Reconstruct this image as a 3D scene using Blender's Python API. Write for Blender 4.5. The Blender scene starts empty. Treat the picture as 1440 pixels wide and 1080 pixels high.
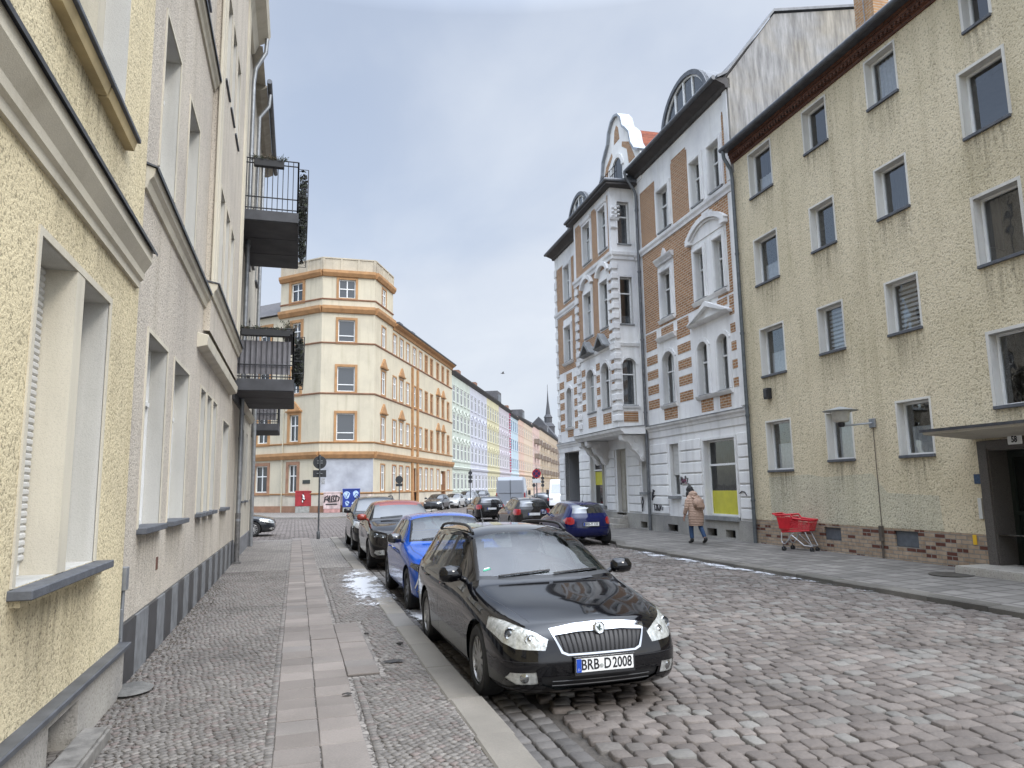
import bpy, bmesh, math, random
import numpy as np
from mathutils import Vector, Matrix
from mathutils.bvhtree import BVHTree
random.seed(7)
S = bpy.context.scene
COL = S.collection
R = math.radians
sin, cos, pi = math.sin, math.cos, math.pi
WM = {}

# ---------------------------------------------------------------- objects
def thing(name, label, cat, loc=(0, 0, 0), rotz=0.0, group=None):
    o = bpy.data.objects.new(name, None)
    COL.objects.link(o)
    o.empty_display_size = .2
    o.location = loc
    o.rotation_euler = (0, 0, rotz)
    o['label'] = label
    o['category'] = cat
    if group:
        o['group'] = group
    WM[o.name] = Matrix.Translation(Vector(loc)) @ Matrix.Rotation(rotz, 4, 'Z')
    return o

def tag(o, label, cat, group=None):
    o['label'] = label
    o['category'] = cat
    if group:
        o['group'] = group
    return o

class M:
    """mesh builder"""
    def __init__(s):
        s.v = []; s.f = []; s.i = []; s.mi = 0
    def add(s, vs, fs):
        b = len(s.v)
        s.v += [tuple(p) for p in vs]
        for f in fs:
            s.f.append([b + k for k in f]); s.i.append(s.mi)
        return s
    def quad(s, *p):
        return s.add(p, [list(range(len(p)))])
    def hexa(s, p):
        return s.add(p, [(0, 3, 2, 1), (4, 5, 6, 7), (0, 1, 5, 4), (1, 2, 6, 5), (2, 3, 7, 6), (3, 0, 4, 7)])
    def box(s, x0, x1, y0, y1, z0, z1):
        return s.hexa([(x0, y0, z0), (x1, y0, z0), (x1, y1, z0), (x0, y1, z0), (x0, y0, z1), (x1, y0, z1), (x1, y1, z1), (x0, y1, z1)])
    def prism(s, poly, vec, caps=True):
        n = len(poly); vec = Vector(vec)
        a = [Vector(p) for p in poly]; b = [p + vec for p in a]
        fs = [(i, (i + 1) % n, n + (i + 1) % n, n + i) for i in range(n)]
        if caps:
            fs += [tuple(range(n))[::-1], tuple(range(n, 2 * n))]
        return s.add(a + b, fs)
    def strip_band(s, pts, off, vec):
        n = len(pts)
        for k in range(n - 1):
            s.prism([pts[k], pts[k + 1], off[k + 1], off[k]], vec)
        return s
    def tube(s, pts, r, n=8, closed=False, r1=None):
        pts = [Vector(p) for p in pts]
        N = len(pts); vs = []; fs = []
        up = None
        for k in range(N):
            if closed:
                t = pts[(k + 1) % N] - pts[k - 1]
            else:
                t = pts[min(k + 1, N - 1)] - pts[max(k - 1, 0)]
            t.normalize()
            if up is None:
                up = Vector((0, 0, 1)) if abs(t.z) < .9 else Vector((1, 0, 0))
            a = t.cross(up)
            if a.length < 1e-6:
                a = t.orthogonal()
            a.normalize(); b = a.cross(t).normalized(); up = b
            rr = r if r1 is None else r + (r1 - r) * k / max(1, N - 1)
            for j in range(n):
                w = 2 * pi * j / n
                vs.append(pts[k] + a * (cos(w) * rr) + b * (sin(w) * rr))
        for k in range(N if closed else N - 1):
            for j in range(n):
                k2 = (k + 1) % N
                fs.append((k * n + j, k * n + (j + 1) % n, k2 * n + (j + 1) % n, k2 * n + j))
        if not closed:
            fs.append(tuple(range(n))[::-1]); fs.append(tuple(range((N - 1) * n, N * n)))
        return s.add(vs, fs)
    def lathe(s, prof, o=(0, 0, 0), ax=(0, 0, 1), n=16, cap=True):
        o = Vector(o); ax = Vector(ax).normalized()
        a = ax.orthogonal().normalized(); b = ax.cross(a)
        vs = []; fs = []
        for r, h in prof:
            for j in range(n):
                w = 2 * pi * j / n
                vs.append(o + ax * h + (a * cos(w) + b * sin(w)) * r)
        m = len(prof)
        for k in range(m - 1):
            for j in range(n):
                fs.append((k * n + j, k * n + (j + 1) % n, (k + 1) * n + (j + 1) % n, (k + 1) * n + j))
        if cap:
            fs.append(tuple(range(n))[::-1]); fs.append(tuple(range((m - 1) * n, m * n)))
        return s.add(vs, fs)
    def build(s, name, mats, parent=None, smooth=None, local=False, bev=0.0, segs=1, attr=None, recalc=True):
        me = bpy.data.meshes.new(name)
        vs = s.v
        if parent is not None and not local:
            mi = WM[parent.name].inverted()
            vs = [mi @ Vector(p) for p in vs]
        me.from_pydata([tuple(p) for p in vs], [], s.f)
        if not isinstance(mats, (list, tuple)):
            mats = [mats]
        for m in mats:
            me.materials.append(m)
        if len(mats) > 1:
            me.polygons.foreach_set('material_index', s.i)
        if recalc and len(s.f) < 60000 or bev:
            bm = bmesh.new(); bm.from_mesh(me)
            if bev:
                bmesh.ops.remove_doubles(bm, verts=bm.verts, dist=1e-5)
                es = [e for e in bm.edges if len(e.link_faces) == 2 and e.calc_face_angle(0) > .35]
                bmesh.ops.bevel(bm, geom=es, offset=bev, segments=segs, affect='EDGES', clamp_overlap=True)
            bmesh.ops.recalc_face_normals(bm, faces=bm.faces)
            bm.to_mesh(me); bm.free()
        if smooth is not None:
            me.polygons.foreach_set('use_smooth', [True] * len(me.polygons))
            if smooth > 0:
                me.set_sharp_from_angle(angle=R(smooth))
        if attr is not None:
            at = me.color_attributes.new('tint', 'FLOAT_COLOR', 'POINT')
            at.data.foreach_set('color', np.asarray(attr, dtype=np.float32).ravel())
        me.update()
        o = bpy.data.objects.new(name, me)
        COL.objects.link(o)
        if parent is not None:
            o.parent = parent
            WM[o.name] = WM[parent.name]
        else:
            WM[o.name] = Matrix.Identity(4)
        return o

def build_split(mb, name, mats, parent, key=None, **k):
    """every loose piece of the builder (or every group given by key(centre)) becomes a part of its own"""
    par = list(range(len(mb.v)))
    def fd(i):
        while par[i] != i:
            par[i] = par[par[i]]; i = par[i]
        return i
    for f in mb.f:
        r = fd(f[0])
        for i in f[1:]: par[fd(i)] = r
    gr = {}
    for f, i in zip(mb.f, mb.i): gr.setdefault(fd(f[0]), []).append((f, i))
    out = []
    for g in gr.values():
        m = M(); vm = {}
        for f, i in g:
            nf = []
            for q in f:
                if q not in vm: vm[q] = len(m.v); m.v.append(mb.v[q])
                nf.append(vm[q])
            m.f.append(nf); m.i.append(i)
        out.append(m.build(name, mats, parent, **k))
    return out

def kids(o):
    return [c for c in bpy.data.objects if c.parent == o]

def copy_tree(o, parent=None):
    c = o.copy(); COL.objects.link(c)
    if parent is not None:
        c.parent = parent
    for ch in kids(o):
        copy_tree(ch, c)
    return c

def skin(name, pts, edges, mat, parent=None, sub=2, local=True):
    """pts: list of ((x,y,z), radius or (rx,ry)); first one is the root. returns mesh object"""
    me = bpy.data.meshes.new(name)
    me.from_pydata([p for p, r in pts], edges, [])
    o = bpy.data.objects.new(name, me); COL.objects.link(o)
    md = o.modifiers.new('s', 'SKIN'); md.use_smooth_shade = True
    sv = me.skin_vertices[0].data
    for k, (p, r) in enumerate(pts):
        sv[k].radius = r if isinstance(r, tuple) else (r, r)
        sv[k].use_root = (k == 0)
    m2 = o.modifiers.new('u', 'SUBSURF'); m2.levels = sub; m2.render_levels = sub
    bpy.context.view_layer.update()
    dg = bpy.context.evaluated_depsgraph_get()
    me2 = bpy.data.meshes.new_from_object(o.evaluated_get(dg))
    bpy.data.objects.remove(o)
    me2.name = name
    me2.materials.clear(); me2.materials.append(mat)
    me2.polygons.foreach_set('use_smooth', [True] * len(me2.polygons))
    o = bpy.data.objects.new(name, me2); COL.objects.link(o)
    if parent is not None:
        o.parent = parent
        WM[o.name] = WM[parent.name]
    return o

def text(name, body, size, mat, mtx, parent=None, sx=1.0, ext=.002, bold=0.0):
    """lettering as a mesh; mtx maps text plane (x right, y up) to the parent's space"""
    cu = bpy.data.curves.new(name, 'FONT')
    cu.body = body; cu.size = size; cu.extrude = ext; cu.offset = bold
    cu.align_x = 'CENTER'; cu.align_y = 'CENTER'; cu.resolution_u = 3
    o = bpy.data.objects.new(name, cu); COL.objects.link(o)
    bpy.context.view_layer.update()
    dg = bpy.context.evaluated_depsgraph_get()
    me = bpy.data.meshes.new_from_object(o.evaluated_get(dg))
    bpy.data.objects.remove(o)
    me.name = name
    me.transform(mtx @ Matrix.Diagonal((sx, 1, 1, 1)))
    me.materials.clear(); me.materials.append(mat)
    o = bpy.data.objects.new(name, me); COL.objects.link(o)
    if parent is not None:
        o.parent = parent
        WM[o.name] = WM[parent.name]
    return o

# ---------------------------------------------------------------- materials
def nm(name):
    m = bpy.data.materials.new(name); m.use_nodes = True
    nt = m.node_tree; nt.nodes.clear()
    out = nt.nodes.new('ShaderNodeOutputMaterial')
    return m, nt, out

def nd(nt, typ, ins=None, **pr):
    n = nt.nodes.new('ShaderNode' + typ)
    for k, v in pr.items():
        setattr(n, k, v)
    if ins:
        for k, v in ins.items():
            if hasattr(v, 'is_output'):
                nt.links.new(v, n.inputs[k])
            else:
                n.inputs[k].default_value = v
    return n

def c4(c):
    return (c[0], c[1], c[2], 1.0)

def noise(nt, vec, scale, detail=4, rough=.55, out='Fac'):
    return nd(nt, 'TexNoise', {'Vector': vec, 'Scale': scale, 'Detail': detail, 'Roughness': rough}).outputs[out]

def ramp(nt, fac, a, b, ca=(0, 0, 0), cb=(1, 1, 1)):
    n = nd(nt, 'ValToRGB', {'Fac': fac})
    n.color_ramp.elements[0].position = a; n.color_ramp.elements[0].color = c4(ca)
    n.color_ramp.elements[1].position = b; n.color_ramp.elements[1].color = c4(cb)
    return n.outputs[0]

def mixc(nt, fac, a, b, bt='MIX'):
    n = nd(nt, 'Mix', data_type='RGBA', blend_type=bt)
    for i, v in ((0, fac), (6, a), (7, b)):
        if hasattr(v, 'is_output'):
            nt.links.new(v, n.inputs[i])
        else:
            n.inputs[i].default_value = v if i == 0 else c4(v)
    return n.outputs[2]

def mth(nt, op, a, b=0.0):
    n = nd(nt, 'Math', {0: a, 1: b}, operation=op)
    return n.outputs[0]

def pos(nt):
    return nd(nt, 'NewGeometry').outputs['Position']

def objc(nt):
    return nd(nt, 'TexCoord').outputs['Object']

def finish(nt, out, col, rough=.8, bump=None, bdist=.01, bstr=1.0, metal=0.0, spec=.5, coat=0.0):
    ins = {'Base Color': col if hasattr(col, 'is_output') else c4(col), 'Roughness': rough, 'Metallic': metal, 'Specular IOR Level': spec}
    b = nd(nt, 'BsdfPrincipled', ins)
    if coat:
        b.inputs['Coat Weight'].default_value = coat
        b.inputs['Coat Roughness'].default_value = .03
    if bump is not None:
        bn = nd(nt, 'Bump', {'Height': bump, 'Strength': bstr, 'Distance': bdist})
        nt.links.new(bn.outputs[0], b.inputs['Normal'])
    nt.links.new(b.outputs[0], out.inputs[0])
    return b

def vary(nt, p, c, amt=.12, sc=3.0):
    n = noise(nt, p, sc, 6)
    lo = [x * (1 - amt) for x in c]; hi = [min(1, x * (1 + amt)) for x in c]
    return ramp(nt, n, .3, .7, lo, hi)

def simple(name, c, rough=.6, metal=0.0, amt=.1, sc=4.0, bump=0.0, bsc=60, spec=.5, coat=0.0):
    m, nt, out = nm(name); p = pos(nt)
    col = vary(nt, p, c, amt, sc) if amt else c
    finish(nt, out, col, rough, noise(nt, p, bsc, 3) if bump else None, bump, 1.0, metal, spec, coat)
    return m

def plaster(name, c, grain=70, bd=.012, pits=.5, dirt=.25, streak=True, dirtc=None, rough=.9):
    """rough cast render: coarse grains with dark pits, blotches and rain streaks"""
    m, nt, out = nm(name); p = pos(nt)
    g = noise(nt, p, grain, 3, .6)
    g2 = noise(nt, p, grain * .35, 2, .5)
    pit = ramp(nt, g, .36, .46, [x * (1 - pits) for x in c], c)
    big = noise(nt, p, .55, 6, .62)
    col = mixc(nt, ramp(nt, big, .42, .75), pit, mixc(nt, 1.0, pit, dirtc or (1 - dirt, 1 - dirt, 1 - dirt * .9), 'MULTIPLY'))
    if streak:
        mp = nd(nt, 'Mapping', {'Vector': p, 'Scale': (2.2, 2.2, .16)})
        st = noise(nt, mp.outputs[0], 1.4, 5, .6)
        col = mixc(nt, ramp(nt, st, .5, .8), col, mixc(nt, 1.0, col, (.78, .77, .74), 'MULTIPLY'))
    h = mth(nt, 'ADD', g, mth(nt, 'MULTIPLY', g2, .6))
    finish(nt, out, col, rough, h, bd, .9, 0, .2)
    return m

def brick(name, U, c1, c2, mort, bw=.24, rh=.08, bump=.006, msize=.008, amt=.5, dark=None):
    m, nt, out = nm(name); p = pos(nt)
    du = nd(nt, 'VectorMath', {0: p, 1: (U[0], U[1], 0)}, operation='DOT_PRODUCT').outputs['Value']
    sx = nd(nt, 'SeparateXYZ', {0: p})
    v = nd(nt, 'CombineXYZ', {0: du, 1: sx.outputs[2], 2: 0.0}).outputs[0]
    b = nd(nt, 'TexBrick', {'Vector': v, 'Color1': c4(c1), 'Color2': c4(c2), 'Mortar': c4(mort), 'Scale': 1.0, 'Mortar Size': msize, 'Mortar Smooth': .15, 'Bias': 0.0, 'Brick Width': bw, 'Row Height': rh})
    col = b.outputs['Color']
    if dark:
        sn = nd(nt, 'Mapping', {'Vector': v, 'Scale': (1 / bw, 1 / rh, 1)})
        wn = nd(nt, 'TexWhiteNoise', {'Vector': nd(nt, 'VectorMath', {0: sn.outputs[0]}, operation='FLOOR').outputs[0]}, noise_dimensions='2D')
        col = mixc(nt, mth(nt, 'MULTIPLY', ramp(nt, wn.outputs[0], .8, .81), mth(nt, 'SUBTRACT', 1.0, b.outputs['Fac'])), col, dark)
    n = noise(nt, p, 9, 5)
    col = mixc(nt, ramp(nt, n, .35, .75), col, mixc(nt, 1.0, col, (.7, .68, .66), 'MULTIPLY'))
    h = mth(nt, 'ADD', mth(nt, 'MULTIPLY', b.outputs['Fac'], -1.0), mth(nt, 'MULTIPLY', noise(nt, p, 80, 2), .3))
    finish(nt, out, col, .85, h, bump, 1.0, 0, .2)
    return m

def glassy(name, tint=(.6, .63, .62), ior=1.55, boost=1.0, rough=.01, opaque=None):
    """window glass: mirror-like Fresnel reflection over tinted see-through (or over a dark solid)"""
    m, nt, out = nm(name)
    f0 = ((ior - 1) / (ior + 1)) ** 2 * boost
    lw = nd(nt, 'LayerWeight', {'Blend': .5}).outputs['Facing']
    f = mth(nt, 'ADD', mth(nt, 'MULTIPLY', mth(nt, 'POWER', lw, 5.0), 1 - f0), f0)
    if opaque is None:
        base = nd(nt, 'BsdfTransparent', {'Color': c4(tint)}).outputs[0]
    else:
        base = nd(nt, 'BsdfDiffuse', {'Color': c4(opaque)}).outputs[0]
    gl = nd(nt, 'BsdfGlossy', {'Color': (1, 1, 1, 1), 'Roughness': rough})
    p = pos(nt)
    bn = nd(nt, 'Bump', {'Height': noise(nt, p, 1.7, 2), 'Strength': .12, 'Distance': .05})
    nt.links.new(bn.outputs[0], gl.inputs['Normal'])
    mx = nd(nt, 'MixShader', {0: f, 1: base, 2: gl.outputs[0]})
    nt.links.new(mx.outputs[0], out.inputs[0])
    return m

def carpaint(name, c, rough=.22, dust=.35, metal=0.0, dcol=(.16, .145, .125)):
    m, nt, out = nm(name); p = pos(nt)
    sx = nd(nt, 'SeparateXYZ', {0: p}).outputs[2]
    n = noise(nt, p, 7, 6, .6)
    low = nd(nt, 'MapRange', {0: sx, 1: .05, 2: .75, 3: 1.0, 4: .12}).outputs[0]
    d = mth(nt, 'MULTIPLY', mth(nt, 'MULTIPLY', ramp(nt, n, .35, .8), low), dust)
    col = mixc(nt, d, c, dcol)
    rg = mth(nt, 'ADD', rough, mth(nt, 'MULTIPLY', d, .5))
    b = finish(nt, out, col, rg, noise(nt, p, 1.6, 2), .004, .15, metal, .12)
    b.inputs['Coat Weight'].default_value = .72
    b.inputs['Coat Roughness'].default_value = .03
    return m

# shared materials
WHITE = simple('white_paint', (.72, .72, .70), .45, amt=.06)
WOODW = simple('white_frame', (.62, .62, .60), .5, amt=.12, sc=9)
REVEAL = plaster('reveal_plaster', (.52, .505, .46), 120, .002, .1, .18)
DARK = simple('dark_room', (.012, .012, .013), .9, amt=0)
BLACK = simple('black_metal', (.018, .018, .02), .5, amt=.2)
ZINC = simple('zinc_sheet', (.10, .105, .115), .5, .4, .25, 6)
ZINCL = simple('zinc_pipe', (.26, .27, .28), .45, .6, .2, 8)
SLATE = simple('slate_sill', (.085, .09, .10), .6, amt=.25, sc=12, bump=.002)
WGLASS = glassy('window_glass', (.55, .57, .57), 1.6, 2.6)
DGLASS = glassy('far_window_glass', ior=1.6, boost=1.2, opaque=(.02, .022, .024))
LACE = simple('lace_curtain', (.82, .83, .85), .9, amt=.12, sc=18)
BLIND = simple('roller_shutter', (.55, .54, .51), .6, amt=.05)
CHROME = simple('chrome', (.55, .56, .58), .08, 1.0, 0)
RUBBER = simple('tyre_rubber', (.018, .018, .018), .75, amt=.3, sc=20)
PLASTIC = simple('black_plastic', (.016, .016, .017), .45, amt=.1)
ALLOY = simple('alloy_rim', (.42, .42, .42), .35, .7, .15, 12)
PLATEW = simple('plate_white', (.75, .75, .73), .35, amt=.04)
PLATEB = simple('plate_blue', (.01, .06, .38), .35, amt=0)
INK = simple('ink_black', (.01, .01, .012), .5, amt=0)
REDLAMP = simple('red_lamp', (.34, .012, .016), .15, amt=.2, sc=20, coat=1)
CGLASS = glassy('car_glass_clear', (.46, .53, .52), 1.5, 2.5)
CGLASSD = glassy('car_glass_dark', ior=1.5, boost=3.6, opaque=(.012, .014, .015))
SEATM = simple('seat_cloth', (.035, .036, .04), .9, amt=.2)

# dirt run-off below sills: a thin film with vertical streaks
STAIN, nt_, out_ = nm('sill_runoff'); p_ = pos(nt_)
ed_ = nd(nt_, 'SeparateColor', {0: nd(nt_, 'Attribute', attribute_name='tint').outputs['Color']}).outputs[0]
st_ = noise(nt_, nd(nt_, 'Mapping', {'Vector': p_, 'Scale': (9, 9, .5)}).outputs[0], 1.5, 5, .65)
fa_ = mth(nt_, 'MULTIPLY', mth(nt_, 'MULTIPLY', ramp(nt_, st_, .42, .72), ed_), .55)
bs_ = nd(nt_, 'BsdfDiffuse', {'Color': (.11, .10, .08, 1)})
ms_ = nd(nt_, 'MixShader', {0: fa_, 1: nd(nt_, 'BsdfTransparent').outputs[0], 2: bs_.outputs[0]}); nt_.links.new(ms_.outputs[0], out_.inputs[0])
def runoff(F, root, a, b, z, h=.9, d=.006):
    mb = M(); nx, ny = 6, 6; col = []
    for j in range(ny + 1):
        for i in range(nx + 1):
            fx, fy = i / nx, j / ny
            mb.v.append(F.p(a - .12 + (b - a + .24) * fx, d, z - h * (1 - fy)))
            col.append((sin(pi * fx) ** .5 * fy ** 1.3 * (1 if j < ny else .9), 0, 0, 1))
    for j in range(ny):
        for i in range(nx):
            q = j * (nx + 1) + i; mb.f.append([q, q + 1, q + nx + 2, q + nx + 1]); mb.i.append(0)
    return mb.build('dirt_streak', STAIN, root, attr=col)

# ---------------------------------------------------------------- facades
class Fac:
    def __init__(s, O, U, N):
        s.O = Vector((O[0], O[1], 0)); s.U = Vector((U[0], U[1], 0)).normalized(); s.N = Vector((N[0], N[1], 0)).normalized()
    def p(s, u, d, z):
        return s.O + s.U * u + s.N * d + Vector((0, 0, z))
    def box(s, mb, u0, u1, d0, d1, z0, z1):
        P = s.p
        return mb.hexa([P(u0, d0, z0), P(u1, d0, z0), P(u1, d1, z0), P(u0, d1, z0), P(u0, d0, z1), P(u1, d0, z1), P(u1, d1, z1), P(u0, d1, z1)])
    def run(s, mb, u0, u1, prof):
        """profile [(d,z)...] extruded along u"""
        return mb.prism([s.p(u0, d, z) for d, z in prof], s.U * (u1 - u0))
    def plate(s, mb, uz, d0, d1):
        return mb.prism([s.p(u, d0, z) for u, z in uz], s.N * (d1 - d0))
    def wall(s, mb, u0, u1, z0, z1, ops, dep=.2, d=0.0, rev=1, uextra=(), zextra=()):
        """sheet with openings (a,b,c,e[,arch]) and their reveals going inwards"""
        us = sorted({round(x, 4) for x in [u0, u1, *uextra] + [o[0] for o in ops] + [o[1] for o in ops] if u0 - 1e-6 <= x <= u1 + 1e-6})
        zs = sorted({round(x, 4) for x in [z0, z1, *zextra] + [o[2] for o in ops] + [o[3] for o in ops] if z0 - 1e-6 <= x <= z1 + 1e-6})
        P = s.p; m0 = mb.mi
        for i in range(len(us) - 1):
            k = 0
            while k < len(zs) - 1:
                um = (us[i] + us[i + 1]) / 2
                def hole(kk):
                    zm = (zs[kk] + zs[kk + 1]) / 2
                    return any(o[0] < um < o[1] and o[2] < zm < o[3] for o in ops)
                if hole(k):
                    k += 1; continue
                k2 = k
                while k2 + 1 < len(zs) - 1 and not hole(k2 + 1):
                    k2 += 1
                mb.quad(P(us[i], d, zs[k]), P(us[i + 1], d, zs[k]), P(us[i + 1], d, zs[k2 + 1]), P(us[i], d, zs[k2 + 1]))
                k = k2 + 1
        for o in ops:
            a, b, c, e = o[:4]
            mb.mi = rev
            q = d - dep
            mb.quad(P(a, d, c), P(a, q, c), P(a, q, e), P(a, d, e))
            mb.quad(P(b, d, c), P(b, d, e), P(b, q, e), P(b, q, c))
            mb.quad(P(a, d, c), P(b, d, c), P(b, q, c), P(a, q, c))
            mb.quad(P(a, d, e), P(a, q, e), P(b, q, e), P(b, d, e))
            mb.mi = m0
            if len(o) > 4 and o[4]:
                h = o[4]; n = 10; um = (a + b) / 2; w = (b - a) / 2
                rr = (w * w + h * h) / (2 * h)
                pts = []
                for k in range(n + 1):
                    x = -w + 2 * w * k / n
                    pts.append((um + x, e - h + math.sqrt(max(0, rr * rr - x * x)) - (rr - h)))
                for k in range(n):
                    (x0, y0), (x1, y1) = pts[k], pts[k + 1]
                    mb.quad(P(x0, d - .002, y0), P(x1, d - .002, y1), P(x1, d - .002, e), P(x0, d - .002, e))
                    mb.mi = rev
                    mb.quad(P(x0, d - .002, y0), P(x0, d - dep + .02, y0), P(x1, d - dep + .02, y1), P(x1, d - .002, y1))
                    mb.mi = m0

def window(F, root, u0, u1, z0, z1, dep=.14, mull=(), trans=(), fw=.055, fm=None, glass=None, sill=None, so=.07, curtain=None, cm=None, shutter=0.0, d=0.0, sub=True, part='window', sh=.05, label=None):
    """window part (frame) with pane, sill, curtain and shutter as its sub-parts"""
    fm = fm or WHITE; glass = glass or WGLASS
    mb = M(); e = .003
    a, b, c, t = u0 + e, u1 - e, z0 + e, z1 - e
    q0, q1 = d - dep - .06, d - dep
    F.box(mb, a, a + fw, q0, q1, c, t); F.box(mb, b - fw, b, q0, q1, c, t)
    F.box(mb, a + fw, b - fw, q0, q1 - .002, c, c + fw); F.box(mb, a + fw, b - fw, q0, q1 - .002, t - fw, t)
    for f in mull:
        x = a + (b - a) * f
        F.box(mb, x - fw * .55, x + fw * .55, q0 + .004, q1 + .012, c + fw, t - fw)
    for f in trans:
        y = c + (t - c) * f
        F.box(mb, a + fw, b - fw, q0 + .006, q1 + .02, y - fw * .5, y + fw * .5)
    w = mb.build(part, fm, root)
    if label:
        w['label'] = label
    g = M(); qp = d - dep - .035
    g.quad(F.p(a + fw * .7, qp, c + fw * .7), F.p(b - fw * .7, qp, c + fw * .7), F.p(b - fw * .7, qp, t - fw * .7), F.p(a + fw * .7, qp, t - fw * .7))
    if sub:
        g.build('pane', glass, w)
    if sill is not None:
        sm = M(); F.box(sm, u0 - .04, u1 + .04, d - dep + .004, d + so, z0 - sh, z0 + .012)
        sm.build('sill', sill, w, bev=.006)
    if curtain:
        lo, hi = curtain
        k = M(); n = 14; qc = d - dep - .16
        y0 = c + (t - c) * lo; y1 = c + (t - c) * hi
        pr = None
        for j in range(n + 1):
            x = a + (b - a) * j / n; dd = qc + (.02 if j % 2 else -.02)
            if pr:
                k.quad(F.p(pr[0], pr[1], y0), F.p(x, dd, y0), F.p(x, dd, y1), F.p(pr[0], pr[1], y1))
            pr = (x, dd)
        k.build('curtain', cm or LACE, w, smooth=0)
    if shutter:
        k = M(); hh = (t - c) * shutter; y = t
        while y - .045 > t - hh:
            prof = [(q1 + .012, y), (q1 + .024, y - .012), (q1 + .024, y - .032), (q1 + .012, y - .044), (q1 + .006, y - .044), (q1 + .006, y)]
            F.run(k, a + .01, b - .01, prof); y -= .045
        k.build('roller_shutter', BLIND, w)
    return w

def back_hull(F, mb, u0, u1, depth, z0, z1):
    """back and side walls of a house behind the facade sheet"""
    P = F.p
    mb.quad(P(u0, 0, z0), P(u0, -depth, z0), P(u0, -depth, z1), P(u0, 0, z1))
    mb.quad(P(u1, 0, z0), P(u1, 0, z1), P(u1, -depth, z1), P(u1, -depth, z0))
    mb.quad(P(u0, -depth, z0), P(u1, -depth, z0), P(u1, -depth, z1), P(u0, -depth, z1))

def pipe_run(mb, pts, r=.05, n=10):
    mb.tube(pts, r, n)

# ---------------------------------------------------------------- camera
f_px, yaw, pit, rol, HC = 1009.0, R(16.7), R(8.22), R(1.0), 1.7
Fw = Vector((sin(yaw) * cos(pit), cos(yaw) * cos(pit), sin(pit)))
R0 = Vector((cos(yaw), -sin(yaw), 0)); U0 = R0.cross(Fw)
Rv = R0 * cos(rol) - U0 * sin(rol); Uv = U0 * cos(rol) + R0 * sin(rol)
cd = bpy.data.cameras.new('camera'); cam = bpy.data.objects.new('camera', cd); COL.objects.link(cam)
mw = Matrix((Rv, Uv, -Fw)).transposed().to_4x4(); mw.translation = Vector((0, 0, HC))
cam.matrix_world = mw
cd.sensor_width = 36; cd.lens = f_px / 1440 * 36; cd.clip_start = .05; cd.clip_end = 3000
S.camera = cam

# ---------------------------------------------------------------- light and sky
SUN = Vector((.40, -.68, .62)).normalized()
sl = bpy.data.lights.new('sun', 'SUN'); so_ = bpy.data.objects.new('sun', sl); COL.objects.link(so_)
sl.energy = 1.3; sl.angle = R(14); sl.color = (1.0, .95, .88)
so_.rotation_euler = SUN.to_track_quat('Z', 'Y').to_euler()
so_.location = (0, -20, 60)
W = bpy.data.worlds.new('World'); S.world = W; W.use_nodes = True
nt = W.node_tree; nt.nodes.clear()
wo = nt.nodes.new('ShaderNodeOutputWorld')
sky = nd(nt, 'TexSky', sky_type='NISHITA', sun_disc=False, sun_elevation=math.asin(SUN.z), sun_rotation=math.atan2(SUN.x, SUN.y), dust_density=1.5)
gen = nd(nt, 'TexCoord').outputs['Generated']
sp = nd(nt, 'SeparateXYZ', {0: gen})
den = mth(nt, 'ADD', mth(nt, 'MAXIMUM', sp.outputs[2], 0.0), .22)
cv = nd(nt, 'CombineXYZ', {0: mth(nt, 'DIVIDE', sp.outputs[0], den), 1: mth(nt, 'DIVIDE', sp.outputs[1], den), 2: 0.0}).outputs[0]
cv = nd(nt, 'Mapping', {'Vector': cv, 'Location': (3.3, 1.2, 0), 'Scale': (1.0, .62, 1)}).outputs[0]
n1 = nd(nt, 'TexNoise', {'Vector': cv, 'Scale': .85, 'Detail': 7, 'Roughness': .5, 'Distortion': .25}).outputs['Fac']
n2 = nd(nt, 'TexNoise', {'Vector': cv, 'Scale': 3.2, 'Detail': 5, 'Roughness': .55, 'Distortion': .4}).outputs['Fac']
n3 = nd(nt, 'TexNoise', {'Vector': cv, 'Scale': .42, 'Detail': 4, 'Roughness': .5}).outputs['Fac']
cl = mixc(nt, ramp(nt, mth(nt, 'ADD', mth(nt, 'MULTIPLY', n1, .75), mth(nt, 'MULTIPLY', n2, .25)), .40, .60), (.50, .565, .685), (.67, .72, .80))
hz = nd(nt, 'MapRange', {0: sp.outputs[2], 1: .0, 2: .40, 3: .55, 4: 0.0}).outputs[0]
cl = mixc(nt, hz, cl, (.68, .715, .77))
gain = nd(nt, 'MapRange', {0: sp.outputs[2], 1: .58, 2: .92, 3: 1.0, 4: 6.2}).outputs[0]  # added gains: unseen sky overhead, behind and west brightened to light the facades
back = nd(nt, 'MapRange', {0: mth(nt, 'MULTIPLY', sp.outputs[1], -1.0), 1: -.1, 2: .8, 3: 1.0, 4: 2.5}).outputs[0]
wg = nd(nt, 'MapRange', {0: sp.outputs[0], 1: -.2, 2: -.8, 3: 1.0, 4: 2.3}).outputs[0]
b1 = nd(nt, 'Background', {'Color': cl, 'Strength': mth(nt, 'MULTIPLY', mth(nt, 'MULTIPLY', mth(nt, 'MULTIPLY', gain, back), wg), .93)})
b2 = nd(nt, 'Background', {'Color': sky.outputs[0], 'Strength': .15})
cf = ramp(nt, mth(nt, 'ADD', mth(nt, 'MULTIPLY', n3, .6), mth(nt, 'MULTIPLY', n1, .4)), .34, .48, (.62, .62, .62), (.95, .95, .95))
west = nd(nt, 'MapRange', {0: sp.outputs[0], 1: -.14, 2: -.45, 3: 1.0, 4: .30}).outputs[0]
cf = mth(nt, 'MULTIPLY', cf, west)
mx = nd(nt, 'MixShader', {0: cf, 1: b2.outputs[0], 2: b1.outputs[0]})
nt.links.new(mx.outputs[0], wo.inputs[0])
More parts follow.
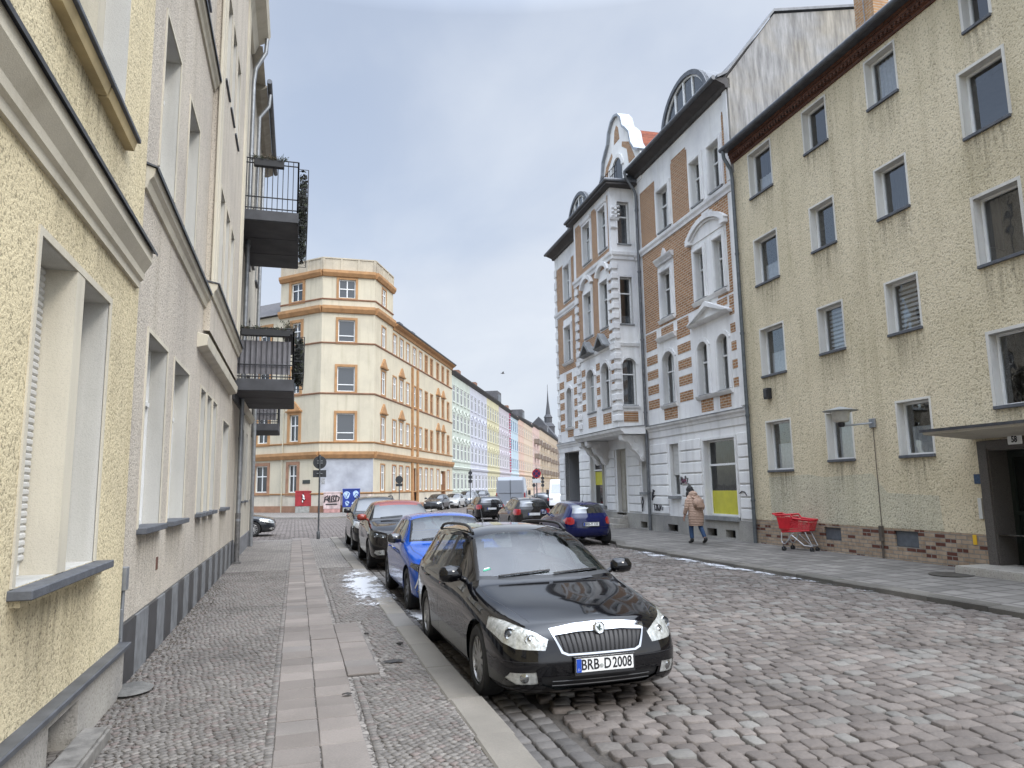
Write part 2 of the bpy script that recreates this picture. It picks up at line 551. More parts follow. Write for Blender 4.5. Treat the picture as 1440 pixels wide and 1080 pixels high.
S.view_settings.view_transform = 'Standard'; S.view_settings.look = 'None'
S.view_settings.exposure = 0.34; S.view_settings.gamma = 1
S.render.engine = 'CYCLES'
S.cycles.max_bounces = 6; S.cycles.diffuse_bounces = 3; S.cycles.glossy_bounces = 3; S.cycles.transparent_max_bounces = 8
try:
    S.cycles.use_denoising = True
except Exception:
    pass
# ================================================================ ground
def struct(o, kind='structure'):
    o['kind'] = kind
    return o

def stones(name, cells, mats, zt, dep, rings=3, jz=.006, crown=.006, tone=None, seed=1, attr=True):
    """cells: list of (cx,cy,hx,hy,rot). rounded stones as one paved surface"""
    rng = np.random.default_rng(seed)
    c = np.array(cells); n = len(c)
    # octagon corners with cut corners
    k = .78
    base = np.array([(1, -k), (1, k), (k, 1), (-k, 1), (-1, k), (-1, -k), (-k, -1), (k, -1)])
    J = rng.normal(0, .065, (n, 8, 2))
    loc = (base[None] + J) * c[:, None, 2:4]
    ca, sa = np.cos(c[:, 4])[:, None], np.sin(c[:, 4])[:, None]
    zoff = rng.normal(0, jz, n); tl = rng.normal(0, .025, (n, 2))
    V = []
    for sc, z in ((1.0, -dep), (.965, -crown * 1.6), (.86, 0.0))[:rings]:
        x = loc[:, :, 0] * sc; y = loc[:, :, 1] * sc
        X = c[:, 0:1] + x * ca - y * sa; Y = c[:, 1:2] + x * sa + y * ca
        Z = zt + zoff[:, None] + z + (x * tl[:, 0:1] + y * tl[:, 1:2])
        V.append(np.stack([X, Y, Z], 2))
    V = np.concatenate(V, 1)  # n, 8*rings, 3
    nv = 8 * rings
    F = []
    for r in range(rings - 1):
        for j in range(8):
            F.append((r * 8 + j, r * 8 + (j + 1) % 8, (r + 1) * 8 + (j + 1) % 8, (r + 1) * 8 + j))
    top = tuple((rings - 1) * 8 + j for j in range(8))
    nf = len(F)
    loops = []
    Fa = np.array(F).ravel(); Ta = np.array(top)
    per = np.concatenate([Fa, Ta])
    tot = np.concatenate([np.full(nf, 4), [8]])
    L = (per[None] + (np.arange(n) * nv)[:, None]).ravel()
    T = np.tile(tot, n); st = np.concatenate([[0], np.cumsum(T)[:-1]])
    me = bpy.data.meshes.new(name)
    me.vertices.add(n * nv); me.vertices.foreach_set('co', V.astype(np.float32).ravel())
    me.loops.add(len(L)); me.loops.foreach_set('vertex_index', L.astype(np.int32))
    me.polygons.add(len(T)); me.polygons.foreach_set('loop_start', st.astype(np.int32)); me.polygons.foreach_set('loop_total', T.astype(np.int32))
    me.polygons.foreach_set('use_smooth', [True] * len(T))
    me.update(calc_edges=True)
    t = rng.random((n, 3))
    if tone is not None:
        t[:, 2] = np.clip(tone(c), 0, 1)
    A = np.concatenate([np.repeat(t, nv, 0), np.ones((n * nv, 1))], 1)
    at = me.color_attributes.new('tint', 'FLOAT_COLOR', 'POINT'); at.data.foreach_set('color', A.astype(np.float32).ravel())
    me.materials.append(mats)
    o = bpy.data.objects.new(name, me); COL.objects.link(o)
    WM[o.name] = Matrix.Identity(4)
    return o

def stone_mat(name, ca, cb, cc, rough=.75, bump=.004, bsc=45, spec=.35, dirt=.5):
    m, nt, out = nm(name); p = pos(nt)
    a = nd(nt, 'Attribute', attribute_name='tint'); s = nd(nt, 'SeparateColor', {0: a.outputs['Color']})
    col = mixc(nt, s.outputs[0], ca, cb)
    col = mixc(nt, ramp(nt, s.outputs[1], .72, .9), col, cc)
    val = nd(nt, 'MapRange', {0: s.outputs[2], 1: 0.0, 2: 1.0, 3: .84, 4: 1.13}).outputs[0]
    col = mixc(nt, 1.0, col, nd(nt, 'CombineColor', {0: val, 1: val, 2: val}).outputs[0], 'MULTIPLY')
    big = noise(nt, p, .8, 6, .6)
    col = mixc(nt, ramp(nt, big, .42, .72), col, mixc(nt, 1.0, col, (1 - dirt, 1 - dirt, 1 - dirt), 'MULTIPLY'))
    g = noise(nt, p, bsc, 5, .65)
    col = mixc(nt, ramp(nt, g, .3, .7), mixc(nt, 1.0, col, (.72, .72, .72), 'MULTIPLY'), col)
    rg = nd(nt, 'MapRange', {0: g, 1: .3, 2: .7, 3: rough - .12, 4: rough + .1}).outputs[0]
    finish(nt, out, col, rg, g, bump, .8, 0, spec)
    return m

def paved_shader(name, c, joint, scale, bump, wobble=.0, rand=.7, squash=1.0):
    m, nt, out = nm(name); p = pos(nt)
    mp = nd(nt, 'Mapping', {'Vector': p, 'Scale': (scale, scale * squash, scale)})
    v = nd(nt, 'TexVoronoi', {'Vector': mp.outputs[0], 'Scale': 1.0, 'Randomness': rand}, feature='DISTANCE_TO_EDGE', voronoi_dimensions='2D')
    v2 = nd(nt, 'TexVoronoi', {'Vector': mp.outputs[0], 'Scale': 1.0, 'Randomness': rand}, feature='F1', voronoi_dimensions='2D')
    s = nd(nt, 'SeparateColor', {0: v2.outputs['Color']})
    col = mixc(nt, s.outputs[0], [x * .75 for x in c], [x * 1.2 for x in c])
    j = ramp(nt, v.outputs['Distance'], .03, .12)
    col = mixc(nt, j, joint, col)
    big = noise(nt, p, .7, 6, .6)
    col = mixc(nt, ramp(nt, big, .42, .72), col, mixc(nt, 1.0, col, (.7, .7, .7), 'MULTIPLY'))
    h = mth(nt, 'ADD', j, mth(nt, 'MULTIPLY', noise(nt, p, 60, 3), .25))
    finish(nt, out, col, .8, h, bump, 1.0, 0, .3)
    return m

COB = stone_mat('cobble_stone', (.128, .108, .095), (.205, .177, .156), (.20, .187, .168), .76, .008, 38, .28, .35)
MOS = stone_mat('mosaic_stone', (.165, .149, .133), (.232, .211, .187), (.193, .158, .14), .75, .003, 60, .35, .4)
SLABM = stone_mat('paving_slab', (.222, .193, .170), (.255, .222, .196), (.218, .196, .177), .8, .004, 70, .25, .3)
KERBM = stone_mat('granite_kerb', (.20, .18, .15), (.255, .23, .194), (.22, .204, .183), .75, .004, 90, .35, .35)
GUT = stone_mat('gutter_stone', (.10, .092, .085), (.155, .142, .13), (.125, .115, .107), .7, .004, 45, .35, .3)
JOINT = simple('joint_sand', (.06, .052, .044), .95, amt=.4, sc=9, bump=.01, bsc=50)
ROADF = paved_shader('cobble_far', (.165, .14, .124), (.06, .05, .045), 5.4, .02, rand=.55)
MOSF = paved_shader('mosaic_far', (.235, .213, .19), (.12, .108, .096), 15.0, .008, rand=.8)

g = M(); g.quad((-900, -400, -.16), (900, -400, -.16), (900, 1500, -.16), (-900, 1500, -.16))
struct(g.build('ground', simple('bare_ground', (.13, .12, .105), .95, amt=.3, sc=.4)))
g = M()
g.quad((1.3, -6, -.118), (9.2, -6, -.118), (9.2, 29, -.118), (1.3, 29, -.118))
struct(g.build('cobbled_road_bed', JOINT))
g = M()
g.quad((1.3, 29, -.102), (60, 29, -.102), (60, 120, -.102), (1.3, 120, -.102))
g.quad((9.19, 19.4, -.102), (12, 19.4, -.102), (12, 29, -.102), (9.19, 29, -.102))
g.quad((-60, 27.6, -.102), (1.3, 27.6, -.102), (1.3, 120, -.102), (-60, 120, -.102))
g.quad((60, 60, -.102), (160, 160, -.102), (160, 330, -.102), (60, 120, -.102))
struct(g.build('road', ROADF))
# cobbles: wavy courses across the carriageway
rng = random.Random(3)
cells = []; y = .9; j = 0
while y < 29:
    hh = rng.uniform(.068, .088)
    x = 1.98 + rng.uniform(0, .15)
    ph = rng.uniform(-.01, .01)
    while x < 9.0:
        hw = rng.uniform(.06, .108)
        if x + 2 * hw > 9.08:
            hw = max(.045, (9.07 - x) / 2)
        cx = x + hw
        wv = .16 * sin(cx * 1.15 + .5) + .05 * sin(cx * 2.9 + y * .45) + .07 * sin(y * .55 + cx * .4) - .10 * (cx - 5)
        if 1.0 < y + hh + wv < 28.9:
            cells.append((cx, y + hh + wv + rng.gauss(0, .008), hw - .0055, hh - .0052 + rng.gauss(0, .003), rng.gauss(-.08, .05)))
        x += 2 * hw
    y += 2 * hh
def rtone(c):
    t = np.random.default_rng(5).random(len(c))
    return .18 + .75 * t
struct(stones('cobbled_road', cells, COB, -.083, .04, 3, .0045, .0048, rtone, 11))
cells = []
for k in range(3):
    y = .8
    while y < 26.5:
        h = rng.uniform(.07, .10)
        cells.append((1.575 + k * .15, y + h, .068, h - .006, rng.gauss(0, .02))); y += 2 * h
struct(stones('gutter', cells, GUT, -.088, .03, 3, .004, .006, None, 12))
# ---- left pavement
g = M(); g.box(-1.75, 1.24, -6, 27.7, -.16, -.013)
struct(g.build('pavement_bed', MOSF))
cells = []
def mosaic(x0, x1, y0, y1, s=.058):
    a = R(38); n = int((x1 - x0 + y1 - y0) / s) + 4
    xc, yc = (x0 + x1) / 2, (y0 + y1) / 2
    ca, sa = cos(a), sin(a)
    for i in range(-n, n):
        for k in range(-n, n):
            u = i * s + (k % 2) * s * .35; v = k * s * .9
            x = xc + u * ca - v * sa + .012 * sin(v * 9); y = yc + u * sa + v * ca + .02 * sin(u * 5)
            if x0 < x < x1 and y0 < y < y1:
                cells.append((x + rng.gauss(0, .003), y + rng.gauss(0, .003), s * .475 * rng.uniform(.85, 1.05), s * .435 * rng.uniform(.88, 1.05), a + rng.gauss(0, .16)))
mosaic(-1.46, -.17, 2.0, 17); mosaic(.60, 1.21, 2.0, 7.0); mosaic(.86, 1.21, 7.0, 10.0); mosaic(.60, 1.21, 10.0, 17)
for xx in (-.135, .565):
    y = 2.0
    while y < 17:
        h = rng.uniform(.024, .034); cells.append((xx, y + h, .028, h - .002, rng.gauss(0, .05))); y += 2 * h
cells = [c for c in cells if not (7.0 < c[1] < 10.0 and .5 < c[0] < .86)]
struct(stones('mosaic_pavement', cells, MOS, .001, .012, 2, .0014, .003, None, 13))
cells = []
y = 1.4
while y < 27.6:
    h = .1475
    for k in range(2):
        cells.append((.042 + .302 * k + rng.gauss(0, .003), y + h + rng.gauss(0, .003), .1475, h, rng.gauss(0, .006)))
    if 7.0 < y + h < 9.95:
        cells.append((.042 + .302 * 2, y + h + .01, .1475, h, 0)); 
    y += .301
def slabs(name, cells, mat, zt, dep, seed, bev=.006, jz=.0025):
    rg = random.Random(seed); mb = M(); col = []
    for cx, cy, hx, hy, a in cells:
        z = zt + rg.gauss(0, jz); tx, ty = rg.gauss(0, .006), rg.gauss(0, .006); ca, sa = cos(a), sin(a)
        P = []
        for s_, zz in ((1, -dep), (1, -bev), (None, 0)):
            for ux, uy in ((-1, -1), (1, -1), (1, 1), (-1, 1)):
                X, Y = ux * (hx - (bev if s_ is None else 0)), uy * (hy - (bev if s_ is None else 0))
                P.append((cx + X * ca - Y * sa, cy + X * sa + Y * ca, z + zz + X * tx + Y * ty))
        fs = []
        for r in (0, 4):
            for q in range(4):
                fs.append((r + q, r + (q + 1) % 4, r + 4 + (q + 1) % 4, r + 4 + q))
        fs.append((8, 9, 10, 11))
        mb.add(P, fs)
        t = (rg.random(), rg.random(), rg.random(), 1); col += [t] * 12
    return mb.build(name, mat, attr=col)
struct(slabs('paving_slabs', cells, SLABM, .004, .02, 5))
cells = []; y = -1.0
while y < 27.6:
    L = rng.uniform(.85, 1.15)
    cells.append((1.362 + rng.gauss(0, .006), y + L / 2, .140, L / 2 - .004, rng.gauss(0, .004))); y += L
struct(slabs('kerb', cells, KERBM, .008, .2, 6, .014, .004))
# ---- right pavement
RK = [(9.05, -6), (9.05, 19.7), (9.55, 20.9), (10.35, 28), (11.2, 36.4)]
GREY = stone_mat('grey_slab', (.175, .165, .15), (.215, .20, .185), (.20, .185, .165), .85, .004, 60, .2, .35)
g = M(); w = .27
pts = [(x + w, y, .0) for x, y in RK]
wallp = [(11.72, -6, .04), (13.6, 36.4, .04)]
def wx(y): return 12.4 + (y - 17.2) * math.tan(R(2.2))
for i in range(len(RK) - 1):
    (x0, y0), (x1, y1) = RK[i], RK[i + 1]
    g.quad((x0 + w, y0, -.003), (x1 + w, y1, -.003), (wx(y1) + .3, y1, .06), (wx(y0) + .3, y0, .06))
RP = paved_shader('right_pavement', (.185, .172, .155), (.11, .10, .09), 2.6, .004, rand=.12)
struct(g.build('pavement', RP))
cells = []
for i in range(len(RK) - 1):
    (x0, y0), (x1, y1) = RK[i], RK[i + 1]
    L = math.hypot(x1 - x0, y1 - y0); a = math.atan2(-(x1 - x0), y1 - y0); n = max(1, round(L))
    for k in range(n):
        t = (k + .5) / n
        cells.append((x0 + (x1 - x0) * t + .13, y0 + (y1 - y0) * t, .137, L / n / 2 - .005, a + rng.gauss(0, .004)))
struct(slabs('kerb', cells, stone_mat('dark_kerb', (.14, .128, .11), (.19, .175, .15), (.15, .14, .12), .8, .004, 80, .3, .4), .006, .2, 8, .016, .004))
# dark strip of gutter stones along the right kerb
# ---- pavement in front of the corner house and along the row
A_ = Vector((1.68, 59.8, 0)); B_ = Vector((6.0, 59.8, 0))
k25 = R(25); US = Vector((sin(k25), cos(k25), 0)); NS = Vector((cos(k25), -sin(k25), 0))
UL = Vector((-sin(R(45)), cos(R(45)), 0)); NL = Vector((-cos(R(45)), -sin(R(45)), 0))
p0 = B_ + NS * 4.2; p1 = p0 + US * 190
g = M()
poly = [A_ + UL * 40, A_, B_, B_ + US * 190, p1, p0 + US * 4, p0 + Vector((-1.5, -6.6, 0)), Vector((1.2, 49.2, 0)), A_ + NL * 8.5 + UL * 2, A_ + NL * 8.5 + UL * 40]
g.prism([(p[0], p[1], -.16) for p in poly], (0, 0, .16))
struct(g.build('pavement', MOSF))
g = M()
kl = [Vector(p) for p in poly[4:]]
for a, b in zip(kl[:-1], kl[1:]):
    d = (b - a).normalized(); n = d.cross(Vector((0, 0, 1))) * .14
    g.prism([a - n + Vector((0, 0, -.12)), a + n + Vector((0, 0, -.12)), b + n + Vector((0, 0, -.12)), b - n + Vector((0, 0, -.12))], (0, 0, .135))
struct(g.build('kerb', simple('kerb_far', (.24, .22, .19), .85, amt=.25, sc=2)))

# snow remains: thin patchy sheets, holes where it has melted
SNOWM, nt_, out_ = nm('old_snow'); p_ = pos(nt_)
at_ = nd(nt_, 'Attribute', attribute_name='tint'); ed_ = nd(nt_, 'SeparateColor', {0: at_.outputs['Color']}).outputs[0]
mp_ = nd(nt_, 'Mapping', {'Vector': p_, 'Scale': (1.4, .9, 1)}).outputs[0]
nn_ = mth(nt_, 'ADD', mth(nt_, 'ADD', mth(nt_, 'MULTIPLY', noise(nt_, mp_, 9.0, 7, .72), .6), mth(nt_, 'MULTIPLY', noise(nt_, mp_, 1.6, 3, .5), .45)), mth(nt_, 'MULTIPLY', ed_, .30))
fa_ = ramp(nt_, nn_, .665, .77)
bs_ = nd(nt_, 'BsdfPrincipled', {'Base Color': (.58, .585, .60, 1), 'Roughness': .7})
bn_ = nd(nt_, 'Bump', {'Height': noise(nt_, p_, 40, 4), 'Strength': .6, 'Distance': .01}); nt_.links.new(bn_.outputs[0], bs_.inputs['Normal'])
ms_ = nd(nt_, 'MixShader', {0: mth(nt_, 'MULTIPLY', fa_, .85), 1: nd(nt_, 'BsdfTransparent').outputs[0], 2: bs_.outputs[0]}); nt_.links.new(ms_.outputs[0], out_.inputs[0])
def snow(name, x0, x1, y0, y1, z, lab, peak=.5, wt=1.0):
    mb = M(); nx, ny = 8, 30; col = []
    for j in range(ny + 1):
        for i in range(nx + 1):
            fx, fy = i / nx, j / ny
            mb.v.append((x0 + (x1 - x0) * fx, y0 + (y1 - y0) * fy, z + .002 * sin(i * 2.1) * cos(j * 1.3)))
            w_ = (1 - abs(fx - peak) / max(peak, 1 - peak)) * sin(pi * fy) ** .6; col.append((max(0, w_) * wt, 0, 0, 1))
    for j in range(ny):
        for i in range(nx):
            q = j * (nx + 1) + i; mb.f.append([q, q + 1, q + nx + 2, q + nx + 1]); mb.i.append(0)
    o = mb.build(name, SNOWM, attr=col, smooth=0); o['label'] = lab; o['category'] = 'snow'; o['kind'] = 'stuff'
    return o
snow('snow', .62, 1.56, 10.6, 16.6, .018, 'thin half melted snow along the left kerb beside the blue car', .62)
snow('snow', 8.35, 9.07, 9.5, 20.0, -.066, 'white snow remains in the gutter below the right kerb', .85, .72)
snow('snow', 1.56, 2.2, 9.6, 11.5, -.066, 'grey snow crumbs on the setts between black and blue car', .3)
# crumbs of earth along the foot of the left walls
mb = M(); rg0 = random.Random(21)
for k in range(900):
    y = rg0.uniform(2.2, 15); x = -1.44 + abs(rg0.gauss(0, .16)) ; s_ = rg0.uniform(.003, .013)
    mb.hexa([(x + q[0] * s_ * rg0.uniform(.7, 1.2), y + q[1] * s_ * rg0.uniform(.7, 1.3), .002 + q[2] * s_) for q in ((-1, -1, 0), (1, -1, 0), (1, 1, 0), (-1, 1, 0), (-.6, -.6, 1), (.6, -.6, .8), (.6, .6, 1), (-.6, .6, .9))])
o = mb.build('earth_crumbs', simple('earth', (.10, .085, .07), .95, amt=.5, sc=30)); o['label'] = 'loose earth and grit along the foot of the left walls'; o['category'] = 'grit'; o['kind'] = 'stuff'

# ================================================================ left near house (yellow render)
FL1 = Fac((-1.45, 0), (0, 1), (1, 0))
Y1 = plaster('yellow_render', (.70, .60, .39), 48, .012, .5, .24)
CREAM = plaster('cream_trim', (.60, .55, .44), 140, .002, .12, .2)
CONC = plaster('concrete_plinth', (.40, .375, .33), 40, .006, .3, .45)
h1 = thing('apartment_house', 'near yellow rough rendered house at the left picture edge with roller shutters', 'house', (-1.45, 3.6, 0))
wn = [(4.58, 5.30, 1.21, 3.19), (5.47, 6.18, 1.21, 3.19), (1.2, 1.95, 1.21, 3.19), (2.1, 2.85, 1.21, 3.19)]
wu = [(4.55, 5.33, 4.70, 6.6), (5.50, 6.26, 4.70, 6.6), (1.2, 1.95, 4.7, 6.6), (2.1, 2.85, 4.7, 6.6)]
wu2 = [(a, b, 8.2, 10.1) for a, b, _, _ in wu]
mb = M()
FL1.wall(mb, -8, 7.2, .40, 12, wn + wu + wu2, .30)
mb.mi = 0
back_hull(FL1, mb, -8, 7.2, 9, -.2, 12)
mb.quad(FL1.p(-8, .3, 12), FL1.p(7.2, .3, 12), FL1.p(7.2, -9, 13), FL1.p(-8, -9, 13))
mb.build('wall', [Y1, REVEAL], h1)
mb = M()
FL1.wall(mb, -8, 7.2, -.2, .40, [(5.2, 5.84, -.05, .31), (1.6, 2.2, -.05, .31)], .3, .05)
mb.build('plinth', [CONC, CONC], h1)
mb = M(); FL1.box(mb, -8, 7.23, -.05, .10, .385, .425); mb.build('plinth_ledge', ZINC, h1, bev=.006)
OLDB = simple('old_board', (.11, .10, .09), .9, amt=.4, sc=12)
for a in (5.2, 1.6):
    mb = M(); FL1.box(mb, a, a + .64, -.30, -.26, -.1, .31); mb.build('basement_shutter', OLDB, h1)
mb = M(); FL1.box(mb, 5.12, 5.95, .05, .24, -.1, .09); FL1.box(mb, 5.0, 5.15, .05, .2, -.1, .05); mb.build('step_stone', simple('dark_step', (.17, .158, .14), .9, amt=.35, sc=9, bump=.006, bsc=30), h1, bev=.02, segs=2)
mb = M()
FL1.run(mb, -8, 7.06, [(-.02, 3.56), (.03, 3.56), (.035, 3.62), (.06, 3.64), (.065, 3.70), (.125, 3.80), (.125, 3.90), (-.02, 3.95)])
mb.build('cornice', CREAM, h1)
mb = M(); FL1.run(mb, -8, 7.12, [(-.02, 3.953), (.15, 3.905), (.155, 3.885), (.16, 3.91), (-.02, 3.97)]); mb.build('cornice_flashing', ZINC, h1)
def surround(F, root, a, b, c, e, w=.05, d=.012, bottom=False, mat=None, name='window_surround'):
    """one raised band round one opening"""
    mb = M()
    o = [(a - w, c), (a - w, e + w), (b + w, e + w), (b + w, c), (b, c), (b, e), (a, e), (a, c)]
    if bottom:
        F.box(mb, a - w, b + w, -.004, d + .004, c - w, c)
    for (u0, u1, z0, z1) in ((a - w, a, c, e + w), (b, b + w, c, e + w), (a, b, e, e + w)):
        F.box(mb, u0, u1, -.004, d, z0, z1)
    return mb.build(name, mat or CREAM, root)
surround(FL1, h1, 4.58, 6.18, 1.21, 3.19); surround(FL1, h1, 1.2, 2.85, 1.21, 3.19)
for a, b, c, e in ((5.30, 5.47, 1.21, 3.19), (1.95, 2.1, 1.21, 3.19), (5.33, 5.50, 4.7, 6.6), (1.95, 2.1, 4.7, 6.6)):
    mb = M(); FL1.box(mb, a - .004, b + .004, -.29, .008, c, e); mb.build('window_post', CREAM, h1)
for a, b, c, e in wn:
    window(FL1, h1, a, b, c, e, .20, (), (), .05, shutter=.97)
runoff(FL1, h1, 4.6, 6.2, 1.10, .7); runoff(FL1, h1, 4.4, 6.3, 4.55, .4); runoff(FL1, h1, 4.6, 7.0, 3.55, .35)
for a, b, c, e in wu + wu2:
    window(FL1, h1, a, b, c, e, .20, (), (.66,), .06, curtain=(0, 1) if a > 4 else None)
for a, b in ((4.50, 6.30), (1.1, 2.95)):
    mb = M(); FL1.box(mb, a, b, -.19, .12, 1.15, 1.205); mb.build('window_ledge', SLATE, h1, bev=.006)
mb = M(); FL1.box(mb, 4.55, 6.25, -.02, .05, 1.11, 1.15); mb.build('ledge_molding', Y1, h1)
OCHM = simple('ochre_molding', (.46, .36, .19), .85, amt=.2)
for a, b in ((4.40, 5.46), (5.49, 6.36)):
    mb = M(); FL1.run(mb, a, b, [(-.02, 4.56), (.07, 4.56), (.09, 4.64), (-.02, 4.66)]); mb.build('ledge_molding', OCHM, h1)
for a, b in ((4.38, 5.47), (5.475, 6.39)):
    mb = M(); FL1.box(mb, a, b, -.1, .115, 4.643, 4.68); mb.build('window_ledge', SLATE, h1, bev=.005)
# dark gap with cable boxes between the two houses
mb = M(); FL1.box(mb, 7.2, 7.36, -.25, -.06, -.1, 13); mb.build('joint_strip', simple('old_joint', (.10, .095, .088), .95, amt=.4, sc=5, bump=.01, bsc=20), h1)
mb = M(); FL1.box(mb, 7.22, 7.33, -.06, .03, .86, 1.06); FL1.box(mb, 7.24, 7.30, -.06, .01, .45, .70); mb.tube([FL1.p(7.27, .0, .15), FL1.p(7.27, .0, .9)], .018, 6); mb.build('cable_box', ZINCL, h1, bev=.004)

# ================================================================ left second house (beige pebble dash)
FL2 = Fac((-1.48, 0), (0, 1), (1, 0))
P2 = plaster('beige_pebbledash', (.57, .51, .425), 55, .014, .46, .2)
h2 = thing('apartment_house', 'beige pebble dashed house on the left with striped tile plinth and two balconies', 'house', (-1.48, 13, 0))
gw = [(7.88, 9.02, 1.36, 3.33), (9.53, 10.78, 1.36, 3.33), (12.1, 12.72, 1.38, 3.34), (12.95, 13.58, 1.38, 3.34), (13.82, 14.48, 1.38, 3.34), (15.75, 17.1, 1.38, 3.17)]
u2 = [(7.95, 8.93, 5.13, 6.9), (9.75, 10.7, 5.13, 6.9)]
u3 = [(a, b, 8.9, 10.65) for a, b, _, _ in u2]
dr = [(18.0, 18.95, 4.35, 6.6), (18.0, 18.95, 8.5, 10.7)]
bw_ = [(y0, y1, c, e) for c, e in ((5.15, 6.95), (8.95, 10.7)) for y0, y1 in ((12.75, 13.45), (13.75, 14.45), (14.8, 15.5))]
mb = M()
FL2.wall(mb, 7.28, 19.3, .55, 14.2, gw + u2 + u3 + dr, .24, zextra=(4.25,))
mb.mi = 0
back_hull(FL2, mb, 7.3, 19.3, 9, -.2, 14.2)
mb.quad(FL2.p(7.3, .3, 14.2), FL2.p(19.3, .3, 14.2), FL2.p(19.3, -9, 15.6), FL2.p(7.3, -9, 15.6))
mb.build('wall', [P2, REVEAL], h2)
# shallow bay
mb = M()
BD = .10
FL2.wall(mb, 12.05, 17.45, 4.25, 14.19, bw_, .24, BD)
for u in (12.05, 17.45):
    mb.mi = 0
    mb.quad(FL2.p(u, 0, 4.25), FL2.p(u, BD, 4.25), FL2.p(u, BD, 14.19), FL2.p(u, 0, 14.19))
mb.build('bay', [P2, REVEAL], h2)
for u in (12.0, 12.28, 16.9, 17.3):
    mb = M(); FL2.box(mb, u, u + .14, BD - .01, BD + .035, 5.0, 14.15); mb.build('pilaster', CREAM, h2, bev=.006)
mb = M(); FL2.run(mb, 7.28, 12.05, [(-.02, 4.62), (.03, 4.62), (.05, 4.70), (.085, 4.74), (.10, 4.82), (-.02, 4.86)]); mb.build('string_course', CREAM, h2)
mb = M(); FL2.run(mb, 12.0, 17.5, [(-.02, 4.80), (BD + .03, 4.80), (BD + .05, 4.88), (BD + .085, 4.92), (BD + .10, 5.0), (-.02, 5.04)]); mb.build('string_course', CREAM, h2)
mb = M(); FL2.run(mb, 7.28, 12.02, [(-.02, 8.30), (.03, 8.30), (.05, 8.36), (.085, 8.40), (.10, 8.48), (-.02, 8.52)]); mb.build('string_course', CREAM, h2)
mb = M(); FL2.run(mb, 7.28, 19.3, [(-.02, 13.5), (.1, 13.55), (.2, 13.8), (.45, 13.95), (.5, 14.12), (-.02, 14.2)]); mb.build('string_course', CREAM, h2)
mb = M(); FL2.run(mb, 7.26, 12.0, [(-.02, 4.865), (.12, 4.825), (.125, 4.80), (.13, 4.835), (-.02, 4.89)]); mb.build('string_flashing', ZINC, h2)
mb = M(); FL2.run(mb, 11.98, 17.52, [(-.02, 5.045), (BD + .12, 5.005), (BD + .125, 4.98), (BD + .13, 5.015), (-.02, 5.07)]); mb.build('string_flashing', ZINC, h2)
mb = M(); FL2.run(mb, 7.26, 12.04, [(-.02, 8.525), (.12, 8.485), (.125, 8.46), (.13, 8.495), (-.02, 8.55)]); mb.build('string_flashing', ZINC, h2)
mb = M(); FL2.run(mb, 11.45, 17.1, [(-.02, 3.86), (.14, 3.90), (.16, 4.06), (-.02, 4.10)]); mb.build('window_hood', CREAM, h2, bev=.008)
for a, b, c, e in gw + u2 + u3:
    surround(FL2, h2, a, b, c, e, .045, .012)
for a, b, c, e in bw_:
    surround(Fac((-1.48 + BD, 0), (0, 1), (1, 0)), h2, a, b, c, e, .04, .01)
for i, (a, b, c, e) in enumerate(gw + u2 + u3):
    window(FL2, h2, a, b, c, e, .17, (.5,), (.68,), .05, sill=SLATE if c < 5 or c > 8 else None, so=.09, curtain=(0, .5) if i in (1, 3) else None)
for a, b, c, e in bw_:
    window(Fac((-1.48 + BD, 0), (0, 1), (1, 0)), h2, a, b, c, e, .17, (.5,), (.68,), .05, sill=SLATE, so=.035, sh=.025)
for a, b, c, e in gw:
    runoff(FL2, h2, a, b, c - .05, .75)
for a, b, c, e in dr:
    window(FL2, h2, a, b, c, e, .17, (.5,), (.75,), .06, part='balcony_door')
TILE = [simple('black_tile', (.028, .03, .034), .35, amt=.3, sc=7), simple('grey_tile', (.17, .175, .18), .5, amt=.3, sc=7)]
mb = M(); y = 7.3; k = 0
FL2.box(mb, 7.3, 19.3, -.05, .012, -.2, .548)
while y < 19.2:
    w_ = .62 if k < 2 else .5
    mb.mi = k % 2; w_ = min(w_, 19.28 - y); FL2.box(mb, y + .004, y + w_ - .004, 0, .03, -.1, .545); y += w_; k += 1
mb.build('tile_plinth', TILE, h2)
mb = M(); FL2.box(mb, 8.98, 9.1, -.02, .004, .86, 1.0); mb.build('weep_hole', simple('rusty_hole', (.12, .05, .03), .9), h2)
DPIPE = simple('weathered_pipe', (.13, .125, .12), .6, .4, .35, 14)
mb = M()
mb.tube([FL2.p(19.1, .42, 13.9), FL2.p(19.1, .40, 13.5), FL2.p(19.1, .16, 13.0), FL2.p(19.1, .12, 12.6), FL2.p(19.1, .12, .06)], .055, 10)
for z in (1.0, 3.0, 5.5, 8, 10.5):
    mb.tube([FL2.p(19.1, .12, z), FL2.p(19.1, .12, z + .06)], .066, 10)
mb.build('downpipe', ZINCL, h2, smooth=40)
mb = M(); mb.tube([FL2.p(19.1, .12, -.03), FL2.p(19.1, .12, 1.2)], .064, 10); FL2.box(mb, 19.0, 19.2, .03, .22, -.05, .03); mb.build('drain_socket', DPIPE, h2)

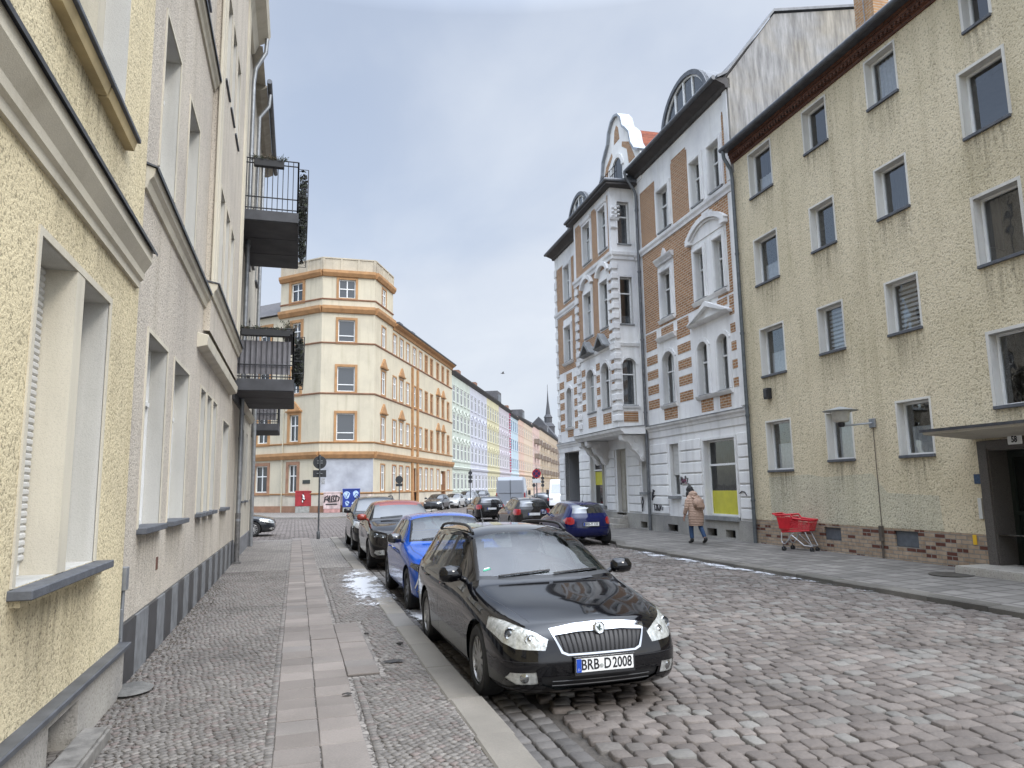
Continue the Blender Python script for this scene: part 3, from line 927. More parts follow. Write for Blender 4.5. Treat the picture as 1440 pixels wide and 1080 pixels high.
GALV = simple('dark_slab', (.05, .051, .056), .6, amt=.3, sc=3)
SOFF = simple('slab_soffit', (.07, .07, .074), .8, amt=.25, sc=2)
def railing(F, mb, pts, z0, z1, r=.011, gap=.115, mid=None):
    """bars along a polyline of (u,d)"""
    for (a, b) in zip(pts[:-1], pts[1:]):
        n = max(1, int(math.hypot(b[0] - a[0], b[1] - a[1]) / gap))
        for zz in [z0 + .06, z1] + (mid or []):
            mb.tube([F.p(a[0], a[1], zz), F.p(b[0], b[1], zz)], .016, 6)
        for k in range(n + 1):
            t = k / n
            rr = .022 if k in (0, n) else r * .9
            mb.tube([F.p(a[0] + (b[0] - a[0]) * t, a[1] + (b[1] - a[1]) * t, z0), F.p(a[0] + (b[0] - a[0]) * t, a[1] + (b[1] - a[1]) * t, z1)], rr, 5)
def balcony(F, root, u0, u1, d1, z, hz=.26, rail=1.05, screen=False, lab=None):
    mb = M(); F.box(mb, u0, u1, -.02, d1, z, z + hz)
    b = mb.build('balcony', GALV, root, bev=.01)
    if lab: b['label'] = lab
    mb = M(); n = 3
    for k in range(n):
        a = u0 + (u1 - u0) * k / n
        F.box(mb, a + .03, a + (u1 - u0) / n - .01, .04, d1 - .03, z - .012, z - .003)
    mb.build('soffit_panel', SOFF, b)
    mb = M(); F.box(mb, u0 + .04, u1 - .04, .0, .06, z - .2, z - .013); mb.build('bracket', BLACK, b)
    mb = M(); railing(F, mb, [(u0 + .03, .02), (u0 + .03, d1 - .03), (u1 - .03, d1 - .03), (u1 - .03, .02)], z + hz, z + hz + rail, mid=[z + hz + rail - .12, z + hz + .34])
    mb.build('railing', BLACK, b)
    if screen:
        mb = M(); pr = None
        for k in range(24):
            t = k / 23; q = (u0 + .07 + (.012 if k % 2 else 0), .05 + (d1 - .14) * t)
            if pr: mb.quad(F.p(pr[0], pr[1], z + hz + .12), F.p(q[0], q[1], z + hz + .12), F.p(q[0], q[1], z + hz + .92), F.p(pr[0], pr[1], z + hz + .92))
            pr = q
        mb.build('fabric_screen', simple('grey_screen', (.17, .165, .175), .9, amt=.15, sc=6), b, smooth=0)
    return b
balcony(FL2, h2, 17.6, 21.4, 1.37, 8.20, .26, 1.32)
balcony(FL2, h2, 17.55, 21.4, 1.36, 4.04, .28, 1.22, True)

LEAFS = [simple('winter_leaf_dark', (.035, .042, .022), .9, amt=.5, sc=30), simple('winter_leaf_brown', (.09, .07, .045), .9, amt=.4, sc=30)]
def flower_box(F, u0, u1, d0, d1, z0, z1, label, seed, leafy=.3, n=90, hang=0):
    c = F.p((u0 + u1) / 2, (d0 + d1) / 2, z0)
    t = thing('flower_box', label, 'flower box', c, 0, 'planters on the balcony railings')
    mb = M(); F.box(mb, u0, u1, d0, d1, z0, z1); mb.build('trough', PLASTIC, t, bev=.01)
    rg = random.Random(seed); mb = M()
    for k in range(n):
        a = Vector(F.p(rg.uniform(u0, u1), rg.uniform(d0, d1), z1 - .02))
        dz = rg.uniform(.3, 1) * leafy if rg.random() > hang else -rg.uniform(.1, 1) * leafy
        tip = a + Vector((rg.gauss(0, .08), rg.gauss(0, .08), dz))
        mb.mi = k % 2
        mb.tube([a, (a + tip) / 2 + Vector((rg.gauss(0, .02), rg.gauss(0, .02), .02)), tip], .004, 3)
        for q in range(7):
            f = rg.uniform(.3, 1); b = a + (tip - a) * f + Vector((rg.gauss(0, .02), rg.gauss(0, .02), rg.gauss(0, .015))); s_ = rg.uniform(.012, .03)
            e1 = Vector((rg.gauss(0, 1), rg.gauss(0, 1), rg.gauss(0, 1))).normalized() * s_; e2 = e1.orthogonal().normalized() * s_ * .6
            mb.quad(b - e1, b + e2, b + e1, b - e2)
    mb.build('plant', LEAFS, t)
    return t
flower_box(FL2, 17.52, 17.66, .30, 1.0, 9.56, 9.74, 'black trough with low dry plants on the near rail of the upper balcony', 1, .14)
for k, z in enumerate((9.30, 9.02, 8.74, 8.46)):
    pass
def plant_rack(F, u0, u1, d, z0, z1, label, seed):
    """rows of dark pots hung on the outside of the railing"""
    t = thing('plant_rack', label, 'plant rack', F.p((u0 + u1) / 2, d, z0), 0, 'planters on the balcony railings')
    mb = M()
    for u in np.linspace(u0, u1, 5):
        mb.tube([F.p(u, d - .02, z0), F.p(u, d - .02, z1)], .012, 5); mb.tube([F.p(u, d + .22, z0), F.p(u, d + .22, z1 - .06)], .012, 5)
    for z in np.linspace(z0, z1 - .06, 4):
        mb.tube([F.p(u0, d + .22, z), F.p(u1, d + .22, z)], .010, 5)
        for u in (u0, u1):
            mb.tube([F.p(u, d - .02, z), F.p(u, d + .22, z)], .010, 5)
    mb.build('frame', BLACK, t)
    rg = random.Random(seed); mb = M()
    for k in range(1700):
        b = Vector(F.p(rg.uniform(u0, u1), d + rg.uniform(.02, .19), rg.uniform(z0 + .05, z1 - .05))); s_ = rg.uniform(.03, .07)
        e1 = Vector((rg.gauss(0, 1), rg.gauss(0, 1), rg.gauss(0, 1))).normalized() * s_; e2 = e1.orthogonal().normalized() * s_ * .6
        mb.mi = 0 if rg.random() < .8 else 1
        mb.quad(b - e1, b + e2, b + e1, b - e2)
    mb.build('plant', [simple('dark_foliage', (.016, .017, .014), .9, amt=.4, sc=30), LEAFS[0]], t)
plant_rack(FL2, 17.75, 21.2, 1.36, 8.2, 9.72, 'tall dark rack of plants hung outside the upper balcony', 3)
plant_rack(FL2, 17.75, 20.6, 1.36, 4.5, 5.45, 'dark straggly plants hung outside the lower balcony', 4)
flower_box(FL2, 17.50, 17.66, .15, 1.25, 5.34, 5.5, 'long black trough along the near rail of the lower balcony', 5, .10, 60)
flower_box(FL2, 18.2, 20.9, 1.1, 1.3, 5.52, 5.68, 'black trough with wilted stems on the far rail of the lower balcony', 6, .3, 120)

# ================================================================ left third house (cream, up to the corner)
P3 = plaster('cream_pebbledash', (.54, .495, .41), 75, .012, .35, .2)
h3 = thing('apartment_house', 'narrow cream corner house behind the beige one with grey downpipe and small balcony', 'house', (-1.48, 23, 0))
g3 = [(21.2, 21.95, 1.45, 3.45), (23.0, 23.7, 1.45, 3.45), (25.6, 26.3, 1.45, 3.45)]
up3 = [(a, b, c, e) for c, e in ((5.1, 6.9), (8.6, 10.4)) for a, b in ((22.2, 23.0), (24.3, 25.1), (26.0, 26.7))]
mb = M()
FL2.wall(mb, 19.3, 27.5, .45, 13.8, g3 + up3, .22)
mb.mi = 0; back_hull(FL2, mb, 19.3, 27.5, 9, -.2, 13.8)
mb.quad(FL2.p(19.3, .3, 13.8), FL2.p(27.5, .3, 13.8), FL2.p(27.5, -9, 15.2), FL2.p(19.3, -9, 15.2))
mb.build('wall', [P3, REVEAL], h3)
for a, b, c, e in g3 + up3:
    window(FL2, h3, a, b, c, e, .15, (.5,), (.68,), .05, sill=SLATE)
mb = M(); FL2.box(mb, 19.3, 27.53, -.05, .03, -.2, .45); mb.build('plinth', simple('grey_plinth', (.16, .16, .165), .8, amt=.3), h3)
mb = M(); FL2.run(mb, 19.3, 24.4, [(-.02, 3.85), (.08, 3.88), (.16, 4.0), (-.02, 4.06)]); mb.build('string_course', CREAM, h3)
mb = M(); FL2.run(mb, 21.3, 27.6, [(-.05, 13.6), (.15, 13.62), (.34, 13.72), (.34, 13.8), (-.05, 13.85)]); mb.build('eaves', simple('pale_eaves', (.30, .27, .22), .8, amt=.2), h3)
mb = M(); mb.tube([FL2.p(21.0, .42, 13.78), FL2.p(27.6, .42, 13.78)], .075, 10); mb.build('gutter', ZINC, h3)
mb = M(); mb.tube([FL2.p(21.6, .42, 13.68), FL2.p(21.6, .4, 13.3), FL2.p(21.6, .14, 12.9), FL2.p(21.6, .12, 9)], .055, 8); mb.tube([FL2.p(24.8, .12, 13), FL2.p(24.8, .12, 0)], .06, 8)
mb.build('downpipe', ZINCL, h3, smooth=40)
balcony(FL2, h3, 25.2, 27.3, .86, 3.72, .24, .95, True)
# ================================================================ right yellow house
a22 = R(2.2)
UR = (sin(a22), cos(a22)); NR = (-cos(a22), sin(a22))
FR = Fac((12.4, 17.2), UR, NR)
YR = plaster('ochre_render', (.655, .57, .405), 26, .025, .42, .24, dirtc=(.84, .84, .80))
hr = thing('apartment_house', 'ochre rough rendered house on the right with brick base and entrance canopy', 'house', FR.p(-7, 0, 0))
ro = []
for k in range(4):
    dz = 2.6 * k
    ro += [(-1.31, -.27, 2.04 + dz + (.0), 3.35 + dz), (-3.59, -2.74, 2.22 + dz, 3.34 + dz), (-5.84, -4.99, 2.22 + dz, 3.34 + dz)]
    ro += [(-11.6, -10.7, 2.22 + dz, 3.34 + dz), (-14.6, -13.6, 2.1 + dz, 3.35 + dz)]
big = [(-8.24, -7.33, 3.0, 4.33), (-8.24, -7.33, 5.63, 6.93), (-8.24, -7.33, 8.16, 9.45), (-8.10, -7.56, 10.22, 11.0)]
door = [(-8.45, -7.05, .17, 2.25)]
vents = [(-2.95, -2.35, .33, .63), (-5.25, -4.6, .33, .66)]
mb = M()
FR.wall(mb, -16, .55, .70, 11.28, ro + big + [(-8.45, -7.05, .70, 2.25)], .26)
mb.mi = 0
back_hull(FR, mb, -16, .55, 10, -.2, 11.6)
PALE = plaster('pale_surround', (.66, .64, .58), 120, .002, .1, .2)
mb.build('wall', [YR, PALE], hr)
mb = M(); FR.plate(mb, [(-5.9, .71), (-.25, .71), (-.22, 1.86), (-1.9, 1.9), (-2.5, 1.82), (-4.1, 1.88), (-4.5, 1.45), (-5.85, 1.4)], -.004, .004); mb.build('repainted_patch', plaster('patch_render', (.585, .54, .40), 26, .025, .42, .24), hr)
BK = brick('clinker_base', UR, (.42, .325, .235), (.33, .245, .17), (.26, .24, .21), .25, .082, .008, .010, dark=(.13, .055, .04))
mb = M(); FR.wall(mb, -16, .55, -.2, .70, [(-8.45, -7.05, -.2, .70)] + vents, .2, .015); mb.build('brick_base', [BK, BK], hr)
mb = M()
for k, (d, z0, z1) in enumerate(((.04, 11.28, 11.36), (.075, 11.36, 11.45), (.11, 11.45, 11.54), (.14, 11.54, 11.63))):
    FR.box(mb, -16, .57, -.1, d, z0, z1)
for k in range(130):
    u = -15.9 + k * .126
    FR.box(mb, u, u + .062, .075, .125, 11.365, 11.445)
mb.build('brick_frieze', brick('frieze_brick', UR, (.16, .075, .05), (.11, .05, .035), (.05, .04, .035), .25, .085, .006, .008), hr)
ROOFT = simple('roof_felt', (.07, .065, .06), .85, amt=.3, sc=3)
mb = M()
mb.prism([FR.p(-16, .30, 11.64), FR.p(-16, .30, 11.69), FR.p(-16, -5.0, 13.1), FR.p(-16, -10.2, 11.7), FR.p(-16, -10.2, 11.6)], FR.U * 16.57)
mb.build('roof', ROOFT, hr)
mb = M(); mb.tube([FR.p(-16, .36, 11.68), FR.p(.6, .36, 11.68)], .075, 10); FR.box(mb, -16, .6, .14, .33, 11.63, 11.66); mb.build('gutter', ZINC, hr, smooth=40)
mb = M(); mb.tube([FR.p(.48, .36, 11.62), FR.p(.48, .33, 11.4), FR.p(.48, .12, 11.05), FR.p(.48, .09, 10.8), FR.p(.48, .09, .02)], .055, 10)
for z in (1.2, 3.6, 6.0, 8.4):
    mb.tube([FR.p(.48, .09, z), FR.p(.48, .09, z + .06)], .068, 10)
mb.build('downpipe', simple('grey_downpipe', (.10, .11, .115), .55, .3, .25, 10), hr, smooth=40)
curt = {0: (0, .55), 1: None, 2: (0, .62), 5: (0, .55), 6: None, 7: (0, .3)}
for i, (a, b, c, e) in enumerate(ro):
    k, j = divmod(i, 5)
    cu = None; bl = None
    if k == 0 and j < 3: cu = (0, .55) if j != 1 else (0, .98)
    if k == 2 and j == 0: cu = (0, .45)
    if k == 3 and j in (0, 2): cu = (0, .45) if j == 0 else (.0, .97)
    if k == 1 and j in (0,): cu = (0, .5)
    w_ = window(FR, hr, a, b, c, e, .16, (), (), .05, sill=SLATE, so=.05, curtain=cu)
    if k == 1 and j in (1, 2):   # striped day-night blind
        mb = M(); zz = c + .06
        while zz < e - .1:
            mb.quad(FR.p(a + .07, -.27, zz), FR.p(b - .07, -.27, zz), FR.p(b - .07, -.27, zz + .055), FR.p(a + .07, -.27, zz + .055)); zz += .10
        mb.build('blind', LACE, w_)
    surround(FR, hr, a, b, c, e, .045, .010, mat=PALE); runoff(FR, hr, a, b, c - .05, 1.0)
for a, b, c, e in big:
    window(FR, hr, a, b, c, e, .16, (), (), .045, sill=SLATE, so=.05); surround(FR, hr, a, b, c, e, .06, .012, mat=PALE); runoff(FR, hr, a, b, c - .05, 1.1)
for a, b, c, e in vents:
    mb = M(); FR.box(mb, a + .01, b - .01, -.06, -.03, c + .01, e - .01)
    mb.build('vent_cover', simple('grey_sheet', (.10, .11, .125), .6, .2, .2, 8), hr)
# entrance
TERR = simple('terrazzo', (.085, .075, .066), .6, amt=.5, sc=90)
mb = M()
FR.box(mb, -7.05, -6.86, -.3, .05, .05, 2.40); FR.box(mb, -8.64, -8.45, -.3, .05, .05, 2.40); FR.box(mb, -8.45, -7.05, -.3, .05, 2.25, 2.40)
mb.build('door_surround', TERR, hr, bev=.008)
mb = M()
FR.box(mb, -8.45, -7.05, -.50, -.46, .17, 2.25)
dgr = simple('door_green', (.014, .020, .016), .45, amt=.2)
for a, b, c, e in ((-7.16, -7.053, .18, 2.24), (-8.447, -8.34, .18, 2.24), (-7.80, -7.70, .18, 2.24), (-8.34, -7.16, 1.05, 1.12), (-8.34, -7.16, 2.1, 2.24), (-8.34, -7.16, .18, .36)):
    FR.box(mb, a, b, -.46, -.40, c, e)
dd = mb.build('door', dgr, hr)
mb = M(); mb.quad(FR.p(-8.34, -.44, 1.12), FR.p(-7.16, -.44, 1.12), FR.p(-7.16, -.44, 2.1), FR.p(-8.34, -.44, 2.1)); mb.build('pane', glassy('door_glass', ior=1.5, opaque=(.01, .012, .011)), dd)
mb = M(); mb.tube([FR.p(-7.84, -.40, 1.1), FR.p(-7.84, -.34, 1.1), FR.p(-7.95, -.34, 1.1)], .012, 6); mb.build('handle', CHROME, dd)
mb = M(); FR.box(mb, -7.075, -7.043, -.5, .02, .06, 2.26); FR.box(mb, -8.46, -8.425, -.5, .02, .06, 2.26); FR.box(mb, -8.43, -7.07, -.5, .02, 2.22, 2.26); mb.quad(FR.p(-8.45, -.3, .17), FR.p(-7.05, -.3, .17), FR.p(-7.05, -.5, .17), FR.p(-8.45, -.5, .17)); mb.quad(FR.p(-7.05, -.2, .05), FR.p(-7.05, -.5, .05), FR.p(-7.05, -.5, 2.3), FR.p(-7.05, -.2, 2.3)); mb.build('door_reveal', TERR, hr)
mb = M(); FR.box(mb, -9.2, -6.75, -.46, .72, -.1, .17); mb.build('door_step', CONC, hr, bev=.018, segs=2)
mb = M(); FR.prism = None
prof = [(-.02, 2.44), (1.10, 2.53), (1.12, 2.60), (-.02, 2.66)]
FR.run(mb, -9.6, -6.74, prof); mb.build('canopy', plaster('canopy_concrete', (.52, .48, .40), 60, .003, .15, .35), hr)
mb = M(); FR.run(mb, -9.63, -6.71, [(-.02, 2.664), (1.14, 2.604), (1.15, 2.57), (1.16, 2.62), (-.02, 2.70)]); mb.build('canopy_flashing', ZINC, hr)
mb = M(); FR.box(mb, -7.80, -7.52, .05, .075, 2.30, 2.47)
sgn = mb.build('house_number_sign', PLATEW, hr, bev=.012)
tm = Matrix.Translation(FR.p(-7.66, .078, 2.385) - Vector(hr.location)) @ Matrix(((-FR.U.x, 0, FR.N.x), (-FR.U.y, 0, FR.N.y), (0, 1, 0))).to_4x4()
text('digits', '58', .15, INK, tm, sgn, .75, .002, .004)
mb = M(); FR.box(mb, -6.82, -6.74, .0, .03, .98, 1.36); mb.build('doorbell_panel', simple('bell_white', (.55, .55, .52), .4, amt=.05), hr, bev=.004)
mb = M(); FR.box(mb, -6.86, -6.70, .0, .012, 1.62, 1.80); mb.build('enamel_plate', simple('blue_plate', (.03, .06, .12), .4, amt=.5, sc=30), hr)
mb = M(); FR.box(mb, -6.63, -6.55, .015, .03, .50, .68); mb.build('gas_marker', simple('yellow_marker', (.70, .42, .02), .5, amt=.1), hr, bev=.003)
mb = M(); FR.box(mb, -.62, -.42, .0, .14, 3.98, 4.28); FR.box(mb, -.60, -.44, .13, .16, 4.02, 4.24); mb.build('alarm_box', PLASTIC, hr, bev=.01)
mb = M(); mb.tube([FR.p(-4.27, .02, 2.9), FR.p(-4.27, .02, .72)], .008, 6); FR.box(mb, -4.315, -4.225, .015, .075, .42, .74); mb.tube([FR.p(-4.27, .045, .42), FR.p(-4.27, .045, .0)], .022, 8); mb.build('lamp_cable', simple('cable_brown', (.085, .07, .055), .7, amt=.3, sc=9), hr)
# chimney behind the eaves
ch = M(); cp = Vector((14.45, 14.05, 0)); FC = Fac((cp.x, cp.y), UR, NR)
FC.box(ch, -.33, .33, -.25, .25, 11.9, 15.3)
chb = ch.build('chimney', brick('chimney_brick', UR, (.46, .27, .13), (.36, .20, .10), (.40, .36, .30), .25, .08, .004, .010), hr)
ch = M(); FC.box(ch, -.38, .38, -.30, .30, 15.3, 15.42); ch.build('chimney_cap', CONC, chb)
mb = M(); mb.tube([FC.p(.55, -.2, 12.0), FC.p(.55, -.2, 13.7)], .025, 6); mb.tube([FC.p(-.05, .3, 12), FC.p(-.05, .3, 15)], .012, 5); mb.build('antenna_pole', ZINCL, hr)

# wall lamp on its bracket
lp = thing('wall_lamp', 'pale street lamp with flat round hood on a bracket of the ochre house', 'lamp', FR.p(-4.27, 0, 2.98))
mb = M(); FR.box(mb, -4.36, -4.18, 0, .05, 2.88, 3.08); mb.build('wall_plate', ZINCL, lp, bev=.008)
LU, LD = -4.18, .76
mb = M(); mb.tube([FR.p(-4.27, .04, 2.98), FR.p(-4.24, .4, 2.95), FR.p(LU, LD, 2.92)], .022, 8); mb.build('arm', simple('lamp_grey', (.36, .38, .40), .5, .2, .15), lp, smooth=40)
LC = FR.p(LU, LD, 0)
mb = M(); mb.lathe([(.055, 2.90), (.075, 2.93), (.075, 2.99), (.05, 3.0)], LC, (0, 0, 1), 14); mb.build('socket', BLACK, lp, smooth=40)
mb = M(); mb.lathe([(.12, 3.0), (.165, 3.03), (.185, 3.18), (.19, 3.25)], LC, (0, 0, 1), 20); mb.build('globe', simple('opal_glass', (.50, .49, .44), .3, amt=.15, sc=12), lp, smooth=50)
mb = M(); mb.lathe([(.36, 3.245), (.365, 3.26), (.20, 3.30), (.10, 3.33), (.03, 3.345), (.0, 3.35)], LC, (0, 0, 1), 28); mb.build('hood', simple('hood_grey', (.30, .31, .30), .6, .2, .2), lp, smooth=50)

# ================================================================ white and brick house
hw = thing('ornate_house', 'white stucco and orange brick house with bay and curved gable', 'house', FR.p(9, 0, 0))
WP = plaster('white_stucco', (.80, .79, .765), 120, .002, .08, .28)
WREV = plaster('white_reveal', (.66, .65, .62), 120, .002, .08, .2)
WB = brick('orange_brick', UR, (.42, .225, .11), (.29, .145, .065), (.50, .42, .33), .26, .088, .006, .014, .5)
STP = plaster('stucco_plinth', (.36, .345, .31), 40, .006, .25, .5)
TRIM = plaster('stucco_trim', (.76, .75, .725), 100, .002, .1, .3)
GREYT = simple('grey_ledge', (.20, .205, .205), .7, amt=.25, sc=4)
ground = [(1.34, 3.20, .72, 3.08), (4.95, 5.62, 1.31, 3.12), (7.40, 8.0, 1.44, 2.82), (9.5, 10.45, .52, 3.2), (11.72, 13.5, .86, 3.18), (15.05, 17.2, .0, 3.4)]
base_ops = [(1.55, 2.1, .1, .34), (2.6, 3.2, .1, .34), (5.15, 5.9, .1, .34), (7.6, 8.2, .1, .34)]
f_ = [(1.37, 2.02, 4.55, 6.28, .22), (2.58, 3.24, 4.55, 6.28, .22), (4.88, 5.80, 4.55, 6.42, .28), (15.8, 16.55, 4.65, 6.62, .2)]
s_ = [(1.34, 1.90, 7.68, 9.32), (2.52, 3.10, 7.68, 9.32), (4.82, 5.64, 7.68, 9.36), (15.66, 16.65, 7.98, 9.75)]
t_ = [(1.20, 1.88, 10.9, 12.42), (2.42, 3.06, 10.9, 12.42), (4.70, 5.60, 10.9, 12.45), (15.6, 16.5, 11.1, 12.9)]
ops = ground + f_ + s_ + t_
E0, E1 = .57, 18.05
mb = M()
FR.wall(mb, E0, 7.75, .62, 14.0, [o for o in ops if o[0] < 7.2] + [(7.40, 7.7499, 1.44, 2.82)], .22)
FR.wall(mb, 7.75, 12.15, .62, 3.86, [(7.7501, 8.0, 1.44, 2.82), ground[3], (11.72, 12.1499, .86, 3.18)], .22)
FR.wall(mb, 12.15, E1, .62, 14.0, [(12.1501, 13.5, .86, 3.18)] + [o for o in ops if o[0] > 15.2] + [(15.05, 17.2, .62, 3.4)], .22)
mb.mi = 0
back_hull(FR, mb, E0, E1, 11, -.2, 14.0)
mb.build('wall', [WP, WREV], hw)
mb = M(); FR.wall(mb, E0, 15.05, -.2, .62, base_ops + [(9.5, 10.45, .52, .62)], .25, .05); FR.wall(mb, 17.2, E1 + .03, -.2, .62, [], .1, .05); FR.box(mb, E0, 9.5, -.05, .05, .612, .63); FR.box(mb, 10.45, 15.05, -.05, .05, .612, .63); mb.build('plinth', [STP, STP], hw)
for o in base_ops:
    mb = M(); FR.box(mb, o[0], o[1], -.24, -.22, o[2], o[3]); mb.build('cellar_hatch', DARK, hw)
# entrance recess at the far corner
mb = M()
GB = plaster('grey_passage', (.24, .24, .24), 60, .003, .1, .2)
P = FR.p
mb.quad(P(15.05, -.22, 0), P(15.05, -3, 0), P(15.05, -3, 3.4), P(15.05, -.22, 3.4)); mb.quad(P(17.2, -.0, 0), P(17.2, -3, 0), P(17.2, -3, 3.4), P(17.2, 0, 3.4)); mb.quad(P(15.05, -3, 0), P(17.2, -3, 0), P(17.2, -3, 3.4), P(15.05, -3, 3.4)); mb.quad(P(15.05, -.22, 3.4), P(17.2, -.22, 3.4), P(17.2, -3, 3.4), P(15.05, -3, 3.4))
mb.build('entrance_recess', GB, hw)
# rusticated blocks of the ground floor
mb = M()
for a, b in ((.62, 1.20), (3.40, 4.80), (5.80, 7.12), (8.12, 9.30), (10.62, 11.58), (13.66, 14.98), (17.28, 18.02)):
    z = .66
    while z < 3.15:
        h = .36 if z > 1.2 else .30
        FR.box(mb, a, b, -.01, .045, z + .03, min(z + h, 3.32)); z += h + .02
build_split(mb, 'rusticated_block', WP, hw, bev=.014, segs=1)
# first cornice
mb = M()
CO1 = [(-.02, 3.42), (.03, 3.42), (.035, 3.64), (.06, 3.66), (.08, 3.74), (.14, 3.80), (.15, 3.86), (-.02, 3.90)]
FR.run(mb, E0, 7.74, CO1); mb.build('cornice', TRIM, hw)
mb = M(); FR.run(mb, 12.2, E1 + .05, CO1); mb.build('cornice', TRIM, hw)
mb = M(); FR.run(mb, E0, 7.74, [(-.02, 3.905), (.165, 3.865), (.17, 3.875), (-.02, 3.93)]); FR.run(mb, 12.2, E1 + .05, [(-.02, 3.905), (.165, 3.865), (.17, 3.875), (-.02, 3.93)]); mb.build('cornice_flashing', GREYT, hw)
CO2 = [(-.02, 10.50), (.04, 10.50), (.05, 10.58), (.10, 10.66), (.11, 10.76), (-.02, 10.82)]
mb = M(); FR.run(mb, E0, 7.74, CO2); mb.build('cornice', TRIM, hw)
mb = M(); FR.run(mb, 12.16, E1 + .02, CO2); mb.build('cornice', TRIM, hw)
# brick facing with cut-outs for the window frames
mb = M(); D4 = .006
def pad(o, l, r, dn, up): return (o[0] - l, o[1] + r, o[2] - dn, o[3] + up)
sx = [pad(s_[0], .22, .19, .18, .62), pad(s_[1], .19, .22, .18, .62), (1.8, 2.6, 7.4, 9.9), pad(s_[2], .22, .22, .12, .42)]
tx = [(1.03, 3.28, 10.8, 14), (4.48, 5.80, 10.8, 14)]
FR.wall(mb, .92, 7.1, 7.42, 10.5, sx, 0, D4); mb.build('brick_facing', [WB, WB], hw); mb = M()
FR.wall(mb, .92, 7.1, 10.82, 13.05, tx, 0, D4)
# stepped tops
for a, b, z in ((.92, 1.03, 13.2), (3.28, 4.48, 13.2), (6.3, 7.1, 13.0)):
    FR.plate(mb, [(a, 13.04), (b, 13.04), (b, z - .12), (b - .08, z - .12), (b - .08, z), (a + .08, z), (a + .08, z - .12), (a, z - .12)], -.002, D4)
mb.build('brick_facing', [WB, WB], hw); mb = M()
FR.wall(mb, 15.0, 17.8, 7.5, 10.45, [pad(s_[3], .2, .2, .2, .45)], 0, D4); FR.wall(mb, 15.0, 17.8, 10.85, 13.15, [pad(t_[3], .2, .2, .1, 1)], 0, D4)
mb.build('brick_facing', [WB, WB], hw)
# brick blocks of the first floor band
mb = M()
def blk(u0, u1, z0, z1): FR.box(mb, u0, u1, -.01, .008, z0, z1)
for i in range(5):
    z = 4.50 + i * .55
    blk(3.70, 4.62, z, z + .33) if i < 5 else None
    blk(6.2, 7.1, z, z + .33); blk(.95, 1.22, z + .05, z + .33)
    blk(15.05, 15.5, z, z + .36); blk(17.0, 17.7, z, z + .36)
for a, b, c, e in ((1.42, 2.05, 4.0, 4.42), (2.45, 3.2, 4.0, 4.42), (4.85, 5.85, 4.0, 4.40), (4.85, 5.8, 7.02, 7.34), (3.75, 4.55, 7.05, 7.35), (6.2, 7.1, 7.05, 7.35), (.95, 1.2, 7.05, 7.35), (1.3, 1.9, 7.12, 7.36), (15.75, 16.6, 4.15, 4.5), (15.75, 16.6, 6.95, 7.35)):
    blk(a, b, c, e)
build_split(mb, 'brick_panel', WB, hw)
# window frames in stucco
def arch_band(F, mb, a, b, e, h, w, d0, d1, n=12):
    um, W_ = (a + b) / 2, (b - a) / 2
    rr = (W_ * W_ + h * h) / (2 * h); zc = e - rr
    t0 = math.asin(min(1, W_ / rr))
    for k in range(n):
        p = [-t0 + 2 * t0 * k / n, -t0 + 2 * t0 * (k + 1) / n]
        q = [(um + r * sin(t), zc + r * cos(t)) for r, t in ((rr, p[0]), (rr + w, p[0]), (rr + w, p[1]), (rr, p[1]))]
        F.plate(mb, q, d0, d1)
for a, b, c, e, h in f_:
    mb = M(); FR.box(mb, a - .10, a, -.01, .05, c, e - h + .02); FR.box(mb, b, b + .10, -.01, .05, c, e - h + .02); arch_band(FR, mb, a, b, e, h, .12, -.01, .05); mb.build('window_surround', TRIM, hw)
for a, b, c, e in s_ + t_:
    surround(FR, hw, a, b, c, e, .15, .05, mat=TRIM)
    surround(FR, hw, a - .02, b + .02, c, e + .02, .05, .075, mat=TRIM)
# sills and hoods
for a, b, z in ((1.25, 3.38, 4.5), (4.75, 5.95, 4.5), (1.2, 3.3, 7.60), (4.65, 5.85, 7.60), (15.6, 16.8, 4.6), (15.4, 16.9, 7.9)):
    mb = M(); FR.run(mb, a, b, [(-.02, z - .10), (.05, z - .10), (.10, z - .03), (.12, z + .02), (-.02, z + .05)]); mb.build('window_sill', TRIM, hw)
def pediment(F, root, a, b, z, h, d=.22, mat=None):
    m = (a + b) / 2
    mb = M(); F.plate(mb, [(a, z), (b, z), (m, z + h)], -.01, d * .35)
    F.plate(mb, [(a - .06, z), (a + .10, z), (m, z + h - .10), (m, z + h + .06)], -.01, d); F.plate(mb, [(b + .06, z), (m, z + h + .06), (m, z + h - .10), (b - .10, z)], -.01, d)
    F.run(mb, a - .06, b + .06, [(-.01, z - .09), (d * .7, z - .06), (d * .95, z), (-.01, z)])
    mb.build('pediment', mat or TRIM, root)
pediment(FR, hw, 1.12, 3.5, 6.92, .48)
mb = M(); FR.run(mb, 4.62, 6.0, [(-.01, 6.82), (.08, 6.84), (.16, 6.96), (.17, 7.0), (-.01, 7.03)]); mb.build('window_hood', TRIM, hw)
mb = M(); FR.run(mb, 4.55, 5.9, [(-.01, 9.72), (.08, 9.74), (.16, 9.86), (.17, 9.91), (-.01, 9.94)]); FR.plate(mb, [(5.05, 9.93), (5.42, 9.93), (5.34, 10.06), (5.235, 10.22), (5.13, 10.06)], -.01, .09)
for k in range(13):
    FR.box(mb, 4.62 + k * .096, 4.67 + k * .096, 0, .09, 9.67, 9.74)
mb.build('window_hood', TRIM, hw)
mb = M(); arch_band(FR, mb, 1.08, 3.36, 10.14, .45, .16, -.01, .16, 18); arch_band(FR, mb, 1.16, 3.28, 10.06, .42, .07, -.01, .09, 30)
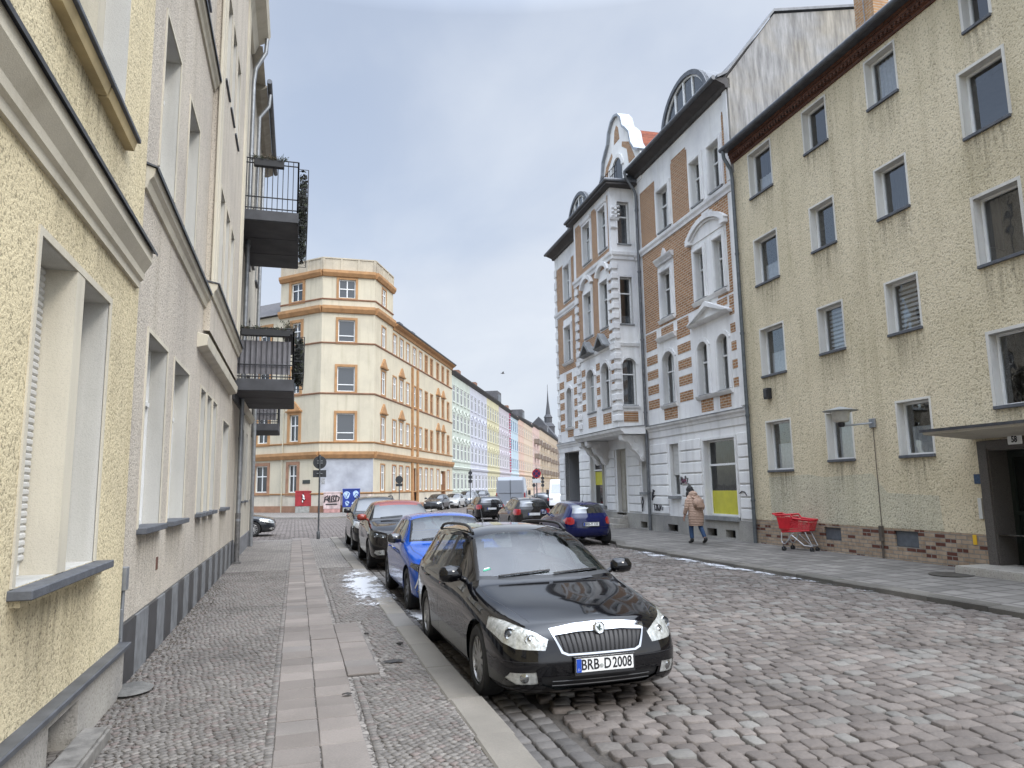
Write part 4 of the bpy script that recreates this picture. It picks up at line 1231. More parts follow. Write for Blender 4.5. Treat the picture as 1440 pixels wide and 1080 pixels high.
FR.box(mb, 1.0, 1.25, -.01, .17, 9.63, 9.75); FR.box(mb, 3.2, 3.45, -.01, .17, 9.63, 9.75)
FR.plate(mb, [(1.85, 10.28), (2.6, 10.28), (2.6, 10.36), (2.45, 10.36), (2.45, 10.44), (2.0, 10.44), (2.0, 10.36), (1.85, 10.36)], -.01, .05)
mb.build('arched_hood', TRIM, hw)
mb = M(); FR.plate(mb, [(1.1, 9.62), (3.35, 9.62)] + [(2.22 + 1.13 * cos(t), 9.62 + .44 * sin(t)) for t in np.linspace(.05, pi - .05, 14)], -.004, .03); mb.build('arch_field', WP, hw)
for u0 in (.60,):
    mb = M(); FR.box(mb, u0, u0 + .26, -.02, .05, 3.95, 10.45); FR.box(mb, u0, u0 + .24, -.02, .05, 10.85, 13.9); mb.build('pilaster', TRIM, hw, bev=.008)
mb = M()
for k in range(14):
    z = 3.98 + k * .68
    FR.box(mb, 17.72, 18.08, -.02, .05, z, z + .42)
build_split(mb, 'quoin', TRIM, hw, bev=.012)
OLDFR = WOODW
for i, o in enumerate(f_ + s_ + t_):
    window(FR, hw, *o[:4], .15, (.5,), (.62,), .05, fm=OLDFR, sill=GREYT, so=.06, curtain=(0, 1) if i in (0, 1, 2, 4, 7, 8) else (0, .6), glass=WGLASS)
for i, o in enumerate(ground):
    if i in (1, 2):
        w_ = window(FR, hw, *o, .15, (), (), .06, sill=GREYT, so=.12, shutter=.62, sh=.09)
    if i in (0, 4):
        w_ = window(FR, hw, *o, .15, (), (.67,), .06, sill=GREYT, so=.12, sh=.12, part='shop_window', glass=glassy('shop_glass', (.30, .32, .31), 1.6, 1.4))
        mb = M(); q = -.183
        YG = simple('yellow_film', (.50, .46, .03), .4, amt=.1)
        if i == 0: mb.quad(P(o[0] + .05, q, o[2] + .05), P(o[1] - .05, q, o[2] + .05), P(o[1] - .05, q, o[2] + .78), P(o[0] + .05, q, o[2] + .78))
        else: mb.quad(P(o[0] + .05, q, 1.75), P(o[1] - .05, q, 1.75), P(o[1] - .05, q, 2.35), P(o[0] + .05, q, 2.35))
        mb.build('yellow_film', YG, w_)
        mb = M(); qs = -.6
        for k in range(9):
            u = o[0] + .1 + k * (o[1] - o[0] - .2) / 8
            mb.quad(P(u, qs, o[2]), P(u + .12, qs - .05, o[2]), P(u + .12, qs - .05, o[3]), P(u, qs, o[3]))
        mb.build('vertical_blind', simple('grey_blind', (.14, .145, .14), .9, amt=.3, sc=3), w_)
        surround(FR, hw, *o, .07, .05, mat=TRIM)
mb = M(); FR.box(mb, 9.5, 10.45, -.22, -.18, .52, 3.2)
for a, b, c, e in ((9.58, 9.92, .7, 1.6), (10.02, 10.36, .7, 1.6), (9.58, 9.92, 1.75, 2.6), (10.02, 10.36, 1.75, 2.6), (9.58, 10.36, 2.72, 3.1)):
    FR.box(mb, a, b, -.18, -.16, c, e)
mb.build('door', simple('beige_door', (.36, .33, .27), .6, amt=.15), hw, bev=.006)
mb = M(); FR.box(mb, 9.3, 10.7, .0, .72, -.1, .20); FR.box(mb, 9.4, 10.6, -.1, .42, .20, .40); FR.box(mb, 9.45, 10.5, -.2, .2, .40, .53); mb.build('door_steps', CONC, hw, bev=.015)
# graffiti scribbles on the ground floor
def scribble(F, mb, strokes, u0, z0, sc, d, r, sg=-1):
    for st in strokes:
        mb.tube([F.p(u0 + sg * x * sc, d, z0 + y * sc) for x, y in st], r, 5)
GRA = simple('graffiti_black', (.02, .018, .025), .7, amt=.2)
GRP = simple('graffiti_pink', (.42, .10, .20), .7, amt=.2)
B1 = [[(0, 0), (.1, .9), (.45, .8), (.2, .5), (.5, .3), (.05, 0)], [(.6, .7), (.62, .2), (.85, .2), (.9, .7)], [(1.0, .85), (1.35, .85)], [(1.18, 1.0), (1.15, .1)], [(1.4, .7), (1.75, .72), (1.4, .1), (1.8, .12), (2.0, -.1)]]
mb = M(); scribble(FR, mb, B1, 4.78, 1.70, .30, .062, .014); mb.build('graffiti', GRA, hw)
mb = M(); scribble(FR, mb, [[(0, 0), (.3, .6), (.5, 0), (.9, .5), (1.2, 0)], [(.2, .2), (1.3, .4)]], 4.72, 1.74, .26, .058, .010); mb.build('graffiti', GRP, hw)
mb = M(); scribble(FR, mb, [[(0, .5), (.05, 0)], [(.2, .4), (.4, .45), (.3, .0), (.2, .1)], [(.5, 0), (.55, .4), (.7, 0)], [(.85, 0), (.85, .4), (1.05, .1), (1.1, .45)], [(1.3, .05), (1.35, .3)]], 6.9, .78, .5, .06, .018); scribble(FR, mb, [[(0, 0), (.2, 1), (.4, .8), (.3, 1.3), (.7, 1.1)], [(.1, .3), (.5, .5)]], 7.05, 1.15, .3, .06, .03); scribble(FR, mb, [[(0, 0), (.15, .6), (.3, .9), (.15, 1.3), (-.1, .8), (0, .3)]], 7.95, .72, .42, .06, .02); mb.build('graffiti', GRA, hw)
mb = M(); scribble(FR, mb, [[(0, 0), (.3, .12), (.55, .08), (.75, -.12)]], 1.2, 1.42, .5, .06, .016); mb.build('graffiti', GRA, hw)

# ---- bay
BY0, BY1, BDp = 7.75, 12.1, 1.0
FB = Fac(FR.p(0, BDp, 0), UR, NR)
FRT = Fac(FR.p(BY0, 0, 0), NR, (-UR[0], -UR[1]))       # return face towards the viewer, u = outwards
FLT = Fac(FR.p(BY1, 0, 0), NR, UR)
bt = [(8.22, 9.0, 11.2, 12.98), (10.0, 10.9, 11.25, 12.98)]; bs = [(8.25, 9.1, 8.0, 9.92), (10.1, 11.0, 8.0, 9.92)]; bf = [(8.4, 9.25, 4.76, 6.58, .35), (10.02, 10.95, 4.76, 6.58, .35)]
rt = [(.20, .72, 11.2, 12.95), (.20, .72, 7.95, 9.85), (.18, .74, 4.76, 6.6, .25)]
mb = M()
FB.wall(mb, BY0, BY1, 3.86, 13.6, bt + bs + bf, .2)
FRT.wall(mb, 0, BDp, 3.86, 13.6, rt, .2)
FLT.wall(mb, 0, BDp, 3.86, 13.6, rt, .2)
mb.mi = 0; mb.quad(P(BY0, BDp, 3.87), P(BY1, BDp, 3.87), P(BY1, 0, 3.87), P(BY0, 0, 3.87))
by = mb.build('bay', [WP, WREV], hw)
mb = M()
FB.wall(mb, 7.98, 11.9, 7.5, 10.55, [pad(o, .16, .16, .1, .5) for o in bs] + [], 0, D4); mb.build('bay_brick', [WB, WB], by); mb = M()
FB.wall(mb, 7.98, 11.9, 10.95, 13.3, [pad(o, .16, .16, .1, .6) for o in bt], 0, D4)
mb.build('bay_brick', [WB, WB], by)
mb = M()
for a, b in ((7.95, 8.2), (9.45, 9.85), (11.15, 11.6)):
    for i in range(4):
        FB.box(mb, a, b, -.01, .008, 4.9 + i * .5, 5.2 + i * .5)
for a, b in ((8.4, 9.25), (10.02, 10.95)):
    FB.box(mb, a, b, -.01, .008, 4.12, 4.55)
FRT.box(mb, .16, .76, -.01, .008, 4.10, 4.52)
build_split(mb, 'brick_panel', WB, by)
mb = M()
for u in (BY0, BY1 - .42):
    for i in range(16):
        z = 4.15 + i * .40
        if z < 10.4:
            FB.box(mb, u - (.02 if u == BY0 else 0), u + .44, -.01, .07, z, z + .25)
for i in range(16):
    z = 4.15 + i * .40
    if z < 10.4:
        FRT.box(mb, .80, 1.06, -.01, .07, z, z + .25)
build_split(mb, 'quoin', TRIM, by, bev=.02)
for z, nmz in ((10.55, 'cornice'), (7.05, 'cornice')):
    mb = M()
    pr = [(-.02, z), (.05, z), (.06, z + .12), (.11, z + .18), (.12, z + .30), (-.02, z + .36)] if z > 8 else [(-.02, z), (.05, z + .02), (.08, z + .14), (-.02, z + .18)]
    FB.run(mb, BY0 - .08, BY1 + .08, pr); FRT.run(mb, 0, BDp + .05, [(d - .003, zz + .002) for d, zz in pr]); mb.build(nmz, TRIM, by)
for o in bt + bs:
    surround(FB, by, *o[:4], .11, .05, mat=TRIM)
for o in bf:
    mb = M(); arch_band(FB, mb, o[0], o[1], o[3], o[4], .12, -.01, .06); FB.box(mb, o[0] - .1, o[0], -.01, .05, o[2], o[3] - o[4]); FB.box(mb, o[1], o[1] + .1, -.01, .05, o[2], o[3] - o[4]); mb.build('window_surround', TRIM, by)
    pediment(FB, by, o[0] - .1, o[1] + .1, 7.22, .5, .3, GREYT)
for o in bs:
    mb = M(); arch_band(FB, mb, o[0] - .12, o[1] + .12, o[3] + .62, .36, .16, -.01, .15, 14)
    FB.plate(mb, [((o[0] + o[1]) / 2 - .2, o[3] + .72), ((o[0] + o[1]) / 2 + .2, o[3] + .72), ((o[0] + o[1]) / 2 + .1, o[3] + .92), ((o[0] + o[1]) / 2 - .1, o[3] + .92)], 0, .08); mb.build('arched_hood', TRIM, by)
for o in bt:
    mb = M(); FB.run(mb, o[0] - .15, o[1] + .15, [(-.01, 13.05), (.08, 13.08), (.12, 13.2), (-.01, 13.24)]); mb.build('window_hood', TRIM, by)
for a, b, c, e in rt[0:1] + rt[1:2]:
    surround(FRT, by, a, b, c, e, .07, .03, mat=TRIM)
mb = M(); FRT.run(mb, .1, .85, [(-.01, 4.62), (.06, 4.64), (.1, 4.72), (-.01, 4.75)]); mb.build('window_sill', TRIM, by)
mb = M(); arch_band(FRT, mb, .18, .74, 6.6, .25, .09, -.01, .04); mb.build('window_surround', TRIM, by)
# plaster ornament on the return
mb = M(); FRT.run(mb, .66, 1.05, [(-.01, 12.15), (.05, 12.17), (.08, 12.25), (-.01, 12.28)]); FRT.run(mb, .72, 1.02, [(-.01, 11.78), (.05, 11.8), (.08, 11.86), (-.01, 11.89)])
for k in range(9):
    mb.lathe([(.0, -.02), (.06, 0), (.05, .03), (.0, .05)], FRT.p(.78 + .14 * sin(k * 2.1), .02, 12.3 + k * .055), FRT.N, 7)
mb.build('stucco_ornament', TRIM, by, smooth=50)
for i, o in enumerate(bt + bs + bf):
    window(FB, hw, *o[:4], .14, (.5,), (.62,), .05, fm=OLDFR, sill=GREYT, so=.05, curtain=(0, .9))
for i, o in enumerate(rt):
    window(FRT, hw, *o[:4], .14, (), (.66,), .05, fm=OLDFR, sill=GREYT, so=.05, curtain=(0, 1) if i != 1 else (0, .2), cm=simple('grey_curtain', (.30, .30, .31), .9, amt=.2, sc=14))
# bay floor slab and scroll brackets
mb = M()
SL = [(-.02, 3.62), (1.0, 3.62), (1.06, 3.70), (1.14, 3.76), (1.16, 3.86), (-.02, 3.93)]
FR.run(mb, 7.2, 12.45, SL); mb.build('bay_slab', TRIM, by)
mb = M(); FR.run(mb, 7.16, 12.5, [(-.02, 3.935), (1.18, 3.87), (1.19, 3.88), (-.02, 3.96)]); mb.build('slab_flashing', GREYT, by)
sc = [(.0, 3.60), (.98, 3.60), (.96, 3.42), (.86, 3.34), (.74, 3.36), (.66, 3.28), (.56, 3.08), (.40, 2.98), (.30, 2.86), (.24, 2.70), (.14, 2.60), (.05, 2.62), (.0, 2.72)]
for u in (7.55, 11.3, 12.1):
    mb = M(); FR.run(mb, u, u + .30, sc)
    for d, z, r in ((.82, 3.46, .10), (.52, 3.22, .09), (.30, 3.03, .075), (.14, 2.76, .07), (.35, 3.42, .12)):
        mb.lathe([(r, -.03), (r * 1.05, 0), (r, .36), (r * .5, .38)], P(u, d, z), FR.U, 12)
        mb.lathe([(r * .5, -.05), (r * .45, 0)], P(u, d, z), FR.U, 10)
    mb.build('scroll_bracket', TRIM, by, smooth=35)
# eaves and roofs
DKE = simple('dark_fascia', (.045, .04, .038), .7, amt=.3, sc=4)
def eaves(u0, u1, d, z, F=FR, side=None):
    mb = M(); F.run(mb, u0, u1, [(-.05, z - .12), (.10, z - .12), (.14, z - .02), (d, z + .10), (d, z + .16), (-.05, z + .22)])
    mb.build('eaves', DKE, hw)
    mb = M(); mb.tube([F.p(u0, d + .05, z + .16), F.p(u1, d + .05, z + .16)], .075, 10); mb.build('gutter', ZINC, hw, smooth=40)
eaves(.50, 7.30, .45, 13.86)
eaves(12.35, 18.15, .45, 13.95)
mb = M()
o5 = .28
mb.prism([P(7.30, -.05, 13.52), P(7.40, BDp + o5, 13.52), P(12.35, BDp + o5, 13.52), P(12.45, -.05, 13.52)], (0, 0, .14)); mb.build('eaves', DKE, hw)
mb = M(); mb.tube([P(7.30, -.0, 13.68), P(7.36, BDp + o5 + .03, 13.68), P(12.38, BDp + o5 + .03, 13.68), P(12.45, -.0, 13.68)], .07, 10); mb.build('gutter', ZINC, hw, smooth=40)
TILES = brick('red_roof_tile', UR, (.26, .075, .035), (.20, .055, .03), (.08, .03, .02), .2, .16, .02, .01)
mb = M()
rp = [(.3, 14.02), (-1.8, 16.4), (-5.5, 17.2), (-11.2, 14.2), (-11.2, 13.9)]
mb.prism([P(.72, d, z) for d, z in rp], FR.U * (E1 - .72)); mb.build('roof', simple('slate_roof', (.085, .085, .09), .7, amt=.35, sc=5), hw)
mb = M(); mb.prism([P(6.75, -.38, 14.3), P(9.05, -.38, 16.85), P(11.35, -.38, 14.3)], FR.N * -7.0); mb.build('roof_tiles', TILES, hw)
mb = M(); mb.prism([P(7.4, 1.15, 13.66), P(7.4, -.1, 13.95), P(7.4, -.1, 13.6)], FR.U * 5.0); mb.build('bay_roof', ZINC, hw)
# firewall gable above the neighbour
GW = nm('weathered_gable'); m_, nt_, out_ = GW; p_ = pos(nt_)
mp_ = nd(nt_, 'Mapping', {'Vector': p_, 'Scale': (2.0, 2.0, .25)}).outputs[0]
c_ = ramp(nt_, noise(nt_, mp_, 3.4, 8, .68), .34, .68, (.155, .15, .145), (.36, .35, .335))
c_ = mixc(nt_, ramp(nt_, noise(nt_, p_, .6, 5), .4, .6), c_, mixc(nt_, 1.0, c_, (1.0, .93, .80), 'MULTIPLY'))
finish(nt_, out_, c_, .9, noise(nt_, p_, 50, 3), .004)
mb = M(); mb.prism([P(.50, d, z) for d, z in ((.02, 11.0), (.02, 14.1), (-1.8, 16.5), (-5.5, 17.3), (-11.2, 14.3), (-11.2, 9))], FR.U * .2); mb.build('gable_wall', m_, hw)
mb = M()
gp = [(.40, 14.0), (.05, 14.2), (-1.78, 16.56), (-5.5, 17.36), (-11.2, 14.36)]
for q0, q1 in zip(gp[:-1], gp[1:]):
    mb.prism([P(.44, q0[0], q0[1]), P(.44, q1[0], q1[1]), P(.44, q1[0], q1[1] + .09), P(.44, q0[0], q0[1] + .09)], FR.U * .34)
mb.build('gable_coping', ZINC, hw)
# half-round dormers
def dormer(u0, u1, z0, z1, d=-.05, depth=3.2):
    um, hw_ = (u0 + u1) / 2, (u1 - u0) / 2; H = z1 - z0; n = 20
    arc = [(um + hw_ * cos(t), z0 + H * sin(t)) for t in np.linspace(0, pi, n + 1)]
    mb = M()
    for (ua, za), (ub, zb) in zip(arc[:-1], arc[1:]):
        mb.quad(P(ua, d + .12, za), P(ub, d + .12, zb), P(ub, d - depth, zb), P(ua, d - depth, za))
        ka, kb = .90, .90
        ia = (um + (ua - um) * ka, z0 + (za - z0) * ka); ib = (um + (ub - um) * kb, z0 + (zb - z0) * kb)
        mb.prism([P(ua, d - .02, za), P(ub, d - .02, zb), P(ib[0], d - .02, ib[1]), P(ia[0], d - .02, ia[1])], FR.N * .16)
    dm = mb.build('dormer', ZINC, hw)
    mb = M(); inn = [(um + (a - um) * .90, z0 + (b - z0) * .90) for a, b in arc]; in2 = [(um + (a - um) * .84, z0 + .04 + (b - z0) * .84) for a, b in arc]
    for k in range(n):
        mb.prism([P(*(inn[k][0], d, inn[k][1])), P(inn[k + 1][0], d, inn[k + 1][1]), P(in2[k + 1][0], d, in2[k + 1][1]), P(in2[k][0], d, in2[k][1])], FR.N * .06)
    FR.box(mb, u0 + .1, u1 - .1, d, d + .06, z0, z0 + .07)
    for f in (-.36, .0, .36):
        zt = z0 + H * .86 * math.sqrt(max(0, 1 - (f / .9) ** 2)); FR.box(mb, um + f * hw_ - .035, um + f * hw_ + .035, d, d + .065, z0 + .05, zt)
    w_ = mb.build('dormer_window', WHITE, dm)
    return dm, (um, hw_, H, z0, d, inn)
for (u0, u1, z0, z1) in ((1.55, 4.95, 14.16, 15.72), (12.4, 15.6, 14.25, 15.95)):
    dm, (um, hw_, H, zz, d, inn) = dormer(u0, u1, z0, z1)
    mb = M(); mb.quad(*[P(a, d + .02, b) for a, b in inn]); mb.build('pane', glassy('dormer_glass', ior=1.7, boost=1.4, opaque=(.05, .055, .06)), dm)
# curved gable
gl = [(6.85, 13.6), (6.85, 14.75), (7.2, 14.95), (7.5, 15.35), (7.65, 15.9), (7.95, 16.2), (8.25, 16.45), (8.4, 16.9), (8.7, 17.2), (9.05, 17.3), (9.4, 17.2), (9.7, 16.9), (9.85, 16.45), (10.15, 16.2), (10.45, 15.9), (10.6, 15.35), (10.9, 14.95), (11.25, 14.75), (11.25, 13.6)]
mb = M(); FR.plate(mb, gl, -.35, .03); gb = mb.build('gable', WP, hw)
mb = M()
gm_ = [Vector(q) for q in gl[1:-1]]; of_ = []
for k in range(len(gm_)):
    t_v = (gm_[min(k + 1, len(gm_) - 1)] - gm_[max(k - 1, 0)]).normalized(); of_.append(gm_[k] + Vector((-t_v.y, t_v.x)) * .10)
mb.strip_band([P(q.x, -.40, q.y) for q in gm_], [P(q.x, -.40, q.y) for q in of_], FR.N * .56)
mb.build('gable_coping', simple('zinc_coping', (.30, .32, .345), .5, .3, .2, 4), gb)
mb = M()
FR.plate(mb, [(8.75, 16.2), (9.35, 16.2), (9.25, 16.75), (9.05, 16.95), (8.85, 16.75)], 0, .038)
for s in (-1, 1):
    FR.plate(mb, [(9.05 + s * 1.75, 14.7), (9.05 + s * 1.15, 14.7), (9.05 + s * 1.0, 15.4), (9.05 + s * .5, 15.75), (9.05 + s * .55, 15.95), (9.05 + s * 1.25, 15.6)], 0, .038)
build_split(mb, 'brick_panel', WB, gb)
mb = M(); arch_band(FR, mb, 8.55, 9.55, 15.45, .5, .16, 0, .10, 14); mb.build('window_surround', TRIM, gb)
mb = M(); FR.plate(mb, [(8.6, 14.2), (9.5, 14.2)] + [(9.05 + .45 * cos(t), 14.95 + .48 * sin(t)) for t in np.linspace(0, pi, 10)], 0, .04); mb.build('window', DGLASS, gb)
mb = M()
for u in np.linspace(8.1, 10.0, 9): mb.tube([P(u, .5, 13.9), P(u, .5, 14.75)], .014, 5)
for z in (14.1, 14.45, 14.75): mb.tube([P(8.1, .5, z), P(10.0, .5, z)], .016, 5)
mb.build('roof_railing', BLACK, hw)
mb = M(); mb.tube([P(7.24, .55, 13.95), P(7.24, .5, 13.75), P(7.24, .3, 13.45), P(7.24, .14, 13.2), P(7.24, .10, 13.0), P(7.24, .10, .05)], .06, 10)
for z in (1.4, 4.4, 7.2, 9.9, 12.4): mb.tube([P(7.24, .10, z), P(7.24, .10, z + .06)], .075, 10)
mb.build('downpipe', simple('old_downpipe', (.12, .125, .13), .55, .35, .3, 9), hw, smooth=40)

# ================================================================ corner house across the junction
hc = thing('corner_house', 'cream corner house with orange brown window frames and an octagonal tower storey', 'house', (3.8, 60.5, 0))
CW = plaster('corner_cream', (.53, .475, .36), 20, .004, .08, .16)
CT = simple('corner_ochre', (.35, .19, .082), .8, amt=.2, sc=2)
CTP = simple('corner_brown', (.28, .155, .095), .85, amt=.2, sc=2)
FA = Fac(A_, (1, 0), (0, -1)); FS = Fac(B_, US, NS); FLf = Fac(A_, UL, NL)
chw = [(1.32, 2.68, 17.62, 19.2), (1.32, 2.68, 13.9, 15.75), (1.3, 2.72, 9.75, 11.8), (1.3, 2.75, 5.75, 7.95)]
stw = []
us = [2.3, 5.45, 7.5, 9.6, 11.85, 14.1, 16.3, 18.5, 21.2, 23.6, 26.1]
for u in us:
    for c, e in ((13.9, 15.7), (9.8, 11.8), (5.85, 7.85)):
        stw.append((u - .5, u + .5, c, e))
stg = [(u - .5, u + .5, 1.65, 3.8) for u in us if u not in (11.85, 23.6)]
stw = [w for w in stw if not (abs((w[0] + w[1]) / 2 - 11.85) < .1 and w[2] < 9)] + [(11.35, 12.35, 5.85, 7.85)]
stt = [(1.8, 2.8, 17.6, 19.1)]
lfw = [(2.3, 3.3, 5.75, 7.95), (2.3, 3.3, 9.75, 11.8), (2.3, 3.3, 13.9, 15.75), (2.2, 3.5, 17.62, 19.2), (2.35, 3.3, 1.6, 3.85), (5.7, 7.1, 1.65, 3.85), (5.8, 7.0, 5.75, 7.95), (5.8, 7.0, 9.75, 11.8), (5.8, 7.0, 13.9, 15.75), (9.3, 10.5, 1.65, 3.85), (9.3, 10.5, 5.75, 7.95)]
mb = M()
FA.wall(mb, 0, 4.32, 1.5, 20.1, chw, .18)
FS.wall(mb, 0, 4.85, 1.5, 20.1, [w for w in stw + stg + stt if w[1] < 4.8], .18)
FS.wall(mb, 4.85, 28.2, 1.5, 16.6, [w for w in stw + stg if w[0] > 4.8] + [(11.2, 12.6, 1.5, 3.75), (22.6, 24.6, 1.5, 3.7)], .12)
FLf.wall(mb, 0, 4.75, 1.5, 20.1, [w for w in lfw if w[1] < 4.7], .18)
FLf.wall(mb, 4.75, 22, 1.5, 16.6, [w for w in lfw if w[0] > 4.8], .18)
mb.mi = 0
def V(F, u, d, z): return F.p(u, d, z)
# back hull: closed outline
for p0_, p1_, z1_ in ((FS.p(28.2, 0, 0), FS.p(28.2, -11, 0), 16.6), (FS.p(28.2, -11, 0), FLf.p(22, -6, 0), 16.6), (FLf.p(22, -6, 0), FLf.p(22, 0, 0), 16.6), (FS.p(4.85, 0, 0), FS.p(4.85, -5.5, 0), 20.1), (FLf.p(4.75, 0, 0), FLf.p(4.75, -5.5, 0), 20.1)):
    mb.quad(p0_, p1_, p1_ + Vector((0, 0, z1_)), p0_ + Vector((0, 0, z1_)))
mb.build('wall', [CW, CW], hc)
mb = M()
for F, a, b in ((FA, 0, 4.32), (FS, 0, 11.2), (FS, 12.6, 22.6), (FS, 24.6, 28.2), (FLf, 0, 22)):
    F.box(mb, a, b, -.06, .06, -.1, .52 if F is not FS else .4)
mb.build('base', CTP, hc)
mb = M()
for F, a, b in ((FA, 0, 4.32), (FS, 0, 11.2), (FS, 12.6, 22.6), (FS, 24.6, 28.2), (FLf, 0, 22)):
    F.wall(mb, a, b, .4, 1.5, [], 0, .0)
mb.build('lower_wall', plaster('corner_lower', (.56, .50, .40), 20, .004, .1, .35), hc)
def band(z0, z1, d, mat, name, segs, extra=0):
    mb = M()
    for F, a, b in segs:
        F.run(mb, a - extra, b + extra, [(-.02, z0), (d * .5, z0 + .02), (d, z0 + (z1 - z0) * .55), (d, z1 - .02), (-.02, z1)])
    mb.build(name, mat, hc)
S3 = [(FA, 0, 4.32), (FS, 0, 4.85), (FLf, 0, 4.75)]; SA = [(FA, 0, 4.32), (FS, 0, 28.2), (FLf, 0, 22)]
band(4.28, 4.85, .30, CT, 'cornice', SA); band(5.50, 5.66, .10, CT, 'string_course', SA)
band(1.40, 1.55, .08, CT, 'string_course', SA)
band(9.50, 9.66, .10, CTP, 'string_course', SA); band(13.70, 13.86, .10, CTP, 'string_course', SA)
band(16.30, 16.90, .32, CT, 'cornice', S3); band(17.40, 17.55, .10, CTP, 'string_course', S3)
band(19.40, 19.95, .32, CT, 'cornice', S3)
mb = M()
for F, a, b in S3:
    F.box(mb, a, b, -.25, .02, 19.95, 20.95); F.box(mb, a, b, -.3, .08, 20.95, 21.05)
    for t in (.0, .33, .66, .97):
        F.box(mb, a + (b - a) * t, a + (b - a) * t + .16, .0, .07, 19.97, 20.95)
mb.build('parapet', plaster('parapet_stone', (.48, .42, .32), 20, .004, .15, .35), hc)
mb = M(); FS.run(mb, 4.85, 28.3, [(-.02, 16.1), (.10, 16.1), (.16, 16.35), (.45, 16.5), (.5, 16.62), (-.02, 16.7)]); mb.build('eaves', CT, hc)
mb = M(); mb.tube([FS.p(4.9, .52, 16.7), FS.p(28.3, .52, 16.7)], .09, 8); mb.build('gutter', ZINC, hc)
mb = M()
mb.prism([FS.p(4.85, .4, 16.68), FS.p(4.85, -4.5, 19.5), FS.p(4.85, -11, 16.7)], FS.U * 23.35)
mb.prism([FLf.p(4.75, .3, 16.68), FLf.p(4.75, -4, 19.3), FLf.p(4.75, -9, 16.7)], FLf.U * 17)
mb.quad(FLf.p(4.75, 0, 20.1), FA.p(0, 0, 20.1), FA.p(4.32, 0, 20.1), FS.p(4.85, 0, 20.1), FS.p(4.85, -5, 20.1), FLf.p(4.75, -5, 20.1))
mb.build('roof', simple('corner_roof', (.07, .065, .065), .8, amt=.3), hc)
for u in (8, 12, 16.5):
    mb = M(); FS.box(mb, u, u + 1.2, -2.6, -1.6, 17.2, 18.55); mb.build('skylight', ZINC, hc)
PK = simple('grey_patch', (.335, .345, .37), .85, amt=.2, sc=1.2)
mb = M(); FA.box(mb, .03, 4.29, -.01, .012, 1.58, 4.25); mb.build('painted_patch', PK, hc)
WRN = simple('window_brown', (.34, .16, .065), .8, amt=.15)
def cwin(F, o, mat, w=.22, trans=(.66,), mull=(.5,), gable=False, fm=None):
    surround(F, hc, *o, w, .06 if F is not FS else .035, True, mat)
    window(F, hc, *o, .12 if F is not FS else .05, mull, trans, .075 if F is not FS else .10, glass=glassy_c, fm=fm)
    if gable:
        a, b, c, e = o; m = (a + b) / 2
        mb = M(); F.plate(mb, [(a - .28, e + .28), (b + .28, e + .28), (b + .1, e + .55), (m + .16, e + 1.0), (m, e + 1.15), (m - .16, e + 1.0), (a - .1, e + .55)], -.01, .16)
        F.run(mb, a - .36, b + .36, [(-.01, e + .22), (.2, e + .24), (.24, e + .34), (-.01, e + .36)]); mb.build('window_gable', mat, hc)
glassy_c = glassy('corner_glass', ior=1.6, boost=1.3, opaque=(.035, .04, .045))
for o in chw: cwin(FA, o, CT, .2, (.28,) if o[2] < 17 else (.5,), () if o[2] < 17 else (.5,))
for o in stw: cwin(FS, o, CT, .13, (.68,), (.5,), gable=(o[2] < 13 and abs((o[0] + o[1]) / 2 - 2.3) < .2) or (o[2] < 13 and abs((o[0] + o[1]) / 2 - 7.5) < .2) or (o[2] < 13 and (o[0] + o[1]) / 2 in (21.2, 23.6)), fm=WRN if o[0] > 15 else None)
for o in stt: cwin(FS, o, CT, .16)
for o in stg: cwin(FS, o, CT if o[0] < 3 else WRN, .12, (.7,), (.5,))
for k, o in enumerate(lfw): cwin(FLf, o, CTP if o[2] < 5 else CT, .26, (.6,), (.5,), gable=k == 0)
mb = M(); FS.box(mb, 11.2, 12.6, -.25, -.18, 0, 3.75)
for a, b, c, e in ((11.3, 11.85, .3, 2.4), (11.95, 12.5, .3, 2.4)): FS.box(mb, a, b, -.18, -.14, c, e)
mb.build('door', simple('corner_door', (.23, .085, .035), .6, amt=.2), hc)
for a in (10.75, 12.6):
    mb = M(); FS.box(mb, a, a + .45, -.01, .16, 0, 4.25); FS.box(mb, a, a + .45, -.01, .16, 4.9, 13.6); mb.build('pilaster', CT, hc)
mb = M(); FS.box(mb, 22.6, 24.6, -.35, -.30, 0, 3.7); FS.box(mb, 23.0, 23.5, -.3, -.22, 0.1, 3.3); FS.box(mb, 24.25, 24.6, -.3, .05, 0, 3.7); sd = mb.build('shop_door', simple('shop_door_brown', (.28, .15, .08), .7, amt=.2), hc)
mb = M(); FS.box(mb, 22.75, 23.9, -.28, -.2, 2.2, 3.4); mb.build('pane', PLATEW, sd)
mb = M(); FLf.box(mb, .9, 1.7, .0, .03, 2.3, 2.6); mb.build('street_name_plate', simple('name_plate', (.03, .035, .03), .5), hc)
mb = M(); FLf.tube = None; mb.tube([FLf.p(3.95, .1, 0), FLf.p(3.95, .1, 16)], .05, 6); mb.build('downpipe', simple('cream_pipe', (.42, .38, .28), .6), hc)
# graffiti and stains low on the chamfer
mb = M(); FA.box(mb, .0, 4.3, -.02, .008, .55, 1.38); mb.build('graffiti_wash', simple('wash_pink', (.50, .42, .36), .9, amt=.5, sc=1.5), hc)
GRW = simple('graffiti_white', (.6, .6, .6), .8, amt=.2, sc=4)
mb = M()
scribble(FA, mb, [[(0, 0), (-.2, .5), (-.45, .1), (-.6, .6), (-.9, .5), (-1.0, 0), (-1.3, .4)]], 4.0, .8, .5, .03, .05); mb.build('graffiti', GRW, hc)

